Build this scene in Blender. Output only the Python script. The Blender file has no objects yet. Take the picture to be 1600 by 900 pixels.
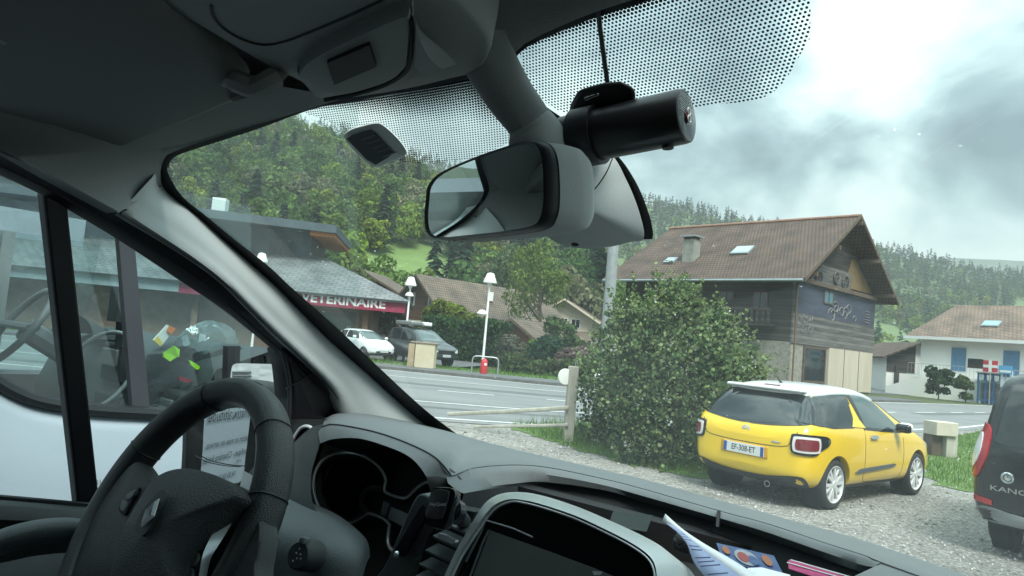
import bpy, bmesh, math, random
import numpy as np
from mathutils import Vector, Matrix
from mathutils.bvhtree import BVHTree
rad = math.radians
random.seed(7); rng = np.random.default_rng(7)
scene = bpy.context.scene
C = scene.collection

# ------------------------------------------------------------------ camera
FPX, EYE = 1100.0, 1.70
PITCH, ROLL, HEAD = rad(4.14), rad(5.03), rad(40)
Fv = np.array([0, math.cos(PITCH), math.sin(PITCH)])
U0 = np.array([0, -math.sin(PITCH), math.cos(PITCH)])
R0 = np.array([1.0, 0, 0])
Ri = math.cos(ROLL) * R0 + math.sin(ROLL) * U0
Ui = -math.sin(ROLL) * R0 + math.cos(ROLL) * U0
CAM = np.array([0, 0, EYE])
cd = bpy.data.cameras.new('camera'); cam = bpy.data.objects.new('camera', cd); C.objects.link(cam)
cd.sensor_width = 36; cd.lens = 36 * FPX / 1600; cd.clip_start = 0.02; cd.clip_end = 12000
cam.matrix_world = Matrix(((Ri[0], Ui[0], -Fv[0], 0), (Ri[1], Ui[1], -Fv[1], 0), (Ri[2], Ui[2], -Fv[2], EYE), (0, 0, 0, 1)))
scene.camera = cam

# ------------------------------------------------------------------ light
SUN_EL, SUN_AZ = rad(55), rad(165)          # azimuth clockwise from +Y: behind the camera, to the left
vs = scene.view_settings
scene.display_settings.display_device = 'sRGB'
vs.view_transform = 'Standard'; vs.look = 'None'; vs.gamma = 1; vs.use_curve_mapping = False
vs.exposure = 1.05
world = bpy.data.worlds.new('World'); scene.world = world; world.use_nodes = True
wt = world.node_tree; wt.nodes.clear()
def wn(t, **k):
    n = wt.nodes.new(t)
    for a, b in k.items(): setattr(n, a, b)
    return n
w_out = wn('ShaderNodeOutputWorld'); w_bg = wn('ShaderNodeBackground'); w_bg.inputs[1].default_value = 0.11
w_sky = wn('ShaderNodeTexSky', sky_type='NISHITA', sun_disc=False)
w_sky.sun_elevation = SUN_EL; w_sky.sun_rotation = SUN_AZ; w_sky.air_density = 1.2; w_sky.dust_density = 2.0
SKY_SEED = 11.4
w_tc = wn('ShaderNodeTexCoord')
w_sep = wn('ShaderNodeSeparateXYZ'); wt.links.new(w_tc.outputs['Generated'], w_sep.inputs[0])
def wmath(op, a, b=None):
    n = wn('ShaderNodeMath', operation=op)
    for i, v in enumerate((a, b)):
        if v is None: continue
        if isinstance(v, (int, float)): n.inputs[i].default_value = v
        else: wt.links.new(v, n.inputs[i])
    return n.outputs[0]
w_cmb = wn('ShaderNodeMapping'); w_cmb.inputs['Scale'].default_value = (1, 1, 1.55); w_cmb.inputs['Location'].default_value = (SKY_SEED, 0, 0)
wt.links.new(w_tc.outputs['Generated'], w_cmb.inputs[0])
def wnoise(scale, detail, rough, dist):
    n = wn('ShaderNodeTexNoise'); n.inputs['Scale'].default_value = scale; n.inputs['Detail'].default_value = detail
    n.inputs['Roughness'].default_value = rough; n.inputs['Distortion'].default_value = dist
    wt.links.new(w_cmb.outputs[0], n.inputs['Vector']); return n.outputs['Fac']
def wramp(fac, *stops):
    n = wn('ShaderNodeValToRGB'); e = n.color_ramp.elements
    while len(e) < len(stops): e.new(0.5)
    for i, (p, c) in enumerate(stops): e[i].position = p; e[i].color = (*c, 1)
    wt.links.new(fac, n.inputs[0]); return n.outputs[0]
CK = 6.0
# cloud undersides blue-grey, lit billows near white with a faint cyan cast
w_cl = wramp(wnoise(3.5, 8, 0.52, 0.3), (0.36, (.16, .245, .29)), (0.45, (.29, .41, .455)), (0.51, (.46, .61, .64)), (0.56, (.62, .77, .78)), (0.60, (.74, .87, .86)), (0.70, (.84, .96, .94)))
w_mul = wn('ShaderNodeVectorMath', operation='SCALE')
wt.links.new(wmath('MULTIPLY', wmath('ADD', wmath('MULTIPLY', wmath('POWER', wmath('MAXIMUM', w_sep.outputs[2], 0.0), 2.0), 2.4), .86), CK), w_mul.inputs[3])   # overcast: brighter towards the zenith
wt.links.new(w_cl, w_mul.inputs[0])
w_gap = wramp(wnoise(3.4, 5, 0.5, 0.3), (0.0, (0, 0, 0)), (0.68, (0, 0, 0)), (0.78, (.7, .7, .7)))
w_mix = wn('ShaderNodeMix', data_type='RGBA')
wt.links.new(w_gap, w_mix.inputs[0]); wt.links.new(w_mul.outputs[0], w_mix.inputs[6]); wt.links.new(w_sky.outputs[0], w_mix.inputs[7])
wt.links.new(w_mix.outputs[2], w_bg.inputs[0]); wt.links.new(w_bg.outputs[0], w_out.inputs[0])
sd = bpy.data.lights.new('sun', 'SUN'); sd.energy = 2.8; sd.angle = rad(24); sd.color = (1, .975, .90)
sun = bpy.data.objects.new('sun', sd); C.objects.link(sun)
_s = Vector((math.sin(SUN_AZ) * math.cos(SUN_EL), math.cos(SUN_AZ) * math.cos(SUN_EL), math.sin(SUN_EL)))
sun.rotation_euler = _s.to_track_quat('Z', 'Y').to_euler(); sun.location = (0, -5, 30)
cy = scene.cycles
cy.use_denoising = True; cy.max_bounces = 10; cy.diffuse_bounces = 3; cy.glossy_bounces = 4; cy.transmission_bounces = 6
cy.transparent_max_bounces = 16; cy.sample_clamp_indirect = 6; cy.caustics_reflective = False; cy.caustics_refractive = False

# ------------------------------------------------------------------ sight lines -> points in the place
V_r = np.array([math.cos(HEAD), -math.sin(HEAD), 0]); V_f = np.array([math.sin(HEAD), math.cos(HEAD), 0]); V_z = np.array([0, 0, 1.0])
MV = np.stack([V_r, V_f, V_z], 1)                       # van frame -> world
def ray(px, py): return Fv + (px - 800) / FPX * Ri + (450 - py) / FPX * Ui
def vray(px, py): return ray(px, py) @ MV
def D(px, py, d): return CAM + ray(px, py) * d
def G(px, py, z=0.0):
    r = ray(px, py); return CAM + r * ((z - EYE) / r[2])
def VW(X, Y, Z): return CAM + MV @ np.array([X, Y, Z], float)   # van coordinates, measured from the eye
def toV(p): return (np.asarray(p, float) - CAM) @ MV
def vX(px, py, X): r = vray(px, py); return CAM + ray(px, py) * (X / r[0])
def vY(px, py, Y): r = vray(px, py); return CAM + ray(px, py) * (Y / r[1])
def vZ(px, py, Z): r = vray(px, py); return CAM + ray(px, py) * (Z / r[2])
def vfn(px, py, fn, near=0.0):
    r = vray(px, py); t = np.linspace(.15, 6, 1200); q = r[None] * t[:, None]
    s = np.array([fn(*a) for a in q]); k = np.nonzero(s[:-1] * s[1:] <= 0)[0]
    if len(k) == 0: raise ValueError('no hit %s %s' % (px, py))
    a, b = t[k[0]], t[k[0] + 1]
    for _ in range(30):
        m = (a + b) / 2
        if fn(*(r * a)) * fn(*(r * m)) <= 0: b = m
        else: a = m
    return CAM + ray(px, py) * (a - near)
def pplane(px, py, o, n):
    r = ray(px, py); n = np.asarray(n, float); return CAM + r * (np.dot(np.asarray(o, float) - CAM, n) / np.dot(r, n))
def project(p):
    q = np.asarray(p, float) - CAM; d = q @ Fv
    return 800 + FPX * (q @ Ri) / d, 450 - FPX * (q @ Ui) / d

# ------------------------------------------------------------------ materials
MATS = {}
def mat(name, col, rough=.6, metal=0.0, spec=.5, var=0.0, vscale=8.0, bump=0.0, bscale=60.0, col2=None, coat=0.0, coord='Object', stretch=None, detail=5):
    if name in MATS: return MATS[name]
    m = bpy.data.materials.new(name); m.use_nodes = True; nt = m.node_tree; b = nt.nodes['Principled BSDF']
    b.inputs['Base Color'].default_value = (*col, 1); b.inputs['Roughness'].default_value = rough
    b.inputs['Metallic'].default_value = metal; b.inputs['Specular IOR Level'].default_value = spec
    if coat: b.inputs['Coat Weight'].default_value = coat; b.inputs['Coat Roughness'].default_value = .04
    tc = nt.nodes.new('ShaderNodeTexCoord'); mp = nt.nodes.new('ShaderNodeMapping'); nt.links.new(tc.outputs[coord], mp.inputs[0])
    if stretch: mp.inputs['Scale'].default_value = stretch
    if var or col2:
        n = nt.nodes.new('ShaderNodeTexNoise'); n.inputs['Scale'].default_value = vscale; n.inputs['Detail'].default_value = detail; n.inputs['Roughness'].default_value = .62
        nt.links.new(mp.outputs[0], n.inputs['Vector'])
        r = nt.nodes.new('ShaderNodeValToRGB'); e = r.color_ramp.elements; e[0].position = .32; e[1].position = .68
        c2 = col2 if col2 else tuple(min(1, c * (1 + var)) for c in col)
        c1 = col if col2 else tuple(c * (1 - var) for c in col)
        e[0].color = (*c1, 1); e[1].color = (*c2, 1)
        nt.links.new(n.outputs['Fac'], r.inputs[0]); nt.links.new(r.outputs[0], b.inputs['Base Color'])
    if bump:
        n = nt.nodes.new('ShaderNodeTexNoise'); n.inputs['Scale'].default_value = bscale; n.inputs['Detail'].default_value = 3
        nt.links.new(mp.outputs[0], n.inputs['Vector'])
        bp = nt.nodes.new('ShaderNodeBump'); bp.inputs['Strength'].default_value = bump; bp.inputs['Distance'].default_value = .02
        nt.links.new(n.outputs['Fac'], bp.inputs['Height']); nt.links.new(bp.outputs[0], b.inputs['Normal'])
    MATS[name] = m; return m

def nodes_mat(name):
    m = bpy.data.materials.new(name); m.use_nodes = True; nt = m.node_tree; nt.nodes.clear()
    out = nt.nodes.new('ShaderNodeOutputMaterial'); MATS[name] = m
    def nd(t, **k):
        n = nt.nodes.new(t)
        for a, b in k.items(): setattr(n, a, b)
        return n
    def ln(a, b): nt.links.new(a, b)
    return m, nd, ln, out

def thin_glass(name, tint=(.93, .97, .95), refl=1.0, film=0.0, fcol=(.75, .82, .82), speck=0.0, ior=1.45):
    """a pane: clear (shadow rays pass), mirrors the surroundings by its Fresnel factor, with an optional film of dust that also paints in a veil of glare, and specks of dirt"""
    m, nd, ln, out = nodes_mat(name)
    tr = nd('ShaderNodeBsdfTransparent'); tr.inputs[0].default_value = (*tint, 1)
    gl = nd('ShaderNodeBsdfGlossy'); gl.inputs['Roughness'].default_value = .0
    fr = nd('ShaderNodeFresnel'); gm = nd('ShaderNodeNewGeometry'); io = nd('ShaderNodeMapRange'); io.inputs[3].default_value = ior; io.inputs[4].default_value = 1 / ior
    ln(gm.outputs['Backfacing'], io.inputs[0]); ln(io.outputs[0], fr.inputs[0])        # a thin pane mirrors alike from both sides
    mu = nd('ShaderNodeMath', operation='MULTIPLY'); mu.inputs[1].default_value = refl; mu.use_clamp = True
    ln(fr.outputs[0], mu.inputs[0])
    mx = nd('ShaderNodeMixShader'); ln(mu.outputs[0], mx.inputs[0]); ln(tr.outputs[0], mx.inputs[1]); ln(gl.outputs[0], mx.inputs[2])
    sh = mx.outputs[0]
    if film or speck:
        tc = nd('ShaderNodeTexCoord')
        df = nd('ShaderNodeBsdfTranslucent'); df.inputs[0].default_value = (*fcol, 1)
        n = nd('ShaderNodeTexNoise'); n.inputs['Scale'].default_value = 5; n.inputs['Detail'].default_value = 6; ln(tc.outputs['Object'], n.inputs['Vector'])
        mr = nd('ShaderNodeMapRange'); mr.inputs[1].default_value = .3; mr.inputs[2].default_value = .75; mr.inputs[3].default_value = film * .55; mr.inputs[4].default_value = film * 1.5
        ln(n.outputs['Fac'], mr.inputs[0]); fac = mr.outputs[0]
        if speck:
            v = nd('ShaderNodeTexVoronoi'); v.inputs['Scale'].default_value = 55; ln(tc.outputs['Object'], v.inputs['Vector'])
            vr_ = nd('ShaderNodeMapRange'); vr_.inputs[1].default_value = .03; vr_.inputs[2].default_value = .10; vr_.inputs[3].default_value = 1; vr_.inputs[4].default_value = 0
            ln(v.outputs['Distance'], vr_.inputs[0])
            n2 = nd('ShaderNodeTexNoise'); n2.inputs['Scale'].default_value = 9; ln(tc.outputs['Object'], n2.inputs['Vector'])
            g = nd('ShaderNodeMapRange'); g.inputs[1].default_value = .56; g.inputs[2].default_value = .72; g.inputs[3].default_value = 0; g.inputs[4].default_value = speck
            ln(n2.outputs['Fac'], g.inputs[0])
            mm = nd('ShaderNodeMath', operation='MULTIPLY'); ln(vr_.outputs[0], mm.inputs[0]); ln(g.outputs[0], mm.inputs[1])
            ad = nd('ShaderNodeMath', operation='ADD'); ln(mm.outputs[0], ad.inputs[0]); ln(fac, ad.inputs[1]); ad.use_clamp = True; fac = ad.outputs[0]
        m2 = nd('ShaderNodeMixShader'); ln(fac, m2.inputs[0]); ln(sh, m2.inputs[1]); ln(df.outputs[0], m2.inputs[2]); sh = m2.outputs[0]
    ln(sh, out.inputs[0]); return m

# ------------------------------------------------------------------ objects
WM = {}                                                  # world matrices of the Empties
def thing(name, label, cat, loc=(0, 0, 0), rz=0.0, group=None, parent=None, M=None):
    o = bpy.data.objects.new(name, None); C.objects.link(o); o.empty_display_size = .1
    m = M if M is not None else Matrix.Translation(Vector([float(x) for x in loc])) @ Matrix.Rotation(rz, 4, 'Z')
    if parent is not None:
        o.parent = parent; o.matrix_local = WM[parent.name].inverted() @ m
    else:
        o.matrix_world = m
        o['label'] = label; o['category'] = cat
        if group: o['group'] = group
    WM[o.name] = m
    return o
def tag(o, label=None, cat=None, group=None, kind=None):
    for k, v in (('label', label), ('category', cat), ('group', group), ('kind', kind)):
        if v: o[k] = v
    return o
class MB:
    def __init__(s): s.v = []; s.f = []; s.m = []; s.k = 0
    def add(s, vs_, fs, mi=None):
        b = len(s.v); s.v.extend([tuple(float(c) for c in p) for p in vs_]); s.f.extend([tuple(b + i for i in f) for f in fs]); s.m.extend([s.k if mi is None else mi] * len(fs)); return s
    def grid(s, rows, cu=False, cv=False, flip=False):
        nr, nc = len(rows), len(rows[0]); vs_ = [p for r in rows for p in r]; fs = []
        for i in range(nr if cv else nr - 1):
            for j in range(nc if cu else nc - 1):
                a, b = i * nc + j, i * nc + (j + 1) % nc; c, d = ((i + 1) % nr) * nc + (j + 1) % nc, ((i + 1) % nr) * nc + j
                fs.append((a, d, c, b) if flip else (a, b, c, d))
        return s.add(vs_, fs)
    def box(s, c, size, rz=0.0, ax=None):
        """centre, full size; ax = 3 axes (rows) or a turn about z"""
        if ax is None: ax = np.array([[math.cos(rz), math.sin(rz), 0], [-math.sin(rz), math.cos(rz), 0], [0, 0, 1.0]])
        ax = np.asarray(ax, float); c = np.asarray(c, float); h = np.asarray(size, float) / 2
        vs_ = [c + ax[0] * h[0] * i + ax[1] * h[1] * j + ax[2] * h[2] * k for i in (-1, 1) for j in (-1, 1) for k in (-1, 1)]
        return s.add(vs_, [(0, 1, 3, 2), (4, 6, 7, 5), (0, 4, 5, 1), (2, 3, 7, 6), (0, 2, 6, 4), (1, 5, 7, 3)])
    def prism(s, outline, ext):
        n = len(outline); o = [np.asarray(p, float) for p in outline]; e = np.asarray(ext, float)
        return s.add(o + [p + e for p in o], [tuple(range(n))[::-1], tuple(range(n, 2 * n))] + [(i, (i + 1) % n, n + (i + 1) % n, n + i) for i in range(n)])
    def tube(s, path, r, n=10, closed=False, sx=1.0, caps=True, up=None):
        P = np.array(path, float); m = len(P); rr = np.broadcast_to(np.asarray(r, float), (m,))
        T = np.gradient(P, axis=0) if not closed else (np.roll(P, -1, 0) - np.roll(P, 1, 0))
        T /= np.linalg.norm(T, axis=1)[:, None] + 1e-12
        u = np.array(up if up is not None else ([0, 0, 1.0] if abs(T[0][2]) < .9 else [1.0, 0, 0])); rows = []
        for i in range(m):
            if up is None or True:
                a = u - T[i] * np.dot(u, T[i]); a /= np.linalg.norm(a) + 1e-12
            if up is None: u = a
            b = np.cross(T[i], a)
            rows.append([P[i] + rr[i] * (math.cos(t) * a + sx * math.sin(t) * b) for t in np.linspace(0, 2 * math.pi, n, endpoint=False)])
        s.grid(rows, cu=True, cv=closed)
        if caps and not closed:
            b = len(s.v); s.f.append(tuple(range(b - n, b))); s.f.append(tuple(range(b - m * n, b - m * n + n))[::-1]); s.m += [s.k, s.k]
        return s
    def lathe(s, o, ax, prof, n=32):
        """prof: (distance along ax, radius)"""
        o = np.asarray(o, float); ax = np.asarray(ax, float); ax = ax / np.linalg.norm(ax)
        t = np.array([0, 0, 1.0]) if abs(ax[2]) < .9 else np.array([1.0, 0, 0])
        a = np.cross(t, ax); a /= np.linalg.norm(a); b = np.cross(ax, a)
        rows = [[o + ax * h + r * (math.cos(q) * a + math.sin(q) * b) for q in np.linspace(0, 2 * math.pi, n, endpoint=False)] for h, r in prof]
        return s.grid(rows, cu=True)
    def disc(s, o, ax, r, n=32):
        return s.lathe(o, ax, [(0, r), (0, r * .001)], n)
    def text(s, body, o, right, up, size, ext=.002, align='CENTER', bold=0.0, sx=1.0):
        cu = bpy.data.curves.new('t', 'FONT'); cu.body = body; cu.size = 1; cu.align_x = align; cu.align_y = 'CENTER'; cu.resolution_u = 3; cu.offset = bold
        ob = bpy.data.objects.new('t', cu); C.objects.link(ob)
        dg = bpy.context.evaluated_depsgraph_get(); me = bpy.data.meshes.new_from_object(ob.evaluated_get(dg))
        co = np.array([v.co[:] for v in me.vertices]) if len(me.vertices) else np.zeros((0, 3)); fs = [tuple(p.vertices) for p in me.polygons]
        bpy.data.objects.remove(ob); bpy.data.curves.remove(cu); bpy.data.meshes.remove(me)
        right = np.asarray(right, float); up = np.asarray(up, float); o = np.asarray(o, float); nn = np.cross(right, up)
        pts = [o + right * c[0] * size * sx + up * c[1] * size + nn * ext for c in co]
        return s.add(pts, fs)
    def build(s, name, mats, parent=None, smooth=40, bevel=0.0, segs=2, subs=0, solid=0.0, soff=-1.0, label=None, weld=True):
        me = bpy.data.meshes.new(name)
        V = np.array(s.v, float).reshape(-1, 3)
        loc = None
        if parent is not None:
            mi = np.array(WM[parent.name].inverted()); V = V @ mi[:3, :3].T + mi[:3, 3]
        me.from_pydata(V.tolist(), [], s.f); 
        if not isinstance(mats, (list, tuple)): mats = [mats]
        for m in mats: me.materials.append(m)
        if len(mats) > 1: me.polygons.foreach_set('material_index', s.m)
        me.validate()
        if weld and len(s.v) < 60000:
            bm = bmesh.new(); bm.from_mesh(me); bmesh.ops.remove_doubles(bm, verts=bm.verts, dist=1e-5); bmesh.ops.recalc_face_normals(bm, faces=bm.faces); bm.to_mesh(me); bm.free()
        if smooth:
            me.shade_smooth()
            me.set_sharp_from_angle(angle=rad(smooth))
        o = bpy.data.objects.new(name, me); C.objects.link(o)
        if parent is not None: o.parent = parent; WM[o.name] = WM[parent.name]
        else: WM[o.name] = Matrix.Identity(4)
        if solid: md = o.modifiers.new('s', 'SOLIDIFY'); md.thickness = solid; md.offset = soff
        if bevel: md = o.modifiers.new('b', 'BEVEL'); md.width = bevel; md.segments = segs; md.limit_method = 'ANGLE'; md.angle_limit = rad(35); md.harden_normals = False
        if subs: md = o.modifiers.new('u', 'SUBSURF'); md.levels = subs; md.render_levels = subs
        if label: o['label'] = label
        return o
def cr(pts, n, closed=False):
    """smooth curve through the points, n samples"""
    P = np.array(pts, float)
    if closed: P = np.vstack([P[-1], P, P[0], P[1]])
    else: P = np.vstack([2 * P[0] - P[1], P, 2 * P[-1] - P[-2]])
    k = len(P) - 3; dd = np.linalg.norm(P[2:-1] - P[1:-2], axis=1) ** .75; cum = np.concatenate([[0], np.cumsum(dd)])
    ts = np.linspace(0, cum[-1], n, endpoint=not closed); out = []
    for t in ts:
        i = min(int(np.searchsorted(cum, t, side='right')) - 1, k - 1); i = max(i, 0); u = (t - cum[i]) / (dd[i] + 1e-12)
        a, b, c, d = P[i:i + 4]
        out.append(.5 * ((2 * b) + (-a + c) * u + (2 * a - 5 * b + 4 * c - d) * u * u + (-a + 3 * b - 3 * c + d) * u ** 3))
    return np.array(out)
def cru(pts, n):
    """smooth curve sampled evenly between its control points, so that paired curves stay paired"""
    P = np.array(pts, float); P = np.vstack([2 * P[0] - P[1], P, 2 * P[-1] - P[-2]]); out = []
    for t in np.linspace(0, len(P) - 3, n):
        i = min(int(t), len(P) - 4); u = t - i; a, b, c, d = P[i:i + 4]
        out.append(.5 * ((2 * b) + (-a + c) * u + (2 * a - 5 * b + 4 * c - d) * u * u + (-a + 3 * b - 3 * c + d) * u ** 3))
    return np.array(out)
def lin(pts, n):
    P = np.array(pts, float); d = np.linalg.norm(np.diff(P, axis=0), axis=1); c = np.concatenate([[0], np.cumsum(d)]); t = np.linspace(0, c[-1], n)
    return np.stack([np.interp(t, c, P[:, i]) for i in range(P.shape[1])], 1)
def surf(polys, nu, nv):
    """smooth sheet through several 3-D polylines"""
    R = np.array([cr(p, nu) for p in polys]); cols = [cr(R[:, j], nv) if len(polys) > 2 else lin(R[:, j], nv) for j in range(nu)]
    return [[cols[j][i] for j in range(nu)] for i in range(nv)]
def psurf(pxrows, trace, nu, nv, smooth=True):
    R = np.array([(cr if smooth else lin)(p, nu) for p in pxrows]); rows = []
    t = np.linspace(0, len(R) - 1, nv)
    for a in t:
        i = min(int(a), len(R) - 2); q = R[i] * (1 - (a - i)) + R[i + 1] * (a - i); rows.append([trace(*c) for c in q])
    return rows
def sm(t): return t * t * (3 - 2 * t)
# ------------------------------------------------------------------ setting: ground, road, grass, hills
def structure(name, mb, mats, **k):
    o = mb.build(name, mats, **k); o['kind'] = 'structure'; return o
def gravel_mat():
    m, nd, ln, out = nodes_mat('gravel')
    b = nd('ShaderNodeBsdfPrincipled'); b.inputs['Roughness'].default_value = .9; tc = nd('ShaderNodeTexCoord')
    def noise(s, d=5):
        n = nd('ShaderNodeTexNoise'); n.inputs['Scale'].default_value = s; n.inputs['Detail'].default_value = d; n.inputs['Roughness'].default_value = .65; ln(tc.outputs['Object'], n.inputs['Vector']); return n.outputs['Fac']
    def ramp(f, *st):
        r = nd('ShaderNodeValToRGB'); e = r.color_ramp.elements
        while len(e) < len(st): e.new(.5)
        for i, (p, c) in enumerate(st): e[i].position = p; e[i].color = (*c, 1)
        ln(f, r.inputs[0]); return r.outputs[0]
    v = nd('ShaderNodeTexVoronoi'); v.inputs['Scale'].default_value = 38; ln(tc.outputs['Object'], v.inputs['Vector'])
    st = ramp(v.outputs['Color'], (0.1, (.14, .14, .13)), (.5, (.26, .26, .25)), (.8, (.37, .365, .35)), (.97, (.6, .59, .56)))
    big = ramp(noise(.55, 6), (.3, (.62, .62, .6)), (.7, (1.12, 1.1, 1.06)))
    fine = ramp(noise(150, 3), (.3, (.7, .7, .7)), (.7, (1.25, 1.25, 1.25)))
    m1 = nd('ShaderNodeMix', data_type='RGBA', blend_type='MULTIPLY'); m1.inputs[0].default_value = 1; ln(st, m1.inputs[6]); ln(big, m1.inputs[7])
    m2 = nd('ShaderNodeMix', data_type='RGBA', blend_type='MULTIPLY'); m2.inputs[0].default_value = 1; ln(m1.outputs[2], m2.inputs[6]); ln(fine, m2.inputs[7])
    ln(m2.outputs[2], b.inputs['Base Color'])
    bp = nd('ShaderNodeBump'); bp.inputs['Strength'].default_value = .8; bp.inputs['Distance'].default_value = .02; ln(v.outputs['Distance'], bp.inputs['Height']); bp.invert = True
    ln(bp.outputs[0], b.inputs['Normal']); ln(b.outputs[0], out.inputs[0]); return m
M_gravel = gravel_mat()
M_earth = mat('meadow_soil', (.055, .075, .02), .95, var=.35, vscale=.35, bump=.5, bscale=8)
M_lawn = mat('lawn', (.060, .115, .020), .95, col2=(.10, .165, .035), vscale=2.2, bump=.6, bscale=25)
M_meadow = mat('hill_meadow', (.085, .135, .05), .95, col2=(.12, .17, .065), vscale=.05)
M_forestfloor = mat('forest_floor', (.022, .034, .012), .95, col2=(.045, .06, .02), vscale=.08)
M_asphalt = mat('asphalt', (.14, .15, .152), .75, col2=(.21, .218, .218), vscale=.8, bump=.25, bscale=120, detail=8, stretch=(.35, 1.4, 1))
M_asph2 = mat('pavement_asphalt', (.10, .105, .11), .8, var=.2, vscale=1.5, bump=.2, bscale=90)
M_paint = mat('road_paint', (.62, .63, .62), .6, var=.22, vscale=6)
M_kerb = mat('kerb_stone', (.11, .11, .105), .85, var=.25, vscale=5, bump=.3, bscale=40)

mb = MB(); S = 9000
mb.add([(-S, -S, -.03), (S, -S, -.03), (S, S, -.03), (-S, S, -.03)], [(0, 1, 2, 3)])
structure('ground', mb, M_earth, smooth=0)
mb = MB(); mb.add([(-34, -30, 0), (40, -30, 0), (40, 40, 0), (-34, 17, 0)], [(0, 1, 2, 3)])
structure('gravel_parking', mb, M_gravel, smooth=0)
far_edge = [(-90, 34), (-40, 31), (-16, 29.6), (-5.3, 29.2), (2.3, 28.2), (8, 29.5), (15, 34.5), (29, 46), (46, 57), (90, 84)]
near_edge = [(-90, 15.5), (-40, 13.6), (-12, 13.3), (-5, 13.4), (0, 13.9), (4, 15.2), (8, 17.6), (15, 23.2), (27, 33.5), (70, 64)]
fe, ne = cr(far_edge, 80), cr(near_edge, 80)
def strip(a, b, za, zb=None): return [[(p[0], p[1], za) for p in a], [(p[0], p[1], zb if zb is not None else za) for p in b]]
def off(line, d):
    T = np.gradient(line, axis=0); T /= np.linalg.norm(T, axis=1)[:, None]; return line + np.stack([-T[:, 1], T[:, 0]], 1) * d
structure('road', MB().grid(strip(ne, fe, .012)), M_asphalt, smooth=0)
def mixl(t): return ne * (1 - t) + fe * t
mb = MB()
mb.grid(strip(off(ne, .35), off(ne, .50), .020))
mb.grid(strip(off(fe, -.5), off(fe, -.36), .020))
for i in range(4, 76, 2):                                # dashed middle line
    a = mixl(.50)[i:i + 2]; mb.grid(strip(off(a, -.07), off(a, .07), .020))
a = mixl(.78)[24:46]; mb.grid(strip(off(a, -.06), off(a, .06), .021))
a = mixl(.25)[20:44]; mb.grid(strip(off(a, -.07), off(a, .07), .021))
structure('road_marking', mb, M_paint, smooth=0)
M_patch = mat('asphalt_patch', (.095, .10, .102), .8, col2=(.125, .13, .132), vscale=2.5, bump=.2, bscale=90)
for t_, i0, i1, w_ in ((.34, 22, 37, .55), (.62, 30, 46, .8), (.17, 33, 52, .35), (.72, 16, 27, .4), (.44, 50, 62, .7)):
    a = mixl(t_)[i0:i1]; e_ = rng.normal(0, .05, (len(a), 1)); structure('road_patch', MB().grid(strip(off(a, -w_ / 2) + e_, off(a, w_ / 2) + rng.normal(0, .05, (len(a), 1)), .016)), M_patch, smooth=0)
mb = MB()
k0, k1, k2 = fe[:52], off(fe, .16)[:52], off(fe, 2.3)[:52]
mb.grid([[(p[0], p[1], .0) for p in k0], [(p[0], p[1], .13) for p in k0], [(p[0], p[1], .135) for p in k1], [(p[0], p[1], .0) for p in k1]])
structure('kerb', mb, M_kerb, smooth=0)
structure('pavement', MB().grid(strip(k1, k2, .128)), M_asph2, smooth=0)
# the lawn and forecourt across the road, each a sheet above the soil
l3 = off(fe, 2.9)
mb = MB(); mb.grid(strip(off(fe, 2.3)[:46], off(fe, 5.2)[:46], .11)); structure('verge_lawn', mb, M_lawn, smooth=0)
mb = MB(); mb.add([(-60, 34.3, .118), (-2.6, 33.0, .118), (-1.2, 39, .118), (-2, 60, .118), (-60, 62, .118)], [(0, 1, 2, 3, 4)]); structure('forecourt', mb, M_asph2, smooth=0)
mb = MB(); mb.add([(24, 52, -.006), (60, 74, -.006), (60, 110, -.006), (10, 100, -.006), (8, 52, -.006)], [(0, 1, 2, 3, 4)]); structure('village_yard', mb, M_asph2, smooth=0)
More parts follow.
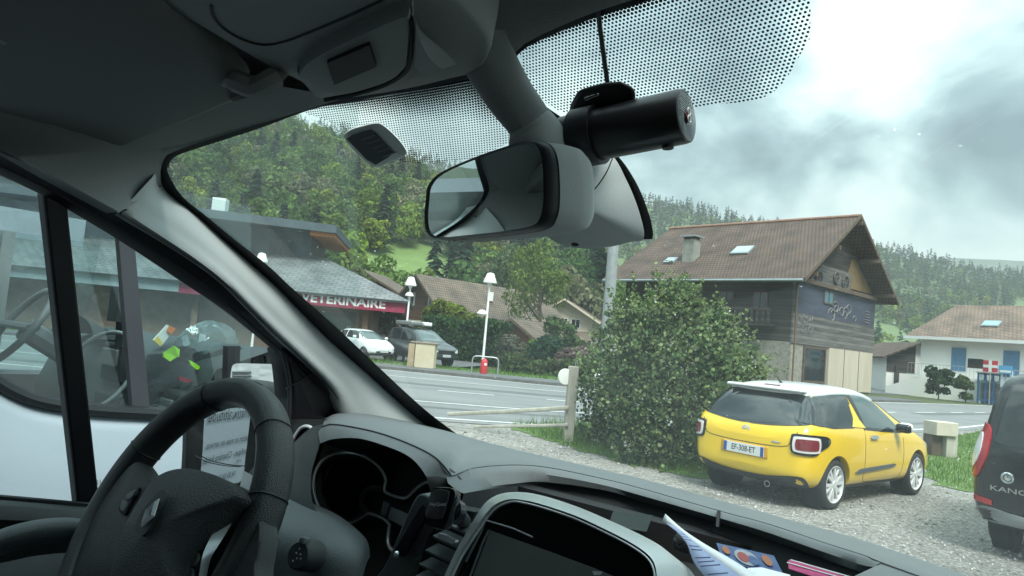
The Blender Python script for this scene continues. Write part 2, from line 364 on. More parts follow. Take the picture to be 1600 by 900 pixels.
# grass strips by the parking place: irregular outlines on the gravel
def blob(pts, z, n=90, wob=.10):
    c = cr(pts, n, True); c = c + rng.normal(size=c.shape) * wob; return [(p[0], p[1], z) for p in c]
vA = [G(*q)[:2] for q in ((800, 664), (870, 663), (960, 664), (1060, 668), (1130, 690), (1120, 745), (1060, 742), (990, 728), (920, 708), (860, 690), (815, 674))]
vB = [G(*q)[:2] for q in ((1440, 695), (1490, 682), (1560, 672), (1640, 676), (1700, 700), (1690, 778), (1600, 776), (1530, 770), (1470, 760), (1440, 740))]
for nm, v in (('grass_bank', vA), ('grass_bank', vB)):
    mb = MB(); mb.add(blob(v, .010), [tuple(range(90))]); structure(nm, mb, M_lawn, smooth=0)
M_blade = nodes_mat('grass_blade')
def leaf_mat(name, base, jit=.35, trans=.35, attr=None):
    m, nd, ln, out = nodes_mat(name)
    g = nd('ShaderNodeNewGeometry'); hs = nd('ShaderNodeHueSaturation')
    if attr:
        at = nd('ShaderNodeAttribute'); at.attribute_name = attr; ln(at.outputs['Color'], hs.inputs['Color'])
    else: hs.inputs['Color'].default_value = (*base, 1)
    mr = nd('ShaderNodeMapRange'); mr.inputs[3].default_value = 1 - jit; mr.inputs[4].default_value = 1 + jit; ln(g.outputs['Random Per Island'], mr.inputs[0]); ln(mr.outputs[0], hs.inputs['Value'])
    mr2 = nd('ShaderNodeMapRange'); mr2.inputs[3].default_value = .485; mr2.inputs[4].default_value = .515
    mm = nd('ShaderNodeMath', operation='FRACT'); m3 = nd('ShaderNodeMath', operation='MULTIPLY'); m3.inputs[1].default_value = 17.3; ln(g.outputs['Random Per Island'], m3.inputs[0]); ln(m3.outputs[0], mm.inputs[0]); ln(mm.outputs[0], mr2.inputs[0]); ln(mr2.outputs[0], hs.inputs['Hue'])
    d = nd('ShaderNodeBsdfDiffuse'); t = nd('ShaderNodeBsdfTranslucent'); ln(hs.outputs[0], d.inputs[0]); ln(hs.outputs[0], t.inputs[0])
    mx = nd('ShaderNodeMixShader'); mx.inputs[0].default_value = trans; ln(d.outputs[0], mx.inputs[1]); ln(t.outputs[0], mx.inputs[2]); ln(mx.outputs[0], out.inputs[0]); return m
M_grass = leaf_mat('grass_leaf', (.10, .19, .035), .5, .4)
M_leaf = leaf_mat('shrub_leaf', (.075, .115, .05), .45, .3)
M_forest = leaf_mat('forest_leaf', (.05, .09, .03), .35, .3, attr='Col')
def bulk(name, V, F, mats, kind=None, mi=None, col=None, parent=None):
    me = bpy.data.meshes.new(name); V = np.asarray(V, np.float32); F = np.asarray(F, np.int32); k = F.shape[1]
    if parent is not None: q = np.array(WM[parent.name].inverted()); V = V @ q[:3, :3].T + q[:3, 3]
    me.vertices.add(len(V)); me.vertices.foreach_set('co', V.astype(np.float32).ravel()); me.loops.add(F.size); me.loops.foreach_set('vertex_index', F.ravel())
    me.polygons.add(len(F)); me.polygons.foreach_set('loop_start', np.arange(0, F.size, k, dtype=np.int32)); 
    if not isinstance(mats, (list, tuple)): mats = [mats]
    for m in mats: me.materials.append(m)
    if mi is not None: me.polygons.foreach_set('material_index', np.asarray(mi, np.int32))
    if col is not None:
        a = me.color_attributes.new('Col', 'FLOAT_COLOR', 'POINT'); a.data.foreach_set('color', np.asarray(col, np.float32).ravel())
    me.update(); me.validate()
    o = bpy.data.objects.new(name, me); C.objects.link(o)
    if parent is not None: o.parent = parent
    if kind: o['kind'] = kind
    return o
def inpoly(P, poly):
    x, y = P[:, 0], P[:, 1]; r = np.zeros(len(P), bool); q = np.array(poly); j = len(q) - 1
    for i in range(len(q)):
        c = ((q[i, 1] > y) != (q[j, 1] > y)) & (x < (q[j, 0] - q[i, 0]) * (y - q[i, 1]) / (q[j, 1] - q[i, 1] + 1e-12) + q[i, 0]); r ^= c; j = i
    return r
def blades(poly, n, hmin, hmax, w, z=0.0, clump=2.0):
    q = np.array(poly); lo, hi = q.min(0)[:2], q.max(0)[:2]; P = rng.uniform(lo, hi, (n * 3, 2)); P = P[inpoly(P, q[:, :2])][:n]; n = len(P)
    dens = .5 + .5 * np.sin(P[:, 0] * clump + 1.3 * np.sin(P[:, 1] * clump * .8)) * np.sin(P[:, 1] * clump * 1.3 + 2)
    h = (hmin + (hmax - hmin) * rng.random(n) ** 2) * (.45 + .9 * dens); a = rng.uniform(0, 2 * np.pi, n); ln_ = rng.normal(0, .35, (n, 2)) * h[:, None]
    dx = np.stack([np.cos(a), np.sin(a)], 1) * w / 2
    B = np.concatenate([P - dx, np.full((n, 1), z)], 1); B2 = np.concatenate([P + dx, np.full((n, 1), z)], 1)
    T = np.concatenate([P + ln_, (z + h)[:, None]], 1)
    V = np.stack([B, B2, T], 1).reshape(-1, 3); F = np.arange(len(V)).reshape(-1, 3); return V, F
Vs, Fs, b = [], [], 0
for poly, n, h0, h1, w in ((vA, 9000, .04, .26, .012), (vB, 16000, .04, .20, .014)):
    V, F = blades(poly, n, h0, h1, w); Vs.append(V); Fs.append(F + b); b += len(V)
lw = [(p[0], p[1]) for p in off(fe, 2.4)[14:44]] + [(p[0], p[1]) for p in off(fe, 5.0)[14:44]][::-1]
V, F = blades(lw, 9000, .05, .3, .035, .11, .7); Vs.append(V); Fs.append(F + b); b += len(V)
bulk('grass', np.vstack(Vs), np.vstack(Fs), M_grass, 'stuff')
# loose stones on the gravel
n = 5200; A = rng.uniform(3.2, 17, n); X = rng.uniform(-.35, 1.05, n) * A; keep = (A < 13.2 + np.maximum(0, X) * .5); A, X = A[keep], X[keep]
pal = np.array([[1, 0, 0], [-1, 0, 0], [0, 1, 0], [0, -1, 0], [0, 0, 1], [0, 0, -1]], float); fo = np.array([(0, 2, 4), (2, 1, 4), (1, 3, 4), (3, 0, 4), (2, 0, 5), (1, 2, 5), (3, 1, 5), (0, 3, 5)])
n = len(A); sz = rng.uniform(.008, .022, n) * (1 + .6 * (rng.random(n) > .9)); V = pal[None] * sz[:, None, None] * rng.uniform(.6, 1.3, (n, 6, 1)) + np.stack([X, A, sz * .35], 1)[:, None]
bulk('gravel', V.reshape(-1, 3), (fo[None] + np.arange(n)[:, None, None] * 6).reshape(-1, 3), leaf_mat('pebble', (.36, .36, .34), .5, .0), 'stuff')

# ---------------- hills
def smooth_noise(x, y, s, seed): 
    return (np.sin(x / s + seed) * np.cos(y / (s * .83) + seed * 1.7) + .5 * np.sin(x / (s * .47) + seed * 2.1 + y / (s * .61)) + .25 * np.cos(x / (s * .21) - y / (s * .27) + seed)) / 1.75
def profile_height(pts, d):
    """(px, py) points of a skyline standing at depth d -> world x, z"""
    q = [D(a, b_, d) for a, b_ in pts]; return [p[0] for p in q], [p[2] for p in q]
NEAR_SKY = [(-500, 60), (-200, 90), (100, 110), (300, 150), (420, 172), (490, 196), (600, 240), (680, 262), (740, 286), (850, 345), (930, 400), (1000, 470), (1080, 545)]
FAR_SKY = [(-300, 150), (300, 165), (480, 186), (560, 195), (650, 233), (740, 262), (900, 285), (1010, 303), (1080, 313), (1150, 332), (1250, 352), (1340, 376), (1400, 384), (1470, 402), (1540, 418), (1620, 424), (1760, 440), (2100, 470)]
BACK_SKY = [(1200, 420), (1400, 404), (1500, 402), (1600, 406), (1800, 420), (2200, 440)]
DN, DF, DB = 250.0, 760.0, 2200.0
nx_, nz_ = profile_height(NEAR_SKY, DN); fx_, fz_ = profile_height(FAR_SKY, DF); bx_, bz_ = profile_height(BACK_SKY, DB)
def near_h(x, y):
    t = np.clip((y - 88) / (DN - 88), 0, 1); s = x / np.maximum(y, 1) * DN
    top = np.maximum(np.interp(s, nx_, nz_) - 7.5, 0); h = top * (t ** 1.15)
    return h + smooth_noise(x, y, 23, 1.0) * 2.2 * t
def far_h(x, y):
    t = np.clip((y - 240) / (DF - 240), 0, 1); s = x / np.maximum(y, 1) * DF
    top = np.maximum(np.interp(s, fx_, fz_) - 9, 0); h = top * (.25 * t + .75 * t ** 1.6)
    return h + smooth_noise(x, y, 60, 4.0) * 5 * t * (1 - .7 * t)
def back_h(x, y):
    t = np.clip((y - 1300) / (DB - 1300), 0, 1); s = x / np.maximum(y, 1) * DB; return np.maximum(np.interp(s, bx_, bz_), 0) * t
def hill(name, fn, y0, y1, s0, s1, ny, nx, m):
    rows = []
    for y in np.linspace(y0, y1, ny): 
        x = np.linspace(s0, s1, nx) * y; rows.append(np.stack([x, np.full(nx, y), fn(x, np.full(nx, y)) - .1], 1))
    y = y1 * 1.25; x = np.linspace(s0, s1, nx) * y; rows.append(np.stack([x, np.full(nx, y), np.zeros(nx) - 5], 1))
    return structure(name, MB().grid(rows), m, smooth=180, weld=False)
hill('near_hill', near_h, 86, DN, -1.5, .34, 40, 90, M_forestfloor)
hill('far_hill', far_h, 235, DF, -1.3, 1.4, 40, 120, M_meadow)
hill('back_hill', back_h, 1290, DB, .2, 1.6, 12, 40, mat('distant_wood', (.05, .075, .05), .95, var=.3, vscale=.02))

mb = MB(); gx, gy = np.meshgrid(np.linspace(-70, 0, 60), np.linspace(88, 165, 60)); gz_ = near_h(gx, gy) + .25; ids = -np.ones(gx.shape, int); vv = []
for i in range(60):
    for j in range(60):
        a, b_ = project((gx[i, j], gy[i, j], gz_[i, j]))
        if ((a - 640) / 92) ** 2 + ((b_ - 418) / 44) ** 2 < 1: ids[i, j] = len(vv); vv.append((gx[i, j], gy[i, j], gz_[i, j]))
mb.add(vv, [(ids[i, j], ids[i, j + 1], ids[i + 1, j + 1], ids[i + 1, j]) for i in range(59) for j in range(59) if min(ids[i, j], ids[i, j + 1], ids[i + 1, j + 1], ids[i + 1, j]) >= 0])
structure('hillside_meadow', mb, mat('fresh_meadow', (.10, .165, .042), .95, col2=(.13, .20, .055), vscale=.2), smooth=180)
# crowns: leaf clumps on lobes
def crown_cloud(n, lobes, size, seed, droop=0.0):
    """n clumps (bent quads) scattered over the surface of several ellipsoid lobes -> verts (n,4,3), unit crown"""
    r = np.random.default_rng(seed); w = np.array([l[3] ** 2 for l in lobes]); idx = r.choice(len(lobes), n, p=w / w.sum()); L = np.array(lobes)[idx]
    d = r.normal(size=(n, 3)); d /= np.linalg.norm(d, axis=1)[:, None]; d[:, 2] = np.where(d[:, 2] < -.55, -d[:, 2], d[:, 2])
    P = L[:, :3] + d * L[:, 3:4] * (.62 + .42 * r.random((n, 1)) ** .6) * np.array([1, 1, .9])
    nrm = d + r.normal(0, .55, (n, 3)); nrm /= np.linalg.norm(nrm, axis=1)[:, None]
    t = np.cross(nrm, r.normal(size=(n, 3))); t /= np.linalg.norm(t, axis=1)[:, None]; b_ = np.cross(nrm, t); s = size * r.uniform(.6, 1.35, (n, 1))
    e = nrm * s * .3
    return np.stack([P - t * s, P - b_ * s * .62 + e, P + t * s, P + b_ * s * .62 + e], 1)
def decid_proto(seed, n=150, size=.10):
    r = np.random.default_rng(seed); lobes = [(0, 0, .55, .30)]
    for _ in range(8):
        a = r.uniform(0, 6.28); z = r.uniform(.28, .85); q = .30 * (1 - abs(z - .5)) * r.uniform(.5, 1.1); lobes.append((q * math.cos(a), q * math.sin(a), z, r.uniform(.12, .22)))
    return crown_cloud(n, lobes, size, seed + 50)
def conifer_proto(seed, n=130):
    r = np.random.default_rng(seed); z = r.random(n) ** .8; a = r.uniform(0, 6.28, n); q = (1 - z) * .19 * r.uniform(.55, 1.1, n) + .012
    P = np.stack([q * np.cos(a), q * np.sin(a), .06 + z * .93], 1); o = np.stack([np.cos(a), np.sin(a), np.full(n, -.45)], 1); t = np.stack([-np.sin(a), np.cos(a), np.zeros(n)], 1)
    s = (.055 + .05 * (1 - z))[:, None] * r.uniform(.7, 1.3, (n, 1))
    return np.stack([P - o * s * .9, P - t * s * .6, P + o * s, P + t * s * .6], 1)
def scatter(protos, pts, hs, ws, cols):
    Vs, Cs = [], []
    for p, h, w, c in zip(pts, hs, ws, cols):
        q = protos[rng.integers(len(protos))]; a = rng.uniform(0, 6.28); ca, sa = math.cos(a), math.sin(a)
        v = q.reshape(-1, 3); x = (v[:, 0] * ca - v[:, 1] * sa) * w; y = (v[:, 0] * sa + v[:, 1] * ca) * w
        Vs.append(np.stack([x + p[0], y + p[1], v[:, 2] * h + p[2]], 1)); Cs.append(np.broadcast_to(np.array([*c, 1.0]), (len(v), 4)))
    return np.vstack(Vs), np.vstack(Cs)
PAL = [(.135, .205, .048), (.17, .245, .05), (.105, .17, .045), (.068, .125, .042), (.125, .18, .062), (.155, .165, .095), (.205, .255, .048), (.088, .14, .056)]
CON = [(.026, .055, .038), (.034, .066, .042), (.042, .072, .048)]
dec = [decid_proto(i, 760, .044) for i in range(7)]; decs = [decid_proto(i, 80, .11) for i in range(5)]; con = [conifer_proto(i, 170) for i in range(4)]; cons = [conifer_proto(i, 46) for i in range(4)]
# near wood: broadleaved with a few conifers
y = rng.uniform(90, DN + 6, 2600); x = rng.uniform(-.78, .30, 2600) * y
cell = set(); P = []
for a, b_ in zip(x, y):
    k = (round(a / 5.2), round(b_ / 5.2))
    if k in cell: continue
    cell.add(k); px, py = project((a, b_, near_h(np.array([a]), np.array([b_]))[0]))
    if ((px - 636) / 80) ** 2 + ((py - 426) / 30) ** 2 < 1 or (555 < px < 710 and 426 < py < 490): continue       # the clearing behind the roofs
    if px < 180: continue
    P.append((a, b_))
P = np.array(P); z = near_h(P[:, 0], P[:, 1]); P = np.column_stack([P, z - .4]); n = len(P)
isc = (smooth_noise(P[:, 0], P[:, 1], 17, 8.0) > .48) | (rng.random(n) < .05)
pl = np.array(PAL)[(np.clip((smooth_noise(P[:, 0], P[:, 1], 11, 3.0) + 1) * 4 + rng.normal(0, 1.3, n), 0, 7.99)).astype(int)] * rng.uniform(.8, 1.2, (n, 1))
h = rng.uniform(6.5, 11.5, n); V1, C1 = scatter(dec, P[~isc], h[~isc], h[~isc] * rng.uniform(.75, 1.1, (~isc).sum()), pl[~isc])
V2, C2 = scatter(con, P[isc], h[isc] * 1.35, h[isc] * 1.35 * .95, np.array(CON)[rng.integers(0, 3, isc.sum())])
V = np.vstack([V1, V2]); bulk('near_wood', V, np.arange(len(V)).reshape(-1, 4), M_forest, 'stuff', col=np.vstack([C1, C2]))
# far wood: conifers along the crest, mixed wood and meadows below
y = rng.uniform(255, DF + 12, 16000); x = rng.uniform(-.5, .80, 16000) * y
s = x / y; zz = far_h(x, y); t = (y - 240) / (DF - 240); q = np.array([project(a) for a in np.column_stack([x, y, zz])])
mead = (smooth_noise(x, y, 70, 2.0) > .30) & (q[:, 0] > 1000) & (t < .86)
mead |= (q[:, 0] > 1370) & (smooth_noise(x, y, 90, 5.5) > .0) & (t < .62)
vis = (q[:, 0] > 380) & (q[:, 0] < 1680) & ~mead & ((q[:, 0] > 980) | (t > .55))
cell = set(); sel = []
for i in np.nonzero(vis)[0]:
    k = (round(x[i] / 6.5), round(y[i] / 7.5))
    if k in cell: continue
    cell.add(k); sel.append(i)
sel = np.array(sel); P = np.column_stack([x, y, zz - .5])[sel]; n = len(P); tt = t[sel]
isc = rng.random(n) < np.clip((tt - .35) * 1.9 + .1, .12, .85)
h = rng.uniform(7, 14, n) * (1 + .3 * isc)
V1, C1 = scatter(decs, P[~isc], h[~isc] * .85, h[~isc] * 1.0, np.array(PAL)[rng.integers(0, 8, (~isc).sum())] * .9)
V2, C2 = scatter(cons, P[isc], h[isc], h[isc] * 1.05, np.array(CON)[rng.integers(0, 3, isc.sum())] * 1.25)
V = np.vstack([V1, V2]); bulk('far_wood', V, np.arange(len(V)).reshape(-1, 4), M_forest, 'stuff', col=np.vstack([C1, C2]))
print('WOODS', len(V))
# ------------------------------------------------------------------ buildings, trees, street furniture across the road
def tile_mat(name, c1, c2, mortar, w=.25, h=.33, bump=.5):
    m, nd, ln, out = nodes_mat(name)
    b = nd('ShaderNodeBsdfPrincipled'); b.inputs['Roughness'].default_value = .85; uv = nd('ShaderNodeTexCoord')
    br = nd('ShaderNodeTexBrick'); br.inputs['Scale'].default_value = 1; br.inputs['Brick Width'].default_value = w; br.inputs['Row Height'].default_value = h; br.inputs['Mortar Size'].default_value = .045
    br.inputs['Color1'].default_value = (*c1, 1); br.inputs['Color2'].default_value = (*c2, 1); br.inputs['Mortar'].default_value = (*mortar, 1); br.inputs['Bias'].default_value = -.1
    ln(uv.outputs['UV'], br.inputs['Vector'])
    n = nd('ShaderNodeTexNoise'); n.inputs['Scale'].default_value = .8; n.inputs['Detail'].default_value = 7; ln(uv.outputs['UV'], n.inputs['Vector'])
    r = nd('ShaderNodeValToRGB'); r.color_ramp.elements[0].position = .3; r.color_ramp.elements[0].color = (.55, .56, .55, 1); r.color_ramp.elements[1].position = .72; r.color_ramp.elements[1].color = (1.2, 1.15, 1.1, 1); ln(n.outputs['Fac'], r.inputs[0])
    mx = nd('ShaderNodeMix', data_type='RGBA', blend_type='MULTIPLY'); mx.inputs[0].default_value = 1; ln(br.outputs['Color'], mx.inputs[6]); ln(r.outputs[0], mx.inputs[7]); ln(mx.outputs[2], b.inputs['Base Color'])
    bp = nd('ShaderNodeBump'); bp.inputs['Strength'].default_value = bump; bp.inputs['Distance'].default_value = .05; ln(br.outputs['Fac'], bp.inputs['Height']); bp.invert = True
    ln(bp.outputs[0], b.inputs['Normal']); ln(b.outputs[0], out.inputs[0]); return m
def plank_mat(name, c1, c2, pitch=.22, axis=2, rough=.85):
    m, nd, ln, out = nodes_mat(name)
    b = nd('ShaderNodeBsdfPrincipled'); b.inputs['Roughness'].default_value = rough; tc = nd('ShaderNodeTexCoord'); sp = nd('ShaderNodeSeparateXYZ'); ln(tc.outputs['Object'], sp.inputs[0])
    dv = nd('ShaderNodeMath', operation='DIVIDE'); dv.inputs[1].default_value = pitch; ln(sp.outputs[axis], dv.inputs[0])
    fl = nd('ShaderNodeMath', operation='FLOOR'); ln(dv.outputs[0], fl.inputs[0]); fr = nd('ShaderNodeMath', operation='FRACT'); ln(dv.outputs[0], fr.inputs[0])
    wn_ = nd('ShaderNodeTexWhiteNoise', noise_dimensions='1D'); ln(fl.outputs[0], wn_.inputs['W'])
    mp = nd('ShaderNodeMapping'); mp.inputs['Scale'].default_value = (.35, .35, 3.5) if axis == 2 else (3, 3, .35); ln(tc.outputs['Object'], mp.inputs[0])
    n = nd('ShaderNodeTexNoise'); n.inputs['Scale'].default_value = 1.6; n.inputs['Detail'].default_value = 7; ln(mp.outputs[0], n.inputs['Vector'])
    ad = nd('ShaderNodeMath', operation='ADD'); ln(n.outputs['Fac'], ad.inputs[0]); m3 = nd('ShaderNodeMath', operation='MULTIPLY'); m3.inputs[1].default_value = .35; ln(wn_.outputs[0], m3.inputs[0]); ln(m3.outputs[0], ad.inputs[1])
    r = nd('ShaderNodeValToRGB'); r.color_ramp.elements[0].position = .42; r.color_ramp.elements[0].color = (*c1, 1); r.color_ramp.elements[1].position = .92; r.color_ramp.elements[1].color = (*c2, 1); ln(ad.outputs[0], r.inputs[0])
    lt = nd('ShaderNodeMath', operation='GREATER_THAN'); lt.inputs[1].default_value = .09; ln(fr.outputs[0], lt.inputs[0])
    mx = nd('ShaderNodeMix', data_type='RGBA'); mx.inputs[6].default_value = (*[c * .3 for c in c1], 1); ln(lt.outputs[0], mx.inputs[0]); ln(r.outputs[0], mx.inputs[7]); ln(mx.outputs[2], b.inputs['Base Color'])
    ln(b.outputs[0], out.inputs[0]); return m
M_tile = tile_mat('terracotta_tile', (.140, .092, .070), (.112, .078, .063), (.052, .038, .033))
M_tile2 = tile_mat('brown_tile', (.17, .135, .105), (.20, .155, .12), (.075, .06, .05))
M_tile3 = tile_mat('house_tile', (.225, .165, .13), (.18, .14, .115), (.12, .09, .075), .3, .42)
M_slate = tile_mat('metal_shingle', (.165, .185, .198), (.19, .21, .222), (.11, .125, .135), .5, .34)
M_wood_dark = plank_mat('dark_weathered_boards', (.022, .020, .019), (.070, .062, .056))
M_wood_grey = plank_mat('grey_weathered_boards', (.055, .055, .056), (.17, .16, .15))
M_wood_brown = plank_mat('brown_boards', (.075, .032, .018), (.14, .065, .035))
M_beam = mat('old_beam', (.10, .07, .05), .85, var=.3, vscale=4)
M_ply = mat('plywood', (.46, .40, .31), .8, col2=(.54, .48, .39), vscale=1.2, stretch=(1, 1, .15))
M_rubble = mat('rubble_stone', (.17, .16, .14), .9, col2=(.34, .32, .28), vscale=5, bump=.6, bscale=9)
M_render_w = mat('white_render', (.74, .74, .70), .9, col2=(.80, .80, .76), vscale=.8, bump=.1, bscale=30)
M_render_c = mat('cream_render', (.55, .47, .36), .9, var=.08, vscale=.8)
M_win = mat('dark_window_glass', (.012, .016, .018), .06, spec=.6)
M_winpale = mat('skylight_glass', (.30, .36, .38), .05, spec=.8)
M_blue_sh = mat('blue_shutter_paint', (.085, .20, .34), .6, var=.15, vscale=6)
M_whitepaint = mat('white_paint', (.74, .75, .74), .5)
M_slateblue = mat('slate_blue_cladding', (.075, .098, .115), .6, var=.12, vscale=1.5)
M_zinc = mat('zinc_sheet', (.30, .35, .37), .45, metal=.3, var=.15, vscale=2)
M_burg = mat('burgundy_fascia', (.27, .022, .062), .5, var=.08, vscale=3)
M_orange = mat('orange_soffit', (.42, .14, .045), .7)
M_bluewall = mat('blue_mural_paint', (.030, .036, .058), .8, col2=(.060, .072, .112), vscale=.8, stretch=(.4, .4, 3))
M_ochre = mat('ochre_soffit', (.17, .11, .045), .8, var=.15, vscale=2)
M_galv = mat('galvanised_steel', (.36, .38, .39), .45, metal=.5, var=.12, vscale=8)
M_lampwhite = mat('lamp_enamel', (.78, .79, .77), .4)
M_bark = mat('bark', (.075, .060, .045), .95, var=.3, vscale=12, bump=.6, bscale=20)
def slab(mb, q, th):
    """a sloping slab with metre UVs left for build_uv: q = four corners, top face"""
    q = [np.asarray(p, float) for p in q]; n = np.cross(q[1] - q[0], q[3] - q[0]); n /= np.linalg.norm(n)
    if n[2] < 0: n = -n
    mb.prism(q, -n * th); return mb
def uv_metres(o, a, b, org):
    me = o.data; uv = me.uv_layers.new(name='UVMap'); a = np.asarray(a, float); b = np.asarray(b, float); a = a / np.linalg.norm(a); b = b / np.linalg.norm(b)
    off_ = np.array(WM[o.name])[:3, 3] if o.parent is None else np.array(WM[o.parent.name])
    Mx = np.array(WM[o.name])
    for l in me.loops:
        p = Mx[:3, :3] @ np.array(me.vertices[l.vertex_index].co) + Mx[:3, 3] - org; uv.data[l.index].uv = (float(p @ a), float(p @ b))
def roof_part(name, q, th, m, parent):
    o = slab(MB(), q, th).build(name, m, parent, smooth=0); q = [np.asarray(p, float) for p in q]; uv_metres(o, q[1] - q[0], q[3] - q[0], q[0]); return o
def window(parent, c, right, w, h, frame=M_whitepaint, pane=M_win, depth=.06, n=None, bars=1, fw=.07):
    right = np.asarray(right, float); up = np.array([0, 0, 1.0]); n = np.cross(right, up) if n is None else n; c = np.asarray(c, float); ax = [right, n, up]
    mb = MB(); 
    for s in (-1, 1): mb.box(c + right * s * (w / 2 - fw / 2), (fw, depth, h), ax=ax); mb.box(c + up * s * (h / 2 - fw / 2), (w - 2 * fw, depth * .96, fw), ax=ax)
    for k in range(bars): mb.box(c + right * ((k + 1) / (bars + 1) - .5) * (w - 2 * fw), (fw * .7, depth * .9, h - 2 * fw), ax=ax)
    f = mb.build('window', frame, parent, smooth=0)
    MB().box(c, (w - 2 * fw + .01, depth * .3, h - 2 * fw + .01), ax=ax).build('pane', pane, f, smooth=0); return f

# ---- big old chalet
cu_, cv_ = np.array([-.673, .740, 0]), np.array([-.740, -.673, 0]); cO = np.array([22.9, 47.0, 0])
def ch(u, v, z): return cO + cu_ * u + cv_ * v + np.array([0, 0, z])
ct = thing('chalet', 'big old dark timber chalet with terracotta roof behind the yellow car', 'house', ch(7, 0, 0))
RZ, EZ = 12.0, 6.85; sl = (RZ - EZ) / 7.6
gw = MB(); hw = 6.5; top = RZ - .25
def gz(v): return top - abs(v) * sl
gw.prism([ch(1.1, -hw, 3.05), ch(1.1, hw, 3.05), ch(1.1, hw, gz(hw)), ch(1.1, 0, gz(0)), ch(1.1, -hw, gz(hw))], cu_ * 13)
gw.build('timber_wall', M_wood_dark, ct, smooth=0)
MB().prism([ch(1.02, -hw - .02, 3.0), ch(1.02, hw + .02, 3.0), ch(1.02, hw + .02, 4.9), ch(1.02, -hw - .02, 4.9)], cu_ * .06).build('lower_boarding', M_wood_grey, ct, smooth=0)
MB().prism([ch(1.04, -hw, 4.92), ch(1.04, hw - .4, 4.92), ch(1.04, hw - .5, 7.0), ch(1.04, -hw, 7.0)], cu_ * .05).build('painted_boarding', M_bluewall, ct, smooth=0)
MB().prism([ch(1.045, -1.0, 7.3), ch(1.045, -hw + .6, 7.3), ch(1.045, -2.6, 9.4), ch(1.045, -2.0, 9.4)], cu_ * .04).build('ochre_panel', M_ochre, ct, smooth=0)
# stone ground storey, plywood sheet, dark shop window
MB().prism([ch(1.1, -hw, -.1), ch(1.1, hw, -.1), ch(1.1, hw, 3.04), ch(1.1, -hw, 3.04)], cu_ * 13).build('stone_base', M_rubble, ct, smooth=0)
MB().prism([ch(1.0, -hw + .1, .1), ch(1.0, 1.0, .1), ch(1.0, 1.0, 2.98), ch(1.0, -hw + .1, 2.98)], cu_ * .09).build('plywood_sheet', M_ply, ct, smooth=0)
for s in (-1.4, -3.9): MB().box(ch(.985, s, 1.55), (.02, .03, 2.86), ax=[cv_, cu_, V_z]).build('sheet_joint', M_beam, ct, smooth=0)
window(ct, ch(1.05, 3.05, 1.75), -cv_, 3.2, 2.3, M_beam, M_win, .12, bars=0, fw=.12)
window(ct, ch(1.02, 1.5, 6.3), -cv_, 1.5, .9, M_beam, mat('turquoise_pane', (.05, .16, .20), .3), .1, bars=1, fw=.1)
# mural strokes: pale curls on the blue boards
mb = MB()
for k in range(9):
    r_ = rng.uniform(.25, .6); c0 = (rng.uniform(-3.4, 2.2), rng.uniform(5.15, 5.85)); t = np.linspace(0, rng.uniform(3.5, 6), 16)
    MB().tube([ch(1.0, c0[0] + r_ * math.cos(a) * (1 - a * .05), c0[1] + r_ * .7 * math.sin(a)) for a in t], .028, 5).build('mural_stroke', mat('chalk_line', (.24, .23, .23), .8), ct)
for k in range(5): MB().tube([ch(1.0, -5.6 + .05 * k, 5.15 + .2 * k), ch(1.0, -4.7, 5.15 + .2 * k)], .025, 5).build('mural_stroke', MATS['chalk_line'], ct)
mb = MB()
for k in range(60): a, z_ = rng.uniform(3.6, 6.0), rng.uniform(3.6, 4.8); mb.tube([ch(.985, a, z_), ch(.985, a + rng.uniform(-.25, .25), z_ + rng.uniform(.05, .3))], .014, 4)
mb.build('chalk_scribble', MATS['chalk_line'], ct)['kind'] = 'stuff'
# old cart wheels under the gable
for v_, z_, r_ in ((3.2, 7.4, .45), (.6, 7.75, .38), (-.9, 7.55, .5)):
    mb = MB(); t = np.linspace(0, 2 * np.pi, 20, endpoint=False); mb.tube([ch(.95, v_ + r_ * math.cos(a), z_ + r_ * math.sin(a)) for a in t], .05, 6, closed=True)
    for a in t[::4]: mb.tube([ch(.95, v_, z_), ch(.95, v_ + r_ * math.cos(a), z_ + r_ * math.sin(a))], .025, 5)
    mb.build('cart_wheel', M_wood_grey, ct)
MB().prism([ch(1.03, -2.0, 7.02), ch(1.03, 4.6, 7.02), ch(1.03, 2.8, 8.35), ch(1.03, -2.0, 8.35)], cu_ * .05).build('gable_boarding', M_wood_grey, ct, smooth=0)
roof_part('roof', [ch(-.2, 7.6, EZ), ch(15.6, 7.6, EZ), ch(15.2, 0, RZ), ch(-.2, 0, RZ)], .16, M_tile, ct)
roof_part('roof', [ch(-.2, -7.6, EZ), ch(15.6, -7.6, EZ), ch(15.2, -.0, RZ), ch(-.2, -.0, RZ)], .16, M_tile, ct)
mb = MB()
for s in (1, -1):
    a, b_ = ch(-.24, s * 7.7, EZ - .22), ch(-.24, 0, RZ - .14); mb.prism([a, b_, b_ + [0, 0, .26], a + [0, 0, .26]], cu_ * .05)
mb.build('bargeboard', M_beam, ct, smooth=0)
MB().tube([ch(-.2, 0, RZ + .02), ch(15.2, 0, RZ + .02)], .14, 8).build('ridge_tile', mat('ridge_clay', (.26, .15, .11), .85, var=.2, vscale=3), ct)
MB().tube([ch(-.1, 7.72, EZ - .12), ch(15.4, 7.72, EZ - .12)], .09, 8).build('gutter', M_zinc, ct)
MB().tube([ch(.55, 6.9, EZ - .3), ch(.75, hw + .1, EZ - .9), ch(.75, hw + .1, .2)], .055, 8).build('downpipe', mat('copper_pipe', (.22, .13, .07), .5, metal=.5), ct)
mb = MB()
for v_ in (-6.3, -3.2, 0, 3.2, 6.3): mb.box(ch(.45, v_, gz(v_) - .22), (.22, 1.5, .26), ax=[cv_, cu_, V_z])
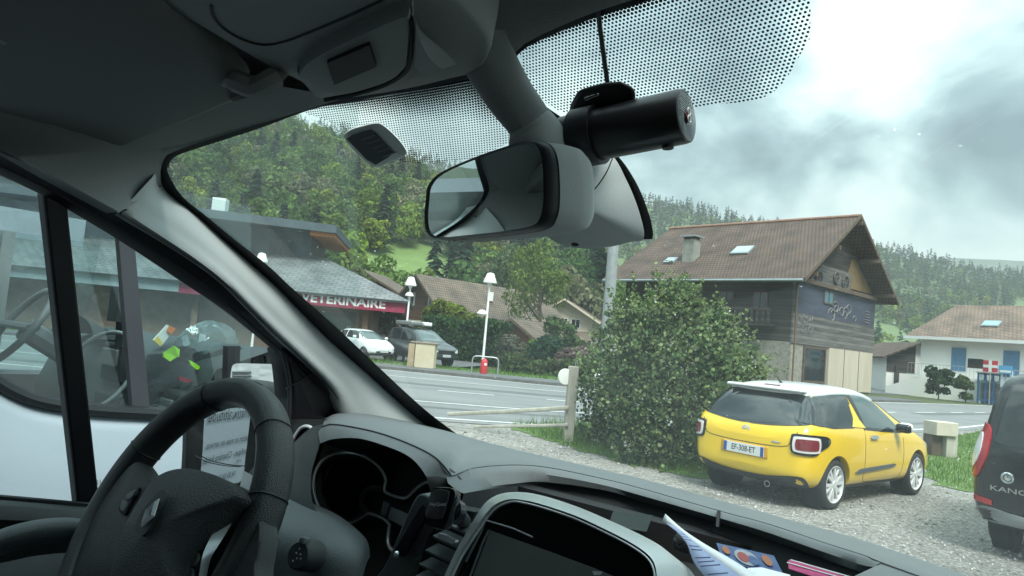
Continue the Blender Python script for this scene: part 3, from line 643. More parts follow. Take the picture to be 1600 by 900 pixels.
mb.box(ch(.9, 0, 7.0), (12.4, .2, .26), ax=[cv_, cu_, V_z]); mb.build('purlin_end', M_beam, ct, smooth=0)
# balcony recess and rail under the long eave
MB().box(ch(7.5, hw + .5, 4.0), (11, 1.0, .16), ax=[cu_, cv_, V_z]).build('balcony_floor', M_wood_dark, ct, smooth=0)
mb = MB(); mb.box(ch(7.5, hw + .95, 4.95), (11, .08, .12), ax=[cu_, cv_, V_z])
for k in range(30): mb.box(ch(2.1 + k * .375, hw + .95, 4.5), (.16, .04, .82), ax=[cu_, cv_, V_z])
mb.build('balcony_rail', M_wood_dark, ct, smooth=0)
for k in (3.2, 5.6): window(ct, ch(k, hw + .03, 5.5), cu_, 1.1, 1.3, M_wood_brown, M_win, .1)
# chimney on the front slope and roof lights
def on_roof(u, v, up=0): return ch(u, v, RZ - v * sl + up)
cb = on_roof(9.6, 5.0); w = MB().box(cb + [0, 0, .45], (.95, .8, 1.9), ax=[cu_, cv_, V_z]).build('chimney', mat('chimney_render', (.26, .27, .24), .9, var=.2, vscale=3), ct, smooth=0)
MB().box(cb + [0, 0, 1.62], (1.3, 1.15, .10), ax=[cu_, cv_, V_z]).build('chimney_cap', M_zinc, w, smooth=0)
mb = MB()
for s in (-.38, .38): mb.box(cb + cu_ * s + [0, 0, 1.48], (.1, .7, .18), ax=[cu_, cv_, V_z])
mb.build('cap_stand', M_beam, w, smooth=0)
ra = np.array([0, 0, 1.0]) * -sl + cv_; ra /= np.linalg.norm(ra); rn = np.cross(cu_, ra); rn = rn if rn[2] > 0 else -rn
for u_, v_, a, b_ in ((6.0, 4.2, 1.15, .95), (11.1, 5.3, .7, .6)):
    f = MB().box(on_roof(u_, v_, .10), (a + .2, b_ + .2, .14), ax=[cu_, ra, rn]).build('roof_light', M_zinc, ct, smooth=0)
    MB().box(on_roof(u_, v_, .185), (a, b_, .03), ax=[cu_, ra, rn]).build('pane', M_winpale, f, smooth=0)

# ---- white house with blue shutters
wa = D(1436, 611, 58.5); wa[2] = 0; wb = D(1600, 611, 52.5); wb[2] = 0; wr = wb - wa; wr /= np.linalg.norm(wr); wn_n = np.cross(wr, V_z); wbk = -wn_n if wn_n[1] < 0 else wn_n
if wbk[1] < 0: wbk = -wbk
def wp(a, b, z): return wa + wr * a + wbk * b + np.array([0, 0, z])
ht = thing('white_house', 'white rendered house with blue shutters and a brown tiled roof', 'house', wp(8, 4, 0))
MB().prism([wp(0, 0, -.1), wp(17, 0, -.1), wp(17, 0, 4.95), wp(0, 0, 4.95)], wbk * 9).build('wall', M_render_w, ht, smooth=0)
roof_part('roof', [wp(-1.0, -.9, 4.85), wp(18, -.9, 4.85), wp(17.2, 4.5, 8.0), wp(.7, 4.5, 8.0)], .18, M_tile3, ht)
roof_part('roof', [wp(-1.0, 9.9, 4.85), wp(18, 9.9, 4.85), wp(17.2, 4.5, 8.0), wp(.7, 4.5, 8.0)], .18, M_tile3, ht)
roof_part('roof', [wp(-1.0, -.9, 4.84), wp(.7, 4.5, 7.99), wp(.69, 4.51, 7.98), wp(-1.0, 9.9, 4.84)], .18, M_tile3, ht)
MB().prism([wp(-1.02, -.95, 4.66), wp(-1.02, -.95, 4.9), wp(18, -.95, 4.9), wp(18, -.95, 4.66)], wbk * .05).build('fascia_board', M_whitepaint, ht, smooth=0)
for a in (2.9, 6.55, 9.6, 13.3):
    MB().box(wp(a, -.04, 3.2), (1.05, .06, 1.85), ax=[wr, wbk, V_z]).build('shutter', M_blue_sh, ht, smooth=0)
mb = MB(); mb.box(wp(7.5, -.05, .9), (17, .1, .05), ax=[wr, wbk, V_z]); 
MB().prism([wp(-.3, -1.7, 1.55), wp(15, -1.7, 1.55), wp(15, -1.7, 1.74), wp(-.3, -1.7, 1.74)], wbk * 1.68).build('balcony_slab', M_render_w, ht, smooth=0)
mb = MB()
for k in range(56): mb.tube([wp(-.2 + k * .27, -1.65, 1.74), wp(-.2 + k * .27, -1.65, 2.62)], .012, 4)
mb.tube([wp(-.2, -1.65, 2.64), wp(14.9, -1.65, 2.64)], .022, 5); mb.build('balcony_railing', M_galv, ht)
MB().prism([wp(-1.9, -1.72, -.1), wp(5.2, -1.72, -.1), wp(5.2, -1.72, 1.5), wp(1.0, -1.72, 1.6), wp(-1.9, -1.72, .55)], wbk * .25).build('stair_wall', M_render_w, ht, smooth=0)
window(ht, wp(6.4, -.03, .85), wr, 1.0, 1.6, M_beam, M_win, .1)
window(ht, wp(12.8, -.03, .9), wr, 1.3, 1.4, M_blue_sh, M_win, .1)
rs = (wp(.7, 4.5, 8.0) - wp(.7, -.9, 4.85)); rs /= np.linalg.norm(rs); rnn = np.cross(wr, rs)
for a in (4.6, 13.0):
    p = wp(a, 1.35, 4.85 + (2.25) * (3.15 / 5.4) + .08); f = MB().box(p, (1.2, .95, .12), ax=[wr, rs, rnn]).build('roof_light', M_zinc, ht, smooth=0); MB().box(p + rnn * np.sign(rnn[2]) * .075, (1.0, .75, .03), ax=[wr, rs, rnn]).build('pane', mat('cyan_rooflight', (.25, .42, .46), .1), f, smooth=0)
MB().box(D(1524, 568, 51.5), (1.0, .08, .7), ax=[wr, wbk, V_z]).build('notice_board', M_win, ht, smooth=0)

# ---- low barn between the chalet and the white house
bt = thing('barn', 'low grey barn with rusty roof between chalet and white house', 'barn', (37.5, 68, 0))
bo = D(1384, 560, 66); bo[2] = 0
def bp(a, b, z): return bo + np.array([1, -.1, 0]) * a + np.array([.1, 1, 0]) * b + np.array([0, 0, z])
MB().prism([bp(.1, 0, 0), bp(5.4, 0, 0), bp(5.4, 0, 3.4), bp(2.7, 0, 4.6), bp(.1, 0, 3.4)], np.array([.1, 1, 0]) * 7).build('wall', M_render_w, bt, smooth=0)
MB().prism([bp(.1, -.06, 1.8), bp(2.6, -.06, 1.8), bp(2.6, -.06, 4.4), bp(.1, -.06, 3.3)], np.array([.1, 1, 0]) * .05).build('boarding', M_wood_dark, bt, smooth=0)
roof_part('roof', [bp(-.6, -.8, 3.1), bp(-.6, 8, 3.1), bp(2.7, 8, 4.75), bp(2.7, -.8, 4.75)], .14, M_tile, bt)
roof_part('roof', [bp(6.0, -.8, 3.1), bp(6.0, 8, 3.1), bp(2.7, 8, 4.75), bp(2.7, -.8, 4.75)], .14, M_tile2, bt)
window(bt, bp(3.9, -.03, 2.4), np.array([1, -.1, 0]), 1.1, .9, M_beam, M_win, .1)
MB().box(bp(1.0, -.1, 1.2), (.35, .2, 2.4)).build('door_post', M_wood_dark, bt, smooth=0)

# ---- veterinary clinic
vt = thing('clinic_building', 'vet clinic with burgundy lettered fascia, grey shingle roof and slate blue upper storey', 'clinic', (-15, 44, 0))
def vp(px, py, d): return D(px, py, d)
fr0, fr1 = vp(380, 447, 37.0), vp(634, 473, 38.0); fu = fr1 - fr0; fu[2] = 0; fL = np.linalg.norm(fu); fu /= fL; fbk = np.array([-fu[1], fu[0], 0])
fz = 2.95; f0 = np.array([fr1[0], fr1[1], 0]) - fu * 22
def vq(a, b, z): return f0 + fu * a + fbk * b + np.array([0, 0, z])      # a: 0..22 (right end), b: backwards
MB().prism([vq(-2, 1.6, 0), vq(20.2, 1.6, 0), vq(20.2, 1.6, 2.9), vq(-2, 1.6, 2.9)], fbk * 9).build('wall', mat('clinic_brick', (.22, .15, .11), .9, col2=(.30, .22, .17), vscale=3), vt, smooth=0)
MB().prism([vq(-2, 0, 2.62), vq(10.3, 0, 2.62), vq(10.3, 0, 3.2), vq(-2, 0, 3.2)], fbk * .1).build('gutter_board', M_zinc, vt, smooth=0)
fa = MB().prism([vq(10.31, 0, 2.58), vq(22, 0, 2.58), vq(22, 0, 3.24), vq(10.31, 0, 3.24)], fbk * .1); fa.prism([vq(21.9, .1, 2.58), vq(22, .1, 2.58), vq(22, 12, 2.58), vq(21.9, 12, 2.58)], (0, 0, .66)); fa = fa.build('fascia', M_burg, vt, smooth=0)
tx = MB(); tx.text('CLINIQUE VÉTÉRINAIRE', vq(20.95, -.01, 2.925), fu, (0, 0, 1), .64, .004, 'RIGHT', .026, 1.18); tx.build('lettering', M_whitepaint, fa, smooth=0)
MB().prism([vq(-2, .1, 2.62), vq(21.9, .1, 2.62), vq(21.9, 1.6, 2.62), vq(-2, 1.6, 2.62)], (0, 0, .05)).build('soffit', M_wood_dark, vt, smooth=0)
roof_part('shingle_roof', [vq(-2.4, -.25, 3.22), vq(22.3, -.25, 3.22), vq(16.9, 5.2, 5.55), vq(-2.4, 5.2, 5.55)], .12, M_slate, vt)
roof_part('shingle_roof', [vq(22.3, 12.3, 3.22), vq(22.3, -.25, 3.22), vq(16.9, 5.2, 5.55), vq(16.9, 7.5, 5.55)], .12, M_slate, vt)
MB().prism([vq(-2, 5.0, 4.4), vq(15.9, 5.0, 4.4), vq(15.9, 5.0, 7.15), vq(-2, 5.0, 7.15)], fbk * 6).build('upper_wall', M_slateblue, vt, smooth=0)
MB().prism([vq(-2.5, 3.4, 7.35), vq(17.5, 3.4, 6.95), vq(17.5, 3.4, 7.42), vq(-2.5, 3.4, 7.85)], fbk * 8.5).build('flat_roof', M_slateblue, vt, smooth=0)
MB().prism([vq(16.0, 3.6, 6.72), vq(17.4, 3.6, 6.72), vq(17.4, 3.6, 6.94), vq(16.0, 3.6, 6.97)], fbk * 8).build('roof_soffit', M_orange, vt, smooth=0)
for a in (7.0, 10.4, 14.2): window(vt, vq(a, 4.98, 5.95), fu, 1.5, 1.1, M_slateblue, M_win, .1, bars=1)
MB().box(vq(10.6, 4.4, 7.75), (.75, .75, 1.3), ax=[fu, fbk, V_z]).build('vent_stack', M_whitepaint, vt, smooth=0)
f = window(vt, vq(17.7, 1.58, 1.35), fu, 3.2, 2.2, M_beam, mat('shop_pane', (.03, .07, .055), .08), .12, bars=0, fw=.16)
for k in range(9):                                       # display behind the shop pane
    MB().box(vq(16.4 + k * .32, 1.5, .7 + .9 * rng.random()), (.24, .03, .3), ax=[fu, fbk, V_z]).build('poster', mat('poster_%d' % (k % 3), [(.12, .30, .14), (.35, .12, .14), (.3, .33, .35)][k % 3], .6), f, smooth=0)
for a in (15.4, 19.9, 11.0): MB().box(vq(a, .9, 1.3), (.3, .3, 2.62), ax=[fu, fbk, V_z]).build('timber_post', mat('clinic_post', (.22, .14, .09), .8, var=.2, vscale=4), vt, smooth=0)

# ---- houses behind
def gable_house(name, label, o, yaw, w, L, ez, rz, roofm, wallm, over=.6, front=None, extra=None):
    t = thing(name, label, 'house', o, yaw); Mx = np.array(WM[t.name])
    def h(a, b, z): return Mx[:3, :3] @ np.array([a, b, z]) + Mx[:3, 3]
    MB().prism([h(-w / 2, 0, 0), h(w / 2, 0, 0), h(w / 2, 0, ez), h(0, 0, rz - .15), h(-w / 2, 0, ez)], h(0, L, 0) - h(0, 0, 0)).build('wall', wallm, t, smooth=0)
    s = (rz - ez) / (w / 2); e = w / 2 + over
    for q in (-1, 1): roof_part('roof', [h(q * e, -over, rz - e * s), h(q * e, L + over, rz - e * s), h(0, L + over, rz), h(0, -over, rz)], .16, roofm, t)
    mb = MB()
    for q in (-1, 1): mb.prism([h(q * e, -over - .04, rz - e * s - .2), h(0, -over - .04, rz - .2), h(0, -over - .04, rz + .03), h(q * e, -over - .04, rz - e * s + .03)], h(0, .06, 0) - h(0, 0, 0))
    mb.build('bargeboard', front or M_beam, t, smooth=0)
    return t, h
t, h = gable_house('chalet', 'red brown gabled chalet with a wide brown roof behind the hedge', (-7.5, 60, 0), rad(-46), 8.2, 14, 3.1, 6.5, M_tile2, M_wood_brown, 1.0)
for a, z in ((-1.6, 4.4), (1.4, 4.2), (-1.6, 1.6), (1.8, 1.6)): window(t, h(a, -.04, z), h(1, 0, 0) - h(0, 0, 0), 1.0, 1.1, M_whitepaint, M_win, .1)
MB().prism([h(-4.05, -.08, 0), h(4.05, -.08, 0), h(4.05, -.08, 2.6), h(-4.05, -.08, 2.6)], h(0, .07, 0) - h(0, 0, 0)).build('rendered_base', M_render_c, t, smooth=0)
MB().box(h(2.0, 6, 5.3), (.4, .4, .8)).build('chimney', M_whitepaint, t, smooth=0)
t, h = gable_house('house', 'low house with dark gable showing above the clinic eave', (-16.0, 74, 0), rad(-8), 8.5, 8, 5.6, 7.7, M_tile2, M_wood_dark, 1.0)
t, h = gable_house('house', 'cream gabled house with paired windows among the garden trees', (6.6, 84, 0), rad(-14), 6.6, 10, 5.1, 7.0, M_tile3, M_render_c, 1.1, M_render_c)
for a in (-.75, .75): window(t, h(a + .6, -.04, 4.2), h(1, 0, 0) - h(0, 0, 0), 1.1, 1.1, M_whitepaint, M_win, .1)
roof_part('porch_roof', [h(-4.2, -2.6, 2.3), h(4.2, -2.6, 2.3), h(4.2, -.05, 3.3), h(-4.2, -.05, 3.3)], .14, M_tile2, t)
t, h = gable_house('house', 'grey metal roofed house behind the cream one', (6.0, 100, 0), rad(-60), 9, 12, 5.8, 8.6, M_zinc, M_render_w, .8)
t, h = gable_house('house', 'pale house half hidden in trees above the clearing', (-7.5, 118, 8), rad(20), 6, 8, 3.2, 5.0, M_tile2, M_render_c, .7)
t, h = gable_house('garden_shed', 'small rust red wooden shed under brown roof by the hedge', (.4, 51, 0), rad(-34), 3.6, 4.2, 2.1, 3.2, M_tile2, mat('red_shed_boards', (.16, .055, .025), .8, var=.35, vscale=3), .5)
t['category'] = 'shed'
MB().prism([h(-.6, -.05, 0), h(.6, -.05, 0), h(.6, -.05, 1.9), h(-.6, -.05, 1.9)], h(0, .04, 0) - h(0, 0, 0)).build('door', M_wood_brown, t, smooth=0)

# ---- trees and shrubs standing one by one
def tree(name, label, cat, o, h, w, col, kind=0, group=None, n=2600, leaf=.16, trunk=True, seed=0, base=.22):
    o = np.asarray(o, float); t = thing(name, label, cat, o, 0, group); r = np.random.default_rng(900 + seed)
    if kind == 1: q = conifer_proto(seed, n)
    elif kind == 2: q = crown_cloud(n, [(0, 0, .5, .42), (0, 0, .75, .26), (.1, .05, .25, .36), (-.1, 0, .3, .36)], leaf / h * .9, seed)
    else:
        L = [(0, 0, .6, .26)]
        for _ in range(13): a = r.uniform(0, 6.28); z = r.uniform(base + .08, .92); k = .36 * (1 - 1.1 * abs(z - .52)) * r.uniform(.5, 1.1); L.append((k * math.cos(a), k * math.sin(a), z, r.uniform(.09, .19)))
        q = crown_cloud(n, L, leaf / h, seed)
    V = q.reshape(-1, 3) * np.array([w, w, h]) + o; cl = np.array(col)[None] * r.uniform(.75, 1.25, (len(q), 1)); cl = np.repeat(np.column_stack([cl, np.ones(len(q))]), 4, 0)
    bulk('crown', V, np.arange(len(V)).reshape(-1, 4), M_forest, col=cl, parent=t)
    if trunk:
        mb = MB(); mb.tube([o + [0, 0, -.1], o + [.02 * h, 0, .3 * h], o + [-.01 * h, .01 * h, .62 * h], o + [0, 0, .85 * h]], [.022 * h, .016 * h, .010 * h, .003 * h], 8)
        for _ in range(7):
            a = r.uniform(0, 6.28); z = r.uniform(.28, .6) * h; k = .22 * w; mb.tube([o + [0, 0, z], o + [k * .6 * math.cos(a), k * .6 * math.sin(a), z + .1 * h], o + [k * 1.2 * math.cos(a), k * 1.2 * math.sin(a), z + .24 * h]], [.008 * h, .005 * h, .002 * h], 6)
        mb.build('trunk', M_bark, t)
    return t
def gp(px, py, d): p = D(px, py, d); return (p[0], p[1], 0)
YG, MG, DG, GG = (.115, .17, .04), (.065, .12, .04), (.03, .065, .03), (.075, .115, .07)
tree('young_tree', 'tall yellow green young tree between shed and cream house', 'tree', gp(838, 540, 58), 9.6, 7.2, YG, seed=1, n=3200)
tree('broadleaf_tree', 'rounded mid green tree right behind the yellow green one', 'tree', gp(875, 540, 96), 15.5, 12, (.065, .125, .045), seed=2, n=3000, leaf=.3)
tree('broadleaf_tree', 'pale green tree under the mirror housing', 'tree', gp(800, 540, 98), 14.5, 12, (.085, .13, .06), seed=3, n=3000, leaf=.3)
tree('conifer', 'dark conifer beside the chalet eave', 'tree', gp(925, 540, 104), 17, 15, (.024, .05, .03), 1, seed=4, n=900)
tree('shrub', 'bright yellow green bushy shrub before the brown chalet', 'shrub', gp(690, 560, 48), 4.6, 5.2, (.13, .17, .03), seed=5, leaf=.16, base=.0, n=2400)
tree('shrub', 'yellow green shrub before the chalet roof slope', 'shrub', gp(722, 560, 49), 3.4, 5.0, (.115, .155, .035), seed=6, leaf=.16, base=.0, n=2000)
tree('shrub', 'lime green round bush right of the red shed', 'shrub', gp(836, 565, 38), 2.0, 2.0, (.12, .18, .04), seed=7, leaf=.10, base=0, n=1300)
tree('columnar_conifer', 'dark slim conifer before the garden bushes', 'shrub', gp(856, 570, 36.5), 2.1, 3.2, (.025, .06, .035), 2, seed=8, leaf=.11, n=1200)
tree('shrub', 'tall mid green hedge bush behind the slim conifer', 'shrub', gp(872, 565, 42), 3.3, 3.8, (.07, .115, .045), seed=9, leaf=.13, base=0, n=1800)
tree('blossom_shrub', 'dusty pink flowering bush at the left of the white flowered bush', 'shrub', gp(905, 570, 34), 1.9, 2.8, (.17, .125, .12), seed=10, leaf=.10, base=0, n=1500)
tree('shrub', 'greyish twiggy shrub in front of the red shed', 'shrub', gp(798, 565, 40), 1.9, 2.6, (.11, .115, .085), seed=11, leaf=.09, base=0, n=1000)
tree('shrub', 'low dark bush beside the stair of the white house', 'shrub', gp(1466, 620, 52), 2.3, 2.6, (.035, .065, .03), seed=12, leaf=.13, base=0, n=1400)
tree('shrub', 'small green bush before the white house door', 'shrub', gp(1509, 620, 51.5), 2.0, 1.9, (.06, .10, .035), seed=13, leaf=.12, base=0, n=1100)
tree('broadleaf_tree', 'olive tree right of the clinic roof', 'tree', gp(545, 520, 70), 7.6, 6.5, (.10, .125, .045), seed=14, n=2600, leaf=.22)
tree('broadleaf_tree', 'bright green tree between clinic and chalet roof', 'tree', gp(575, 520, 80), 6.6, 6.5, (.085, .15, .045), seed=15, n=2600, leaf=.24)
tree('shrub', 'green shrub showing under the burgundy fascia', 'shrub', gp(608, 545, 46), 3.2, 3.2, (.075, .13, .04), seed=16, leaf=.14, base=0, n=1400)
def hedge(name, label, a, b, w, h, col, n, leaf, seed):
    a = np.array([*a[:2], 0]); b = np.array([*b[:2], 0]); t = thing(name, label, 'hedge', (a + b) / 2); r = np.random.default_rng(seed); d = b - a; L = np.linalg.norm(d); d /= L; s = np.array([-d[1], d[0], 0])
    u = r.random(n) * L; f = r.integers(0, 3, n); v = np.where(f == 0, -.5, np.where(f == 1, .5, r.uniform(-.5, .5, n))) * w; z = np.where(f == 2, h, r.uniform(.05, h, n)) 
    P = a + d * u[:, None] + s * v[:, None] + np.array([0, 0, 1]) * z[:, None] + r.normal(0, .10, (n, 3)); P[:, 2] += .12 * np.sin(u * 1.7) * (z > h * .6)
    nr = r.normal(size=(n, 3)); nr /= np.linalg.norm(nr, axis=1)[:, None]; tt = np.cross(nr, r.normal(size=(n, 3))); tt /= np.linalg.norm(tt, axis=1)[:, None]; bb = np.cross(nr, tt); q = leaf * r.uniform(.6, 1.3, (n, 1))
    V = np.stack([P - tt * q, P - bb * q * .7, P + tt * q, P + bb * q * .7], 1).reshape(-1, 3); c = np.repeat(np.column_stack([np.array(col)[None] * r.uniform(.7, 1.3, (n, 1)), np.ones(n)]), 4, 0)
    bulk('foliage', V, np.arange(len(V)).reshape(-1, 4), M_forest, col=c, parent=t)
    MB().prism([a + d * .2 - s * w * .32, b - d * .2 - s * w * .32, b - d * .2 + s * w * .32, a + d * .2 + s * w * .32], (0, 0, h * .9)).build('dark_core', mat('hedge_core', (.012, .02, .010), .95), t, smooth=0)  # solid near-black block filling the middle of the foliage
hedge('hedge', 'clipped dark green hedge behind the parked cars', gp(664, 560, 45), gp(790, 560, 42), 1.2, 2.5, (.04, .085, .032), 5200, .13, 1)
hedge('hedge', 'low green hedge row at the far end of the verge', gp(790, 575, 37), gp(905, 580, 33), .9, .7, (.075, .11, .045), 1800, .10, 2)

# ---- the big flowering bush by the car
bt_ = thing('flowering_bush', 'big loose green bush with white flowers beside the yellow car', 'bush', G(1040, 715))
lob = [(1052, 508, 11.6, 54), (1010, 530, 11.3, 58), (1090, 532, 11.7, 58), (968, 552, 12.0, 46), (1132, 562, 11.9, 48), (1000, 590, 10.9, 74), (1080, 590, 11.0, 78), (942, 615, 12.5, 46), (1140, 610, 11.8, 48), (1172, 590, 12.2, 26), (958, 660, 12.2, 44), (1030, 655, 10.7, 70), (1110, 655, 11.2, 58), (1150, 650, 11.8, 38), (1060, 472, 11.7, 30), (985, 500, 11.5, 34), (1118, 514, 11.9, 32), (918, 585, 12.8, 20), (930, 690, 12.6, 26), (1000, 700, 10.7, 40), (1075, 700, 10.9, 42)]
LB = []
for a, b_, d, r_ in lob: p = D(a, b_, d); LB.append((*p, r_ / FPX * d))
def leaves(lobes, n, ls, seed, out=.35, asp=.48):
    r = np.random.default_rng(seed); L = np.array(lobes); w = L[:, 3] ** 2; i = r.choice(len(L), n, p=w / w.sum()); d = r.normal(size=(n, 3)); d /= np.linalg.norm(d, axis=1)[:, None]
    P = L[i, :3] + d * L[i, 3:4] * (1 - out + out * 1.35 * r.random((n, 1)) ** .8)
    k = P[:, 2] > .04; P, d = P[k], d[k]; n = len(P)
    ax = d * .5 + r.normal(0, .6, (n, 3)) + [0, 0, .15]; ax /= np.linalg.norm(ax, axis=1)[:, None]; sd_ = np.cross(ax, r.normal(size=(n, 3))); sd_ /= np.linalg.norm(sd_, axis=1)[:, None]; s = ls * r.uniform(.55, 1.35, (n, 1))
    return np.stack([P, P + ax * s * .5 - sd_ * s * asp, P + ax * s, P + ax * s * .5 + sd_ * s * asp], 1).reshape(-1, 3)
V = [leaves(LB, 13000, .060, 3)]; r = np.random.default_rng(5)
for _ in range(420):                                     # shoots standing out of the mass, leaves along each
    l = LB[r.integers(len(LB))]; d = r.normal(size=3); d[2] = abs(d[2]) * .9 + .1; d /= np.linalg.norm(d); a = np.array(l[:3]) + d * l[3] * .8; L_ = r.uniform(.18, .5); dd_ = d * .7 + np.array([0, 0, .5]) + r.normal(0, .25, 3); dd_ /= np.linalg.norm(dd_)
    V.append(leaves([(*(a + dd_ * L_ * t), .035) for t in np.linspace(.1, 1, 8)], r.integers(12, 24), .056, int(r.integers(1e9)), 1.0))
V = np.vstack(V); nq = len(V) // 4
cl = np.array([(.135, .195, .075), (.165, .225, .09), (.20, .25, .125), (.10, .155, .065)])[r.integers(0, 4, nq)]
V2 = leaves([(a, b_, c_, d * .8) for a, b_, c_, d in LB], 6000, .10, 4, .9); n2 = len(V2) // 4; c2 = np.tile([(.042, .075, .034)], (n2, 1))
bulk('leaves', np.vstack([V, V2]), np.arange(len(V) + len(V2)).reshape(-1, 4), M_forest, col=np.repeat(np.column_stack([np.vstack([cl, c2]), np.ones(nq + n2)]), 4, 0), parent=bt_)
fl = []
for _ in range(150):
    l = LB[r.integers(len(LB))]; d = r.normal(size=3); d /= np.linalg.norm(d); d[1] = -abs(d[1]); p = np.array(l[:3]) + d * l[3] * 1.05
    if p[2] < .15: continue
    for _ in range(r.integers(4, 11)):
        c_ = p + r.normal(0, .038, 3); a = r.normal(size=3); a /= np.linalg.norm(a); b_ = np.cross(a, [0, .3, 1]); b_ /= np.linalg.norm(b_) + 1e-9; s = r.uniform(.012, .026); fl += [c_ - a * s, c_ - b_ * s, c_ + a * s, c_ + b_ * s]
bulk('flowers', np.array(fl), np.arange(len(fl)).reshape(-1, 4), leaf_mat('flower_petal', (.56, .58, .52), .2, .2), parent=bt_)
mb = MB(); g0 = np.array(G(1040, 712))
for k in range(26):
    a = r.uniform(-1, 1); l = LB[r.integers(len(LB))]; b0 = g0 + [r.uniform(-1.0, 1.0), r.uniform(-.2, .5), 0]; e = np.array(l[:3]); m_ = (b0 + e) / 2 + [0, 0, .15]; mb.tube(cr([b0, m_, e, e + [r.uniform(-.2, .2), 0, .35]], 7), np.linspace(.022, .005, 7), 6)
mb.build('stems', M_bark, bt_)

# ---- street furniture
M_postwood = mat('weathered_post', (.36, .35, .30), .9, var=.2, vscale=6, stretch=(1, 1, .2))
pb = G(887, 690); ft = thing('guard_rail', 'weathered wooden post and rail with round white reflector beside the bush', 'fence', pb)
MB().box(pb + [0, 0, .65], (.17, .15, 1.34), rz=.1).build('post', M_postwood, ft, smooth=0, bevel=.015)
q0 = D(700, 647, 12.9); q1 = D(889, 637, 12.25)
MB().tube([q0, (q0 + q1) / 2 - [0, 0, .01], q1], .036, 8, sx=.6).build('rail', M_postwood, ft)
MB().tube([D(740, 667, 12.7), D(888, 664, 12.25)], .028, 8, sx=.6).build('rail', M_postwood, ft)
rf = pb + [-.14, -.04, 1.13]; MB().lathe(rf, (.35, -.94, 0), [(0, .001), (0, .14), (.03, .14), (.035, .001)], 24).build('reflector', M_lampwhite, ft)
mb = MB(); mb.tube(cr([pb + [.02, 0, 1.3], pb + [.03, 0, 1.4], pb + [.06, 0, 1.43], pb + [.05, 0, 1.36]], 8), .006, 5); mb.build('wire_hook', M_galv, ft)
sp = G(1470, 713); st = thing('timber_bollard', 'short square timber post with pale beige cap by the black van', 'bollard', sp)
MB().box(sp + [-.16, .05, .22], (.26, .26, .46), rz=.2).build('post', M_beam, st, smooth=0, bevel=.01); MB().box(sp + [.13, 0, .22], (.28, .26, .46), rz=.2).build('post', M_postwood, st, smooth=0, bevel=.01)
MB().box(sp + [-.04, -.02, .60], (.52, .40, .29), rz=.15).build('cap_box', mat('beige_box', (.50, .46, .38), .8, var=.1, vscale=4), st, smooth=0, bevel=.015)
pp = D(945, 560, 16); pp[2] = 0; ptop = D(952, 318, 16)
po = thing('steel_pole', 'tall grey steel pole rising behind the flowering bush', 'pole', pp)
MB().tube([pp - [0, 0, .1], [pp[0], pp[1], 2.2], [pp[0], pp[1], ptop[2]]], [.15, .135, .12], 16).build('shaft', M_galv, po); MB().lathe([pp[0], pp[1], ptop[2]], (0, 0, 1), [(0, .125), (.03, .13), (.06, .09), (.08, .001)], 16).build('cap', M_galv, po)
def lamp(label, base, h, second=None, group='white mushroom street lamps'):
    b = np.array([base[0], base[1], 0.0]); t = thing('street_lamp', label, 'street lamp', b, 0, group)
    MB().tube([b, b + [0, 0, 1.0], b + [0, 0, h]], [.07, .055, .045], 10).build('post', M_lampwhite, t); 
    MB().lathe(b + [0, 0, h], (0, 0, 1), [(-.14, .05), (-.13, .30), (-.08, .31), (.12, .22), (.30, .16), (.33, .05), (.335, .001)], 20).build('shade', M_lampwhite, t)
    MB().lathe(b + [0, 0, h - .16], (0, 0, 1), [(-.1, .001), (-.09, .09), (.03, .1)], 14).build('globe', mat('lamp_globe', (.7, .7, .66), .3), t)
    if second:
        z, sx = second; MB().lathe(b + [sx, -.05, z], (0, 0, 1), [(-.08, .03), (-.07, .22), (-.03, .23), (.12, .12), (.14, .001)], 16).build('shade', M_lampwhite, t)
        MB().tube([b + [0, 0, z - .05], b + [sx, -.05, z]], .025, 6).build('arm', M_lampwhite, t)
    return t
p = D(766, 436, 31.5); lamp('white street lamp by the hoop barrier, arm lamp halfway up', p, p[2] - .05, (2.75, -.22))
p = D(642, 441, 36); lamp('white double headed street lamp behind the car with roof box', p, p[2] - .05, (p[2] - .65, .0))
p = D(409, 404, 34); lamp('white street lamp before the grey shingle roof', p, p[2] - .05)
kb = D(659, 576, 30.6); kb[2] = 0.11; kt = thing('utility_cabinet', 'beige utility cabinet standing on the far verge before the cars', 'cabinet', kb)
MB().box(kb + [.12, 0, .55], (.86, .5, 1.06), rz=-.12).build('body', mat('cabinet_beige', (.52, .45, .31), .7, col2=(.58, .52, .38), vscale=2), kt, smooth=0, bevel=.015)
MB().box(kb + [-.47, .02, .52], (.26, .5, 1.0), rz=-.12).build('side_box', mat('cabinet_brown', (.36, .28, .18), .8, var=.15, vscale=3), kt, smooth=0, bevel=.012)
MB().box(kb + [.06, 0, 1.10], (1.2, .58, .05), rz=-.12).build('lid', mat('cabinet_lid', (.30, .24, .17), .7), kt, smooth=0, bevel=.01)
hb = D(757, 578, 30.3); hb[2] = .11; hp = thing('hoop_barrier', 'galvanised hoop barrier around the red bin', 'barrier', hb)
MB().tube(cr([hb + [-.55, 0, 0], hb + [-.55, 0, .55], hb + [-.44, 0, .72], hb + [0, 0, .73], hb + [.44, 0, .72], hb + [.57, 0, .55], hb + [.57, 0, 0]], 30), .032, 8).build('hoop', M_galv, hp)
rb = hb + [-.03, -.18, 0]; rt_ = thing('hydrant', 'small red rounded hydrant cover in front of the hoop barrier', 'hydrant', rb)
MB().lathe(rb, (0, 0, 1), [(0, .15), (.04, .16), (.5, .15), (.6, .12), (.66, .05), (.67, .001)], 18).build('body', mat('red_paint', (.50, .03, .04), .5), rt_)
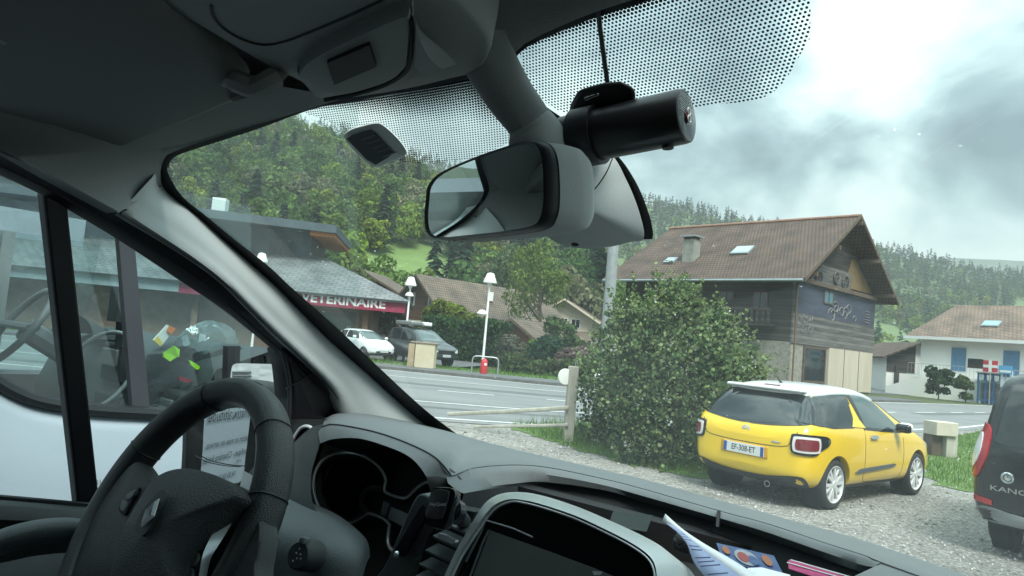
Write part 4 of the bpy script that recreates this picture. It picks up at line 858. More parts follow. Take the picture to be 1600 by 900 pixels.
MB().lathe(rb + [.06, -.13, .42], (.3, -1, 0), [(0, .001), (0, .06), (.02, .06), (.03, .001)], 14).build('outlet', M_whitepaint, rt_)
# shelter, signs at the white house
sb = D(1545, 628, 52); sb[2] = 0; M_bluep = mat('blue_paint', (.03, .13, .34), .5); M_pane = thin_glass('shelter_glass', (.80, .88, .92), 2.0, .15)
stt = thing('glass_shelter', 'blue framed glass shelter before the white house', 'shelter', sb)
mb = MB()
for a in (-.75, -.25, .25, .75):
    for b_ in (0, 1.1): mb.box(sb + wr * a + wbk * b_ + [0, 0, 1.1], (.09, .09, 2.2), ax=[wr, wbk, V_z])
for z_ in (.25, 2.2): mb.box(sb + wbk * 0 + [0, 0, z_], (1.62, .085, .1), ax=[wr, wbk, V_z]); mb.box(sb + wbk * 1.1 + [0, 0, z_], (1.62, .085, .1), ax=[wr, wbk, V_z])
mb.build('frame', M_bluep, stt, smooth=0); MB().box(sb + wbk * .02 + [0, 0, 1.22], (1.5, .02, 1.9), ax=[wr, wbk, V_z]).build('pane', M_pane, stt, smooth=0)
MB().box(sb + wbk * .55 + [0, 0, 2.3], (1.8, 1.4, .08), ax=[wr, wbk, V_z]).build('roof', M_zinc, stt, smooth=0)
ib = sb + wr * 1.2 - wbk * .3; it_ = thing('information_sign', 'white information panel on a blue post beside the shelter', 'sign', ib)
MB().box(ib + [0, 0, .8], (.2, .12, 1.6), ax=[wr, wbk, V_z]).build('post', M_bluep, it_, smooth=0); MB().box(ib + [0, 0, 1.95], (.75, .1, 1.2), ax=[wr, wbk, V_z]).build('panel', mat('pale_blue_panel', (.55, .64, .68), .5), it_, smooth=0)
MB().box(ib - wbk * .055 + [0, 0, 2.25], (.4, .02, .3), ax=[wr, wbk, V_z]).build('picture', M_bluep, it_, smooth=0)
cb_ = sb + wr * .2 - wbk * .5; cz = D(1544, 572, 51.5)[2]; c_t = thing('shield_sign', 'red sign with a white cross on a post above the shelter', 'sign', cb_)
MB().tube([cb_, cb_ + [0, 0, cz - .35]], .04, 8).build('post', M_galv, c_t); o_ = cb_ + [0, 0, cz]
MB().box(o_, (.95, .05, .85), ax=[wr, wbk, V_z]).build('panel', mat('sign_red', (.48, .03, .06), .5), c_t, smooth=0)
mb = MB(); mb.box(o_ - wbk * .035, (.95, .02, .2), ax=[wr, wbk, V_z]); mb.box(o_ - wbk * .036, (.2, .022, .85), ax=[wr, wbk, V_z]); mb.build('cross', M_whitepaint, c_t, smooth=0)
bb_ = sb + wr * 1.15 - wbk * .45; bz_ = D(1559, 577, 51.5)[2]; b_t = thing('direction_sign', 'blue and white rectangular sign right of the cross sign', 'sign', bb_)
MB().tube([bb_ + wbk * .1, bb_ + wbk * .1 + [0, 0, bz_]], .04, 8).build('post', M_galv, b_t); MB().box(bb_ + [0, 0, bz_], (.85, .05, .6), ax=[wr, wbk, V_z]).build('panel', mat('sign_blue', (.10, .33, .58), .5), b_t, smooth=0)
MB().box(bb_ - wbk * .03 + [0, 0, bz_ - .12], (.7, .02, .16), ax=[wr, wbk, V_z]).build('stripe', M_whitepaint, b_t, smooth=0)

# trees on the near side, behind the parking place (mirrored in car windows)
for k, (x_, y_, h_, w_, l_) in enumerate(((-7, -13, 9, 8, 'tall tree behind the parking place, left of the two by the fence'), (3, -17, 11, 9, 'tallest tree behind the parking place'), (-16, -9, 8, 8, 'low spreading tree far behind the white van'))): tree('broadleaf_tree', l_, 'tree', (x_, y_, 0), h_, w_, MG, seed=40 + k, n=1500, leaf=.28)
# ------------------------------------------------------------------ cars
M_yellow = mat('yellow_car_paint', (.80, .53, .016), .28, spec=.5, coat=.8, var=.06, vscale=1.6)
M_carwhite = mat('white_car_paint', (.72, .75, .76), .3, coat=.7)
M_carblack = mat('black_car_paint', (.006, .007, .009), .22, spec=.4, coat=.45)
M_cardark = mat('dark_grey_car_paint', (.030, .034, .038), .3, coat=.8)
M_rubber = mat('tyre_rubber', (.020, .021, .022), .85, bump=.2, bscale=60)
M_alloy = mat('white_alloy', (.62, .64, .64), .35, metal=.2)
M_alloyg = mat('grey_alloy', (.30, .31, .32), .35, metal=.6)
M_black = mat('black_plastic', (.018, .020, .022), .55)
M_gblack = mat('gloss_black', (.008, .009, .010), .08, spec=.5)
M_well = mat('wheel_arch_liner', (.008, .008, .009), .95)
M_carglass = mat('car_tinted_glass', (.010, .014, .015), .03, spec=.9)
M_carglass2 = mat('car_side_glass', (.055, .085, .085), .04, spec=.9)
M_chrome = mat('chrome', (.62, .65, .66), .12, metal=1.0)
M_red = mat('red_lamp_lens', (.36, .012, .018), .12, coat=.5)
M_redd = mat('dark_red_lamp_lens', (.16, .012, .02), .1, coat=.5)
M_lens = mat('clear_lamp_lens', (.60, .63, .64), .08, coat=.6)
M_plate = mat('plate_white', (.62, .64, .64), .5)
M_platetext = mat('plate_black', (.02, .02, .022), .6)
M_plateblue = mat('plate_blue', (.02, .07, .30), .5)
M_seam = mat('panel_gap', (.012, .012, .012), .9)
M_greytrim = mat('grey_trim', (.10, .11, .115), .5)

def car_body(st, subs=2):
    """st: rows (y, w, zb, zs, zt, wt): half width, underside, shoulder, top, half width of the roof edge -> closed bmesh in local axes"""
    rows = []
    for y, w, zb, zs, zt, wt in st:
        k = zs - zb
        h = [(0, zb), (w * .78, zb), (w * .95, zb + .06), (w * 1.0, zb + k * .32), (w * 1.0, zb + k * .62), (w * .985, zb + k * .86), (w * .955, zs), ((w * .945 * .45 + wt * .55), zs + (zt - zs) * .52), (wt, zt - min(.07, (zt - zs) * .16)), (wt * .80, zt - .012), (wt * .4, zt), (0, zt + .004)]
        rows.append([(x, y, z) for x, z in h] + [(-x, y, z) for x, z in h[-2:0:-1]])
    bm = bmesh.new(); R = [[bm.verts.new(p) for p in r] for r in rows]; n = len(rows[0])
    for i in range(len(R) - 1):
        for j in range(n): bm.faces.new((R[i][j], R[i][(j + 1) % n], R[i + 1][(j + 1) % n], R[i + 1][j]))
    m = n // 2
    for r, fl in ((R[0], 0), (R[-1], 1)):
        for j in range(m):
            a, b, c, d = r[j], r[j + 1], r[(n - j - 1) % n], r[(n - j) % n]
            q = [a, b, c, d] if j else [r[0], r[1], r[n - 1]]
            if j == m - 1: q = [r[m - 1], r[m], r[m + 1]]
            if j < m: 
                try: bm.faces.new(q if fl else q[::-1])
                except ValueError: pass
    bmesh.ops.recalc_face_normals(bm, faces=bm.faces)
    me = bpy.data.meshes.new('body'); bm.to_mesh(me); bm.free()
    o = bpy.data.objects.new('tmp', me); C.objects.link(o); md = o.modifiers.new('s', 'SUBSURF'); md.levels = md.render_levels = subs
    return o
def cyl_obj(c, r, x0, x1, n=40):
    mb = MB(); mb.lathe((x0, c[1], c[2]), (1, 0, 0), [(0, r), (x1 - x0, r)], n); b = len(mb.v); mb.f += [tuple(range(n)), tuple(range(b - n, b))]; mb.m += [0, 0]
    return mb.build('cut', M_well, smooth=0)
class Car:
    def __init__(s, name, label, cat, loc, az, st, paint, axles, wr, track, scale=1.0, group=None, dy=0.0, arch=.055):
        s.M = Matrix.Translation(Vector([float(a) for a in loc])) @ Matrix.Rotation(-az, 4, 'Z') @ Matrix.Scale(scale, 4) @ Matrix.Translation(Vector((0, -dy, 0)))
        s.t = thing(name, label, cat, M=Matrix.Translation(Vector([float(a) for a in loc])) @ Matrix.Rotation(-az, 4, 'Z'), group=group); s.Mn = np.array(s.M)
        o = car_body(st); cuts = []
        for y in axles:
            for q in (-1, 1): c = cyl_obj((0, y, wr * .98), wr + arch, q * (track / 2 - .16), q * (track / 2 + .5)); cuts.append(c); b = o.modifiers.new('b', 'BOOLEAN'); b.operation = 'DIFFERENCE'; b.object = c; b.solver = 'EXACT'
        dg = bpy.context.evaluated_depsgraph_get(); ev = o.evaluated_get(dg); me = bpy.data.meshes.new_from_object(ev)
        s.bvh = BVHTree.FromPolygons([v.co[:] for v in me.vertices], [tuple(p.vertices) for p in me.polygons])
        mb = MB(); mb.add([s.L(v.co) for v in me.vertices], [tuple(p.vertices) for p in me.polygons])
        bpy.data.objects.remove(o); [bpy.data.objects.remove(c) for c in cuts]
        s.body = mb.build('body', paint, s.t, smooth=38); s.paint = paint
        for y in axles:
            for q in (-1, 1): MB().lathe(s.L((q * (track / 2 - .20), y, wr * .98)), s.dir((q, 0, 0)), [(0, .001), (.0, (wr + arch + .012) * scale), (.16 * scale, (wr + arch - .006) * scale)], 32).build('wheel_arch', M_well, s.t)
    def L(s, p): p = np.asarray(p, float); return s.Mn[:3, :3] @ p + s.Mn[:3, 3]
    def dir(s, d): q = s.Mn[:3, :3] @ np.asarray(d, float); return q / np.linalg.norm(q)
    def hit(s, p, d):
        r = s.bvh.ray_cast(Vector(p), Vector(d)); return None if r[0] is None else (np.array(r[0]), np.array(r[1]))
    def patch(s, name, m, out, o, right, up, off_=.004, parent=None, rings=5, smooth=True, n=56, depth=4.0, closed_curve=True, thick=.006):
        """an outline drawn on the plane (o; right, up) laid on to the bodywork, looking along right x up reversed"""
        o, right, up = [np.asarray(a, float) for a in (o, right, up)]; right = right / np.linalg.norm(right); up = up / np.linalg.norm(up); d = -np.cross(right, up)
        P = cr(out, n, True) if smooth else lin(list(out) + [out[0]], n + 1)[:-1]; c = P.mean(0); rows = []; last = None
        for k in range(rings + 1):
            f = 1 - k / rings if k < rings else .002; row = []
            for q in c + (P - c) * f:
                a = o + right * q[0] + up * q[1]; h = s.hit(a - d * depth * 0, d)
                if h is None: h = last if last is not None else (a, -d); h = (a - d * np.dot(a - h[0], d) * -1 if False else h[0], h[1])
                last = h; nn = h[1] if np.dot(h[1], -d) > 0 else -h[1]; row.append(h[0] + nn * off_ - d * off_ * .3)
            rows.append(row)
        sk = [p + d * (off_ + thick) for p in rows[0]]
        return MB().grid([[s.L(p) for p in r] for r in [sk] + rows], cu=True).build(name, m, parent or s.t, smooth=50)
    def side(s, name, m, out, q=1, **k):                # outline in (y, z), laid from the side q = +1 right, -1 left
        return s.patch(name, m, out if q > 0 else [(-a, b) for a, b in out], (q * 2.0, 0, 0), (0, q, 0), (0, 0, 1), **k)
    def rear(s, name, m, out, **k): return s.patch(name, m, out, (0, -1.5, 0), (1, 0, 0), (0, 0, 1), **k)
    def front(s, name, m, out, Lc=6, **k): return s.patch(name, m, [(-a, b) for a, b in out], (0, Lc, 0), (-1, 0, 0), (0, 0, 1), **k)
    def topp(s, name, m, out, **k): return s.patch(name, m, out, (0, 0, 3), (1, 0, 0), (0, 1, 0), **k)
    def seam(s, name, path, o, right, up, r=.004, m=None):
        o, right, up = [np.asarray(a, float) for a in (o, right, up)]; d = -np.cross(right, up); P = []
        for q in cr(path, 24):
            h = s.hit(o + right * q[0] + up * q[1], d)
            if h is not None: P.append(s.L(h[0] - d * .000))
        return MB().tube(P, r, 5).build(name, m or M_seam, s.t)
    def box(s, name, m, c, size, parent=None, bevel=.01, tilt=None):
        ax = np.array([s.dir((1, 0, 0)), s.dir((0, 1, 0)), s.dir((0, 0, 1))]); sc = np.linalg.norm(s.Mn[:3, 0])
        return MB().box(s.L(c), np.array(size) * sc, ax=ax).build(name, m, parent or s.t, bevel=bevel, smooth=35)
    def wheel(s, y, q, wr, track, rimm, spokes=5, split=.0, rimr=.72, wd=.20):
        sc = np.linalg.norm(s.Mn[:3, 0]); xo = q * track / 2; c = np.array([xo, y, wr]); w = thing('wheel', None, None, M=s.M @ Matrix.Translation(Vector((0, 0, 0))) if False else WM[s.t.name], parent=s.t)
        a = s.dir((q, 0, 0)); o = s.L(c)
        MB().lathe(o, a, [(-wd * sc, wr * .6 * sc), (-wd * sc, wr * .93 * sc), (-wd * .85 * sc, wr * .99 * sc), (-.5 * wd * sc, wr * sc), (-.13 * wd * sc, wr * .99 * sc), (0, wr * .94 * sc), (.012 * sc, wr * .85 * sc), (.004 * sc, wr * (rimr + .03) * sc), (-.01 * sc, wr * rimr * sc)], 44).build('tyre', M_rubber, w)
        MB().lathe(o, a, [(.002 * sc, wr * (rimr + .035) * sc), (.006 * sc, wr * rimr * sc), (-.012 * sc, wr * (rimr - .05) * sc), (-.10 * sc, wr * (rimr - .09) * sc), (-.12 * sc, .02)], 44).build('rim', rimm, w)
        MB().lathe(o - a * .075 * sc, a, [(0, wr * (rimr - .06) * sc), (.001, .001)], 32).build('backing_disc', M_well, w)  # near-black background disc stands in for the shade behind the spokes
        up = s.dir((0, 0, 1)); rt = np.cross(up, a); mb = MB(); ph = rng.uniform(0, 6.28)
        for k in range(spokes):
            t = ph + 2 * math.pi * k / spokes
            for dlt in ((-split, split) if split else (0,)):
                t2 = t + dlt; dr = rt * math.cos(t2) + up * math.sin(t2); di = rt * math.cos(t) + up * math.sin(t); sd_ = np.cross(a, dr); w0, w1 = .022, .034
                if split: w0, w1 = .014, .017
                b0, b1 = o + di * wr * .14 * sc - a * .004, o + dr * wr * (rimr - .01) * sc - a * .006
                mb.prism([b0 - sd_ * w0 * sc * 1.6, b1 - sd_ * w1 * sc, b1 + sd_ * w1 * sc, b0 + sd_ * w0 * sc * 1.6], -a * .03 * sc)
        mb.build('spokes', rimm, w, bevel=.004, smooth=40)
        MB().lathe(o, a, [(.004, .001), (.003, wr * .15 * sc), (-.02, wr * .19 * sc)], 20).build('hub_cap', rimm, w)
    def plate(s, c, text, right, up, w=.52, h=.11):
        right, up = s.dir(right), s.dir(up); n = np.cross(right, up); o = s.L(c); sc = np.linalg.norm(s.Mn[:3, 0])
        p = MB().box(o, (w * sc, h * sc, .012), ax=[right, up, n]).build('number_plate', M_plate, s.t, smooth=0, bevel=.003)
        MB().text(text, o + n * .0065, right, up, h * .80 * sc, .001, bold=.01, sx=.80).build('plate_text', M_platetext, p, smooth=0)
        for q, mm in ((-1, M_plateblue), (1, M_plateblue)): MB().box(o + right * q * (w / 2 - .022) * sc + n * .003, (.042 * sc, h * .96 * sc, .009), ax=[right, up, n]).build('plate_band', mm, p, smooth=0)
        return p

# ---- yellow hatchback
r1, r2 = np.array(G(1299, 796)), np.array(G(1427, 773.5)); hd = r2 - r1; WB = 2.46; sc_y = np.linalg.norm(hd) / WB; az_y = math.atan2(hd[0], hd[1]); hd /= np.linalg.norm(hd); rt_y = np.array([hd[1], -hd[0], 0])
st = [(.00, .54, .46, .74, .80, .42), (.035, .70, .34, .88, .925, .54), (.12, .795, .28, .97, 1.03, .60), (.26, .835, .25, 1.0, 1.20, .615), (.42, .85, .22, 1.005, 1.365, .60), (.56, .855, .21, 1.005, 1.425, .585), (.9, .86, .20, 1.0, 1.462, .585), (1.4, .855, .19, .985, 1.475, .59), (1.9, .85, .19, .97, 1.455, .585), (2.35, .85, .19, .95, 1.37, .57), (2.75, .85, .19, .935, 1.16, .60), (3.05, .85, .19, .91, .99, .68), (3.4, .835, .19, .83, .90, .64), (3.68, .80, .20, .74, .80, .58), (3.86, .70, .24, .64, .68, .50), (3.94, .52, .32, .56, .59, .40)]
loc = r1 - rt_y * (.80 * sc_y); yc = Car('yellow_hatchback', 'yellow three door hatchback with white roof parked on the gravel', 'car', loc, az_y, st, M_yellow, (.72, .72 + WB), .305, 1.62, sc_y, dy=.72)
for y_ in (.72, .72 + WB):
    for q in (-1, 1): yc.wheel(y_, q, .305, 1.655, M_alloy, 6, .22)
yc.topp('roof', M_carwhite, [(-.56, .56), (-.40, .45), (0, .42), (.40, .45), (.56, .56), (.572, 1.2), (.565, 1.85), (.53, 2.24), (0, 2.31), (-.53, 2.24), (-.565, 1.85), (-.572, 1.2)], off_=.016, rings=8, n=80)
yc.box('spoiler', M_carwhite, (0, .43, 1.405), (1.06, .20, .045), bevel=.02)
g = yc.rear('rear_window', M_carglass, [(-.73, 1.02), (-.35, .965), (-.08, .95), (0, .955), (.08, .95), (.35, .965), (.73, 1.02), (.72, 1.10), (.655, 1.26), (.575, 1.375), (.25, 1.40), (0, 1.405), (-.25, 1.40), (-.575, 1.375), (-.655, 1.26), (-.72, 1.10)], off_=.006, rings=7, n=80)
for q in (1, -1):
    yc.side('quarter_window', M_carglass, [(.20, 1.035), (.62, .985), (1.18, .985), (1.30, 1.03), (1.34, 1.22), (1.355, 1.41), (1.0, 1.415), (.62, 1.395), (.43, 1.36), (.30, 1.22)], q, off_=.006, smooth=False, n=70)
    yc.side('door_window', M_carglass2, [(1.50, .99), (2.05, .955), (2.50, .935), (2.60, .95), (2.42, 1.12), (2.15, 1.31), (2.02, 1.375), (1.75, 1.40), (1.47, 1.41)], q, off_=.006, smooth=False, n=70)
    yc.side('window_frame', M_gblack, [(1.36, 1.41), (1.47, 1.413), (1.50, .985), (1.455, .975)], q, off_=.007, smooth=False, n=40, rings=3)
    yc.side('window_trim', M_gblack, [(1.46, .965), (2.05, .93), (2.62, .905), (2.66, .935), (2.60, .95), (2.05, .965), (1.48, .995)], q, off_=.008, smooth=False, n=40, rings=3)
    yc.side('roof_pillar', M_yellow, [(1.14, 1.0), (1.50, .98), (1.385, 1.10), (1.335, 1.25), (1.315, 1.28), (1.285, 1.22), (1.25, 1.10)], q, off_=.010, smooth=False, n=48, rings=4)
    yc.side('side_strip', M_greytrim, [(1.20, .435), (1.32, .475), (2.35, .50), (2.40, .48), (2.32, .455), (1.25, .415)], q, off_=.012, smooth=False, n=40, rings=3)
    yc.side('sill_trim', M_black, [(1.05, .215), (2.80, .215), (2.80, .265), (1.05, .275)], q, off_=.008, smooth=False, n=40, rings=3)
    yc.side('door_handle', M_chrome, [(1.62, .845), (1.80, .845), (1.81, .868), (1.79, .885), (1.63, .885), (1.61, .868)], q, off_=.02, n=24, rings=3)
    yc.seam('door_gap', [(1.47, .96), (1.46, .70), (1.46, .40), (1.50, .30), (1.9, .28), (2.5, .28), (2.62, .36), (2.66, .60), (2.64, .93)], (q * 2, 0, 0), (0, 1, 0), (0, 0, 1)) if q > 0 else yc.seam('door_gap', [(-1.47, .96), (-1.46, .70), (-1.46, .40), (-1.9, .28), (-2.5, .28), (-2.66, .60), (-2.64, .93)], (q * 2, 0, 0), (0, -1, 0), (0, 0, 1))
    b = yc.box('wing_mirror', M_gblack, (q * .93, 2.40, .985), (.20, .10, .12), bevel=.035); yc.box('cap', M_carwhite, (q * .945, 2.435, .995), (.19, .085, .13), parent=b, bevel=.04)
    dq = math.radians(52) * q; yc.patch('corner_glass', M_carglass, [(q * a, z) for a, z in ((-.16, .06), (.17, .02), (.16, .22), (.10, .36), (.02, .405), (-.10, .41), (-.15, .30))], np.array([q * .60, .35, .985]) + np.array([math.sin(dq), -math.cos(dq), 0]) * 1.2, (math.cos(dq), math.sin(dq), 0), (0, 0, 1), off_=.0075, smooth=False, n=50)
    # tail lamp wrapping the corner
    dd = math.radians(38) * q; rv = (math.cos(dd), math.sin(dd), 0); oo = np.array([q * .70, .25, .80]) + np.array([math.sin(dd), -math.cos(dd), 0]) * 1.2
    def ov(cx, cz, w, h, e=.55):
        return [(cx - w, cz - h * e), (cx - w * .75, cz - h), (cx + w * .75, cz - h), (cx + w, cz - h * e), (cx + w, cz + h * e), (cx + w * .75, cz + h), (cx - w * .75, cz + h), (cx - w, cz + h * e)]
    tl = yc.patch('tail_lamp', M_gblack, [(q * a, z) for a, z in ((-.215, -.055), (-.17, -.125), (.06, -.13), (.14, -.07), (.25, -.01), (.26, .06), (.16, .10), (-.16, .105), (-.21, .06))], oo, rv, (0, 0, 1), off_=.014, rings=5)
    yc.patch('lamp_ring', mat('lamp_ring_white', (.62, .60, .60), .3), ov(-.035 * q, -.012, .155, .088), oo, rv, (0, 0, 1), off_=.020, parent=tl)
    yc.patch('lens', M_redd, ov(-.035 * q, -.012, .128, .062), oo, rv, (0, 0, 1), off_=.025, parent=tl)
yc.rear('lower_bumper', M_black, [(-.74, .40), (-.60, .405), (-.35, .36), (0, .345), (.35, .36), (.60, .405), (.74, .40), (.70, .27), (.4, .22), (0, .21), (-.4, .22), (-.70, .27)], off_=.012, n=60)
hh = yc.hit((0, -1, .62), (0, 1, 0))[0]; yc.plate((0, hh[1] - .012, .625), 'EF-308-ET', (1, 0, 0), (0, 0, 1), .56, .125)
yc.box('plate_recess_shade', mat('shaded_yellow', (.55, .30, .01), .4), (0, hh[1] + .016, .625), (.66, .05, .155), bevel=.015)  # raised box, its darker yellow painted as the shade of a recess
yc.seam('hatch_gap', [(-.66, .93), (-.60, .80), (-.50, .735), (0, .715), (.50, .735), (.60, .80), (.66, .93)], (0, -1.5, 0), (1, 0, 0), (0, 0, 1), .0045)
yc.seam('wiper', [(-.02, .968), (.12, .972), (.26, .985), (.40, 1.0)], (0, -1.5, 0), (1, 0, 0), (0, 0, 1), .011, M_gblack)
e_ = MB()
for z_ in (.0, .028):
    for q in (-1, 1): h0 = yc.hit((q * .0, -1, .90), (0, 1, 0))[0]; e_.prism([yc.L((0, h0[1] - .012, .900 + z_)), yc.L((q * .055, h0[1] - .009, .872 + z_)), yc.L((q * .055, h0[1] - .009, .856 + z_)), yc.L((0, h0[1] - .012, .884 + z_))], yc.dir((0, -1, 0)) * .008)
e_.build('emblem', M_lens, yc.t, smooth=0)
h0 = yc.hit((.42, -1, .775), (0, 1, 0))[0]; yc.box('badge', M_chrome, (.42, h0[1] - .002, .775), (.11, .012, .018), bevel=.003)
MB().lathe(yc.L((.36, .02, .265)), yc.dir((0, -1, 0)), [(-.12, .032), (.05, .036), (.05, .030), (-.1, .028)], 18).build('exhaust', M_chrome, yc.t)
MB().tube([yc.L((0, .80, 1.47)), yc.L((0, .74, 1.50)), yc.L((0, .66, 1.56))], [.018, .010, .005], 8).build('antenna', M_black, yc.t)
yc.rear('brake_lamp', M_redd, [(-.12, 1.412), (.12, 1.412), (.12, 1.428), (-.12, 1.428)], off_=.02, smooth=False, n=24, rings=2)
yc.topp('windscreen', M_carglass2, [(-.50, 2.34), (0, 2.40), (.50, 2.34), (.62, 2.72), (.66, 2.98), (0, 3.08), (-.66, 2.98), (-.62, 2.72)], off_=.006)
for q in (-1, 1): yc.front('headlamp', M_lens, [(q * .52, .66), (q * .74, .74), (q * .76, .66), (q * .60, .58)], off_=.01)
yc.front('grille', M_gblack, [(-.42, .42), (.42, .42), (.46, .56), (0, .60), (-.46, .56)], off_=.01)

# ---- black van-like car at the right edge: tall tail
az_k = rad(47); hk = np.array([math.sin(az_k), math.cos(az_k), 0]); rk = np.array([hk[1], -hk[0], 0])
cor = D(1521, 846, 6.95); cor[2] = 0
st = [(.00, .66, .42, .98, 1.02, .55), (.03, .84, .33, 1.04, 1.10, .68), (.10, .905, .30, 1.08, 1.42, .72), (.20, .925, .28, 1.10, 1.72, .74), (.34, .93, .27, 1.10, 1.81, .74), (.6, .93, .26, 1.10, 1.84, .75), (1.4, .93, .24, 1.08, 1.86, .76), (2.3, .93, .24, 1.05, 1.84, .75), (2.9, .93, .24, 1.03, 1.70, .72), (3.4, .92, .24, 1.02, 1.28, .74), (3.65, .91, .24, .99, 1.07, .76), (4.1, .88, .25, .92, .98, .68), (4.36, .78, .30, .80, .84, .56), (4.46, .55, .38, .66, .70, .45)]
kc = Car('black_minivan', 'black high roofed minivan seen from behind at the right picture edge', 'car', cor + rk * .86, az_k, st, M_carblack, (.78, .78 + 2.70), .32, 1.72, 1.0)
for y_ in (.78, .78 + 2.70):
    for q in (-1, 1): kc.wheel(y_, q, .32, 1.70, M_alloyg, 5, .12)
kc.rear('rear_window', M_carglass, [(-.68, 1.10), (0, 1.08), (.68, 1.10), (.70, 1.22), (.63, 1.62), (.55, 1.69), (0, 1.72), (-.55, 1.69), (-.63, 1.62), (-.70, 1.22)], off_=.006, rings=7, n=70)
kc.rear('bumper_trim', mat('silver_grey_plastic', (.26, .28, .29), .45), [(-.88, .40), (-.80, .475), (-.45, .44), (0, .43), (.45, .44), (.80, .475), (.88, .40), (.8, .35), (0, .33), (-.8, .35)], off_=.016, n=70)
kc.rear('lower_bumper', M_black, [(-.84, .345), (0, .325), (.84, .345), (.8, .26), (0, .24), (-.8, .26)], off_=.014, n=60)
for q in (-1, 1):
    dd = math.radians(30) * q; rv = (math.cos(dd), math.sin(dd), 0); oo = np.array([q * .86, .10, 1.0]) + np.array([math.sin(dd), -math.cos(dd), 0]) * 1.0
    tl = kc.patch('tail_lamp', M_red, [(q * a, z) for a, z in ((.085, .235), (.045, .10), (-.005, -.02), (.02, -.17), (.07, -.235), (.115, -.22), (.13, -.12), (.075, -.04), (.08, .06), (.155, .235), (.12, .27))], oo, rv, (0, 0, 1), off_=.018, smooth=False, n=60)
    tl = kc.patch('tail_lamp', M_red, [(q * a, z) for a, z in ((-.09, .22), (.0, .28), (.06, .25), (.11, .1), (.12, -.1), (.06, -.24), (-.02, -.25), (-.085, -.1), (-.11, .02))], oo, rv, (0, 0, 1), off_=.014, n=60)
    kc.patch('lens', M_lens, [(q * a, z) for a, z in ((-.02, .18), (.07, .12), (.085, -.08), (.02, -.16), (-.04, -.04), (-.05, .06))], oo, rv, (0, 0, 1), off_=.024, parent=tl)
    kc.rear('reflector', M_red, [(q * .88, .515), (q * .72, .495), (q * .72, .545), (q * .88, .57)], off_=.014, smooth=False, n=30, rings=2)
    kc.side('side_window', M_carglass, [(.45, 1.13), (1.5, 1.13), (1.55, 1.65), (.6, 1.67), (.45, 1.55)], q, off_=.006, smooth=False)
    kc.side('front_window', M_carglass2, [(1.7, 1.13), (2.95, 1.10), (2.75, 1.55), (2.4, 1.66), (1.7, 1.67)], q, off_=.006, smooth=False)
h0 = kc.hit((-.1, -1, .92), (0, 1, 0))[0]
kc.box('plate_handle', mat('black_chrome_bar', (.06, .065, .07), .2, metal=.6), (0, h0[1] - .02, 1.0), (.95, .05, .055), bevel=.02)
kc.plate((0, h0[1] - .015, .855), 'GK-418-RF', (1, 0, 0), (0, 0, 1))
h0 = kc.hit((-.55, -1, .78), (0, 1, 0))[0]; nm = MB(); nm.text('KANGOO', kc.L((-.50, h0[1] - .006, .665)), kc.dir((1, 0, 0)), kc.dir((0, 0, 1)), .068, .002, 'CENTER', .010, 1.6); nm.build('lettering', M_chrome, kc.t, smooth=0)
h0 = kc.hit((-.60, -1, .78), (0, 1, 0))[0]; t = np.linspace(0, 2 * np.pi, 24, endpoint=False); MB().tube([kc.L((-.60 + .045 * math.cos(a), h0[1] - .01, .785 + .045 * math.sin(a))) for a in t], .012, 8, closed=True).build('round_badge', M_chrome, kc.t)
MB().lathe(kc.L((-.60, h0[1] + .01, .785)), kc.dir((0, -1, 0)), [(0, .03), (.015, .028), (.018, .001)], 18).build('badge_centre', M_chrome, kc.t)
kc.seam('door_gap', [(0, 1.1), (0, .8), (0, .48)], (0, -1.5, 0), (1, 0, 0), (0, 0, 1), .005)
kc.seam('hinge_gap', [(-.79, 1.6), (-.80, 1.1), (-.78, .8), (-.74, .50), (-.3, .47), (.3, .47), (.74, .50), (.80, 1.1)], (0, -1.5, 0), (1, 0, 0), (0, 0, 1), .0045)

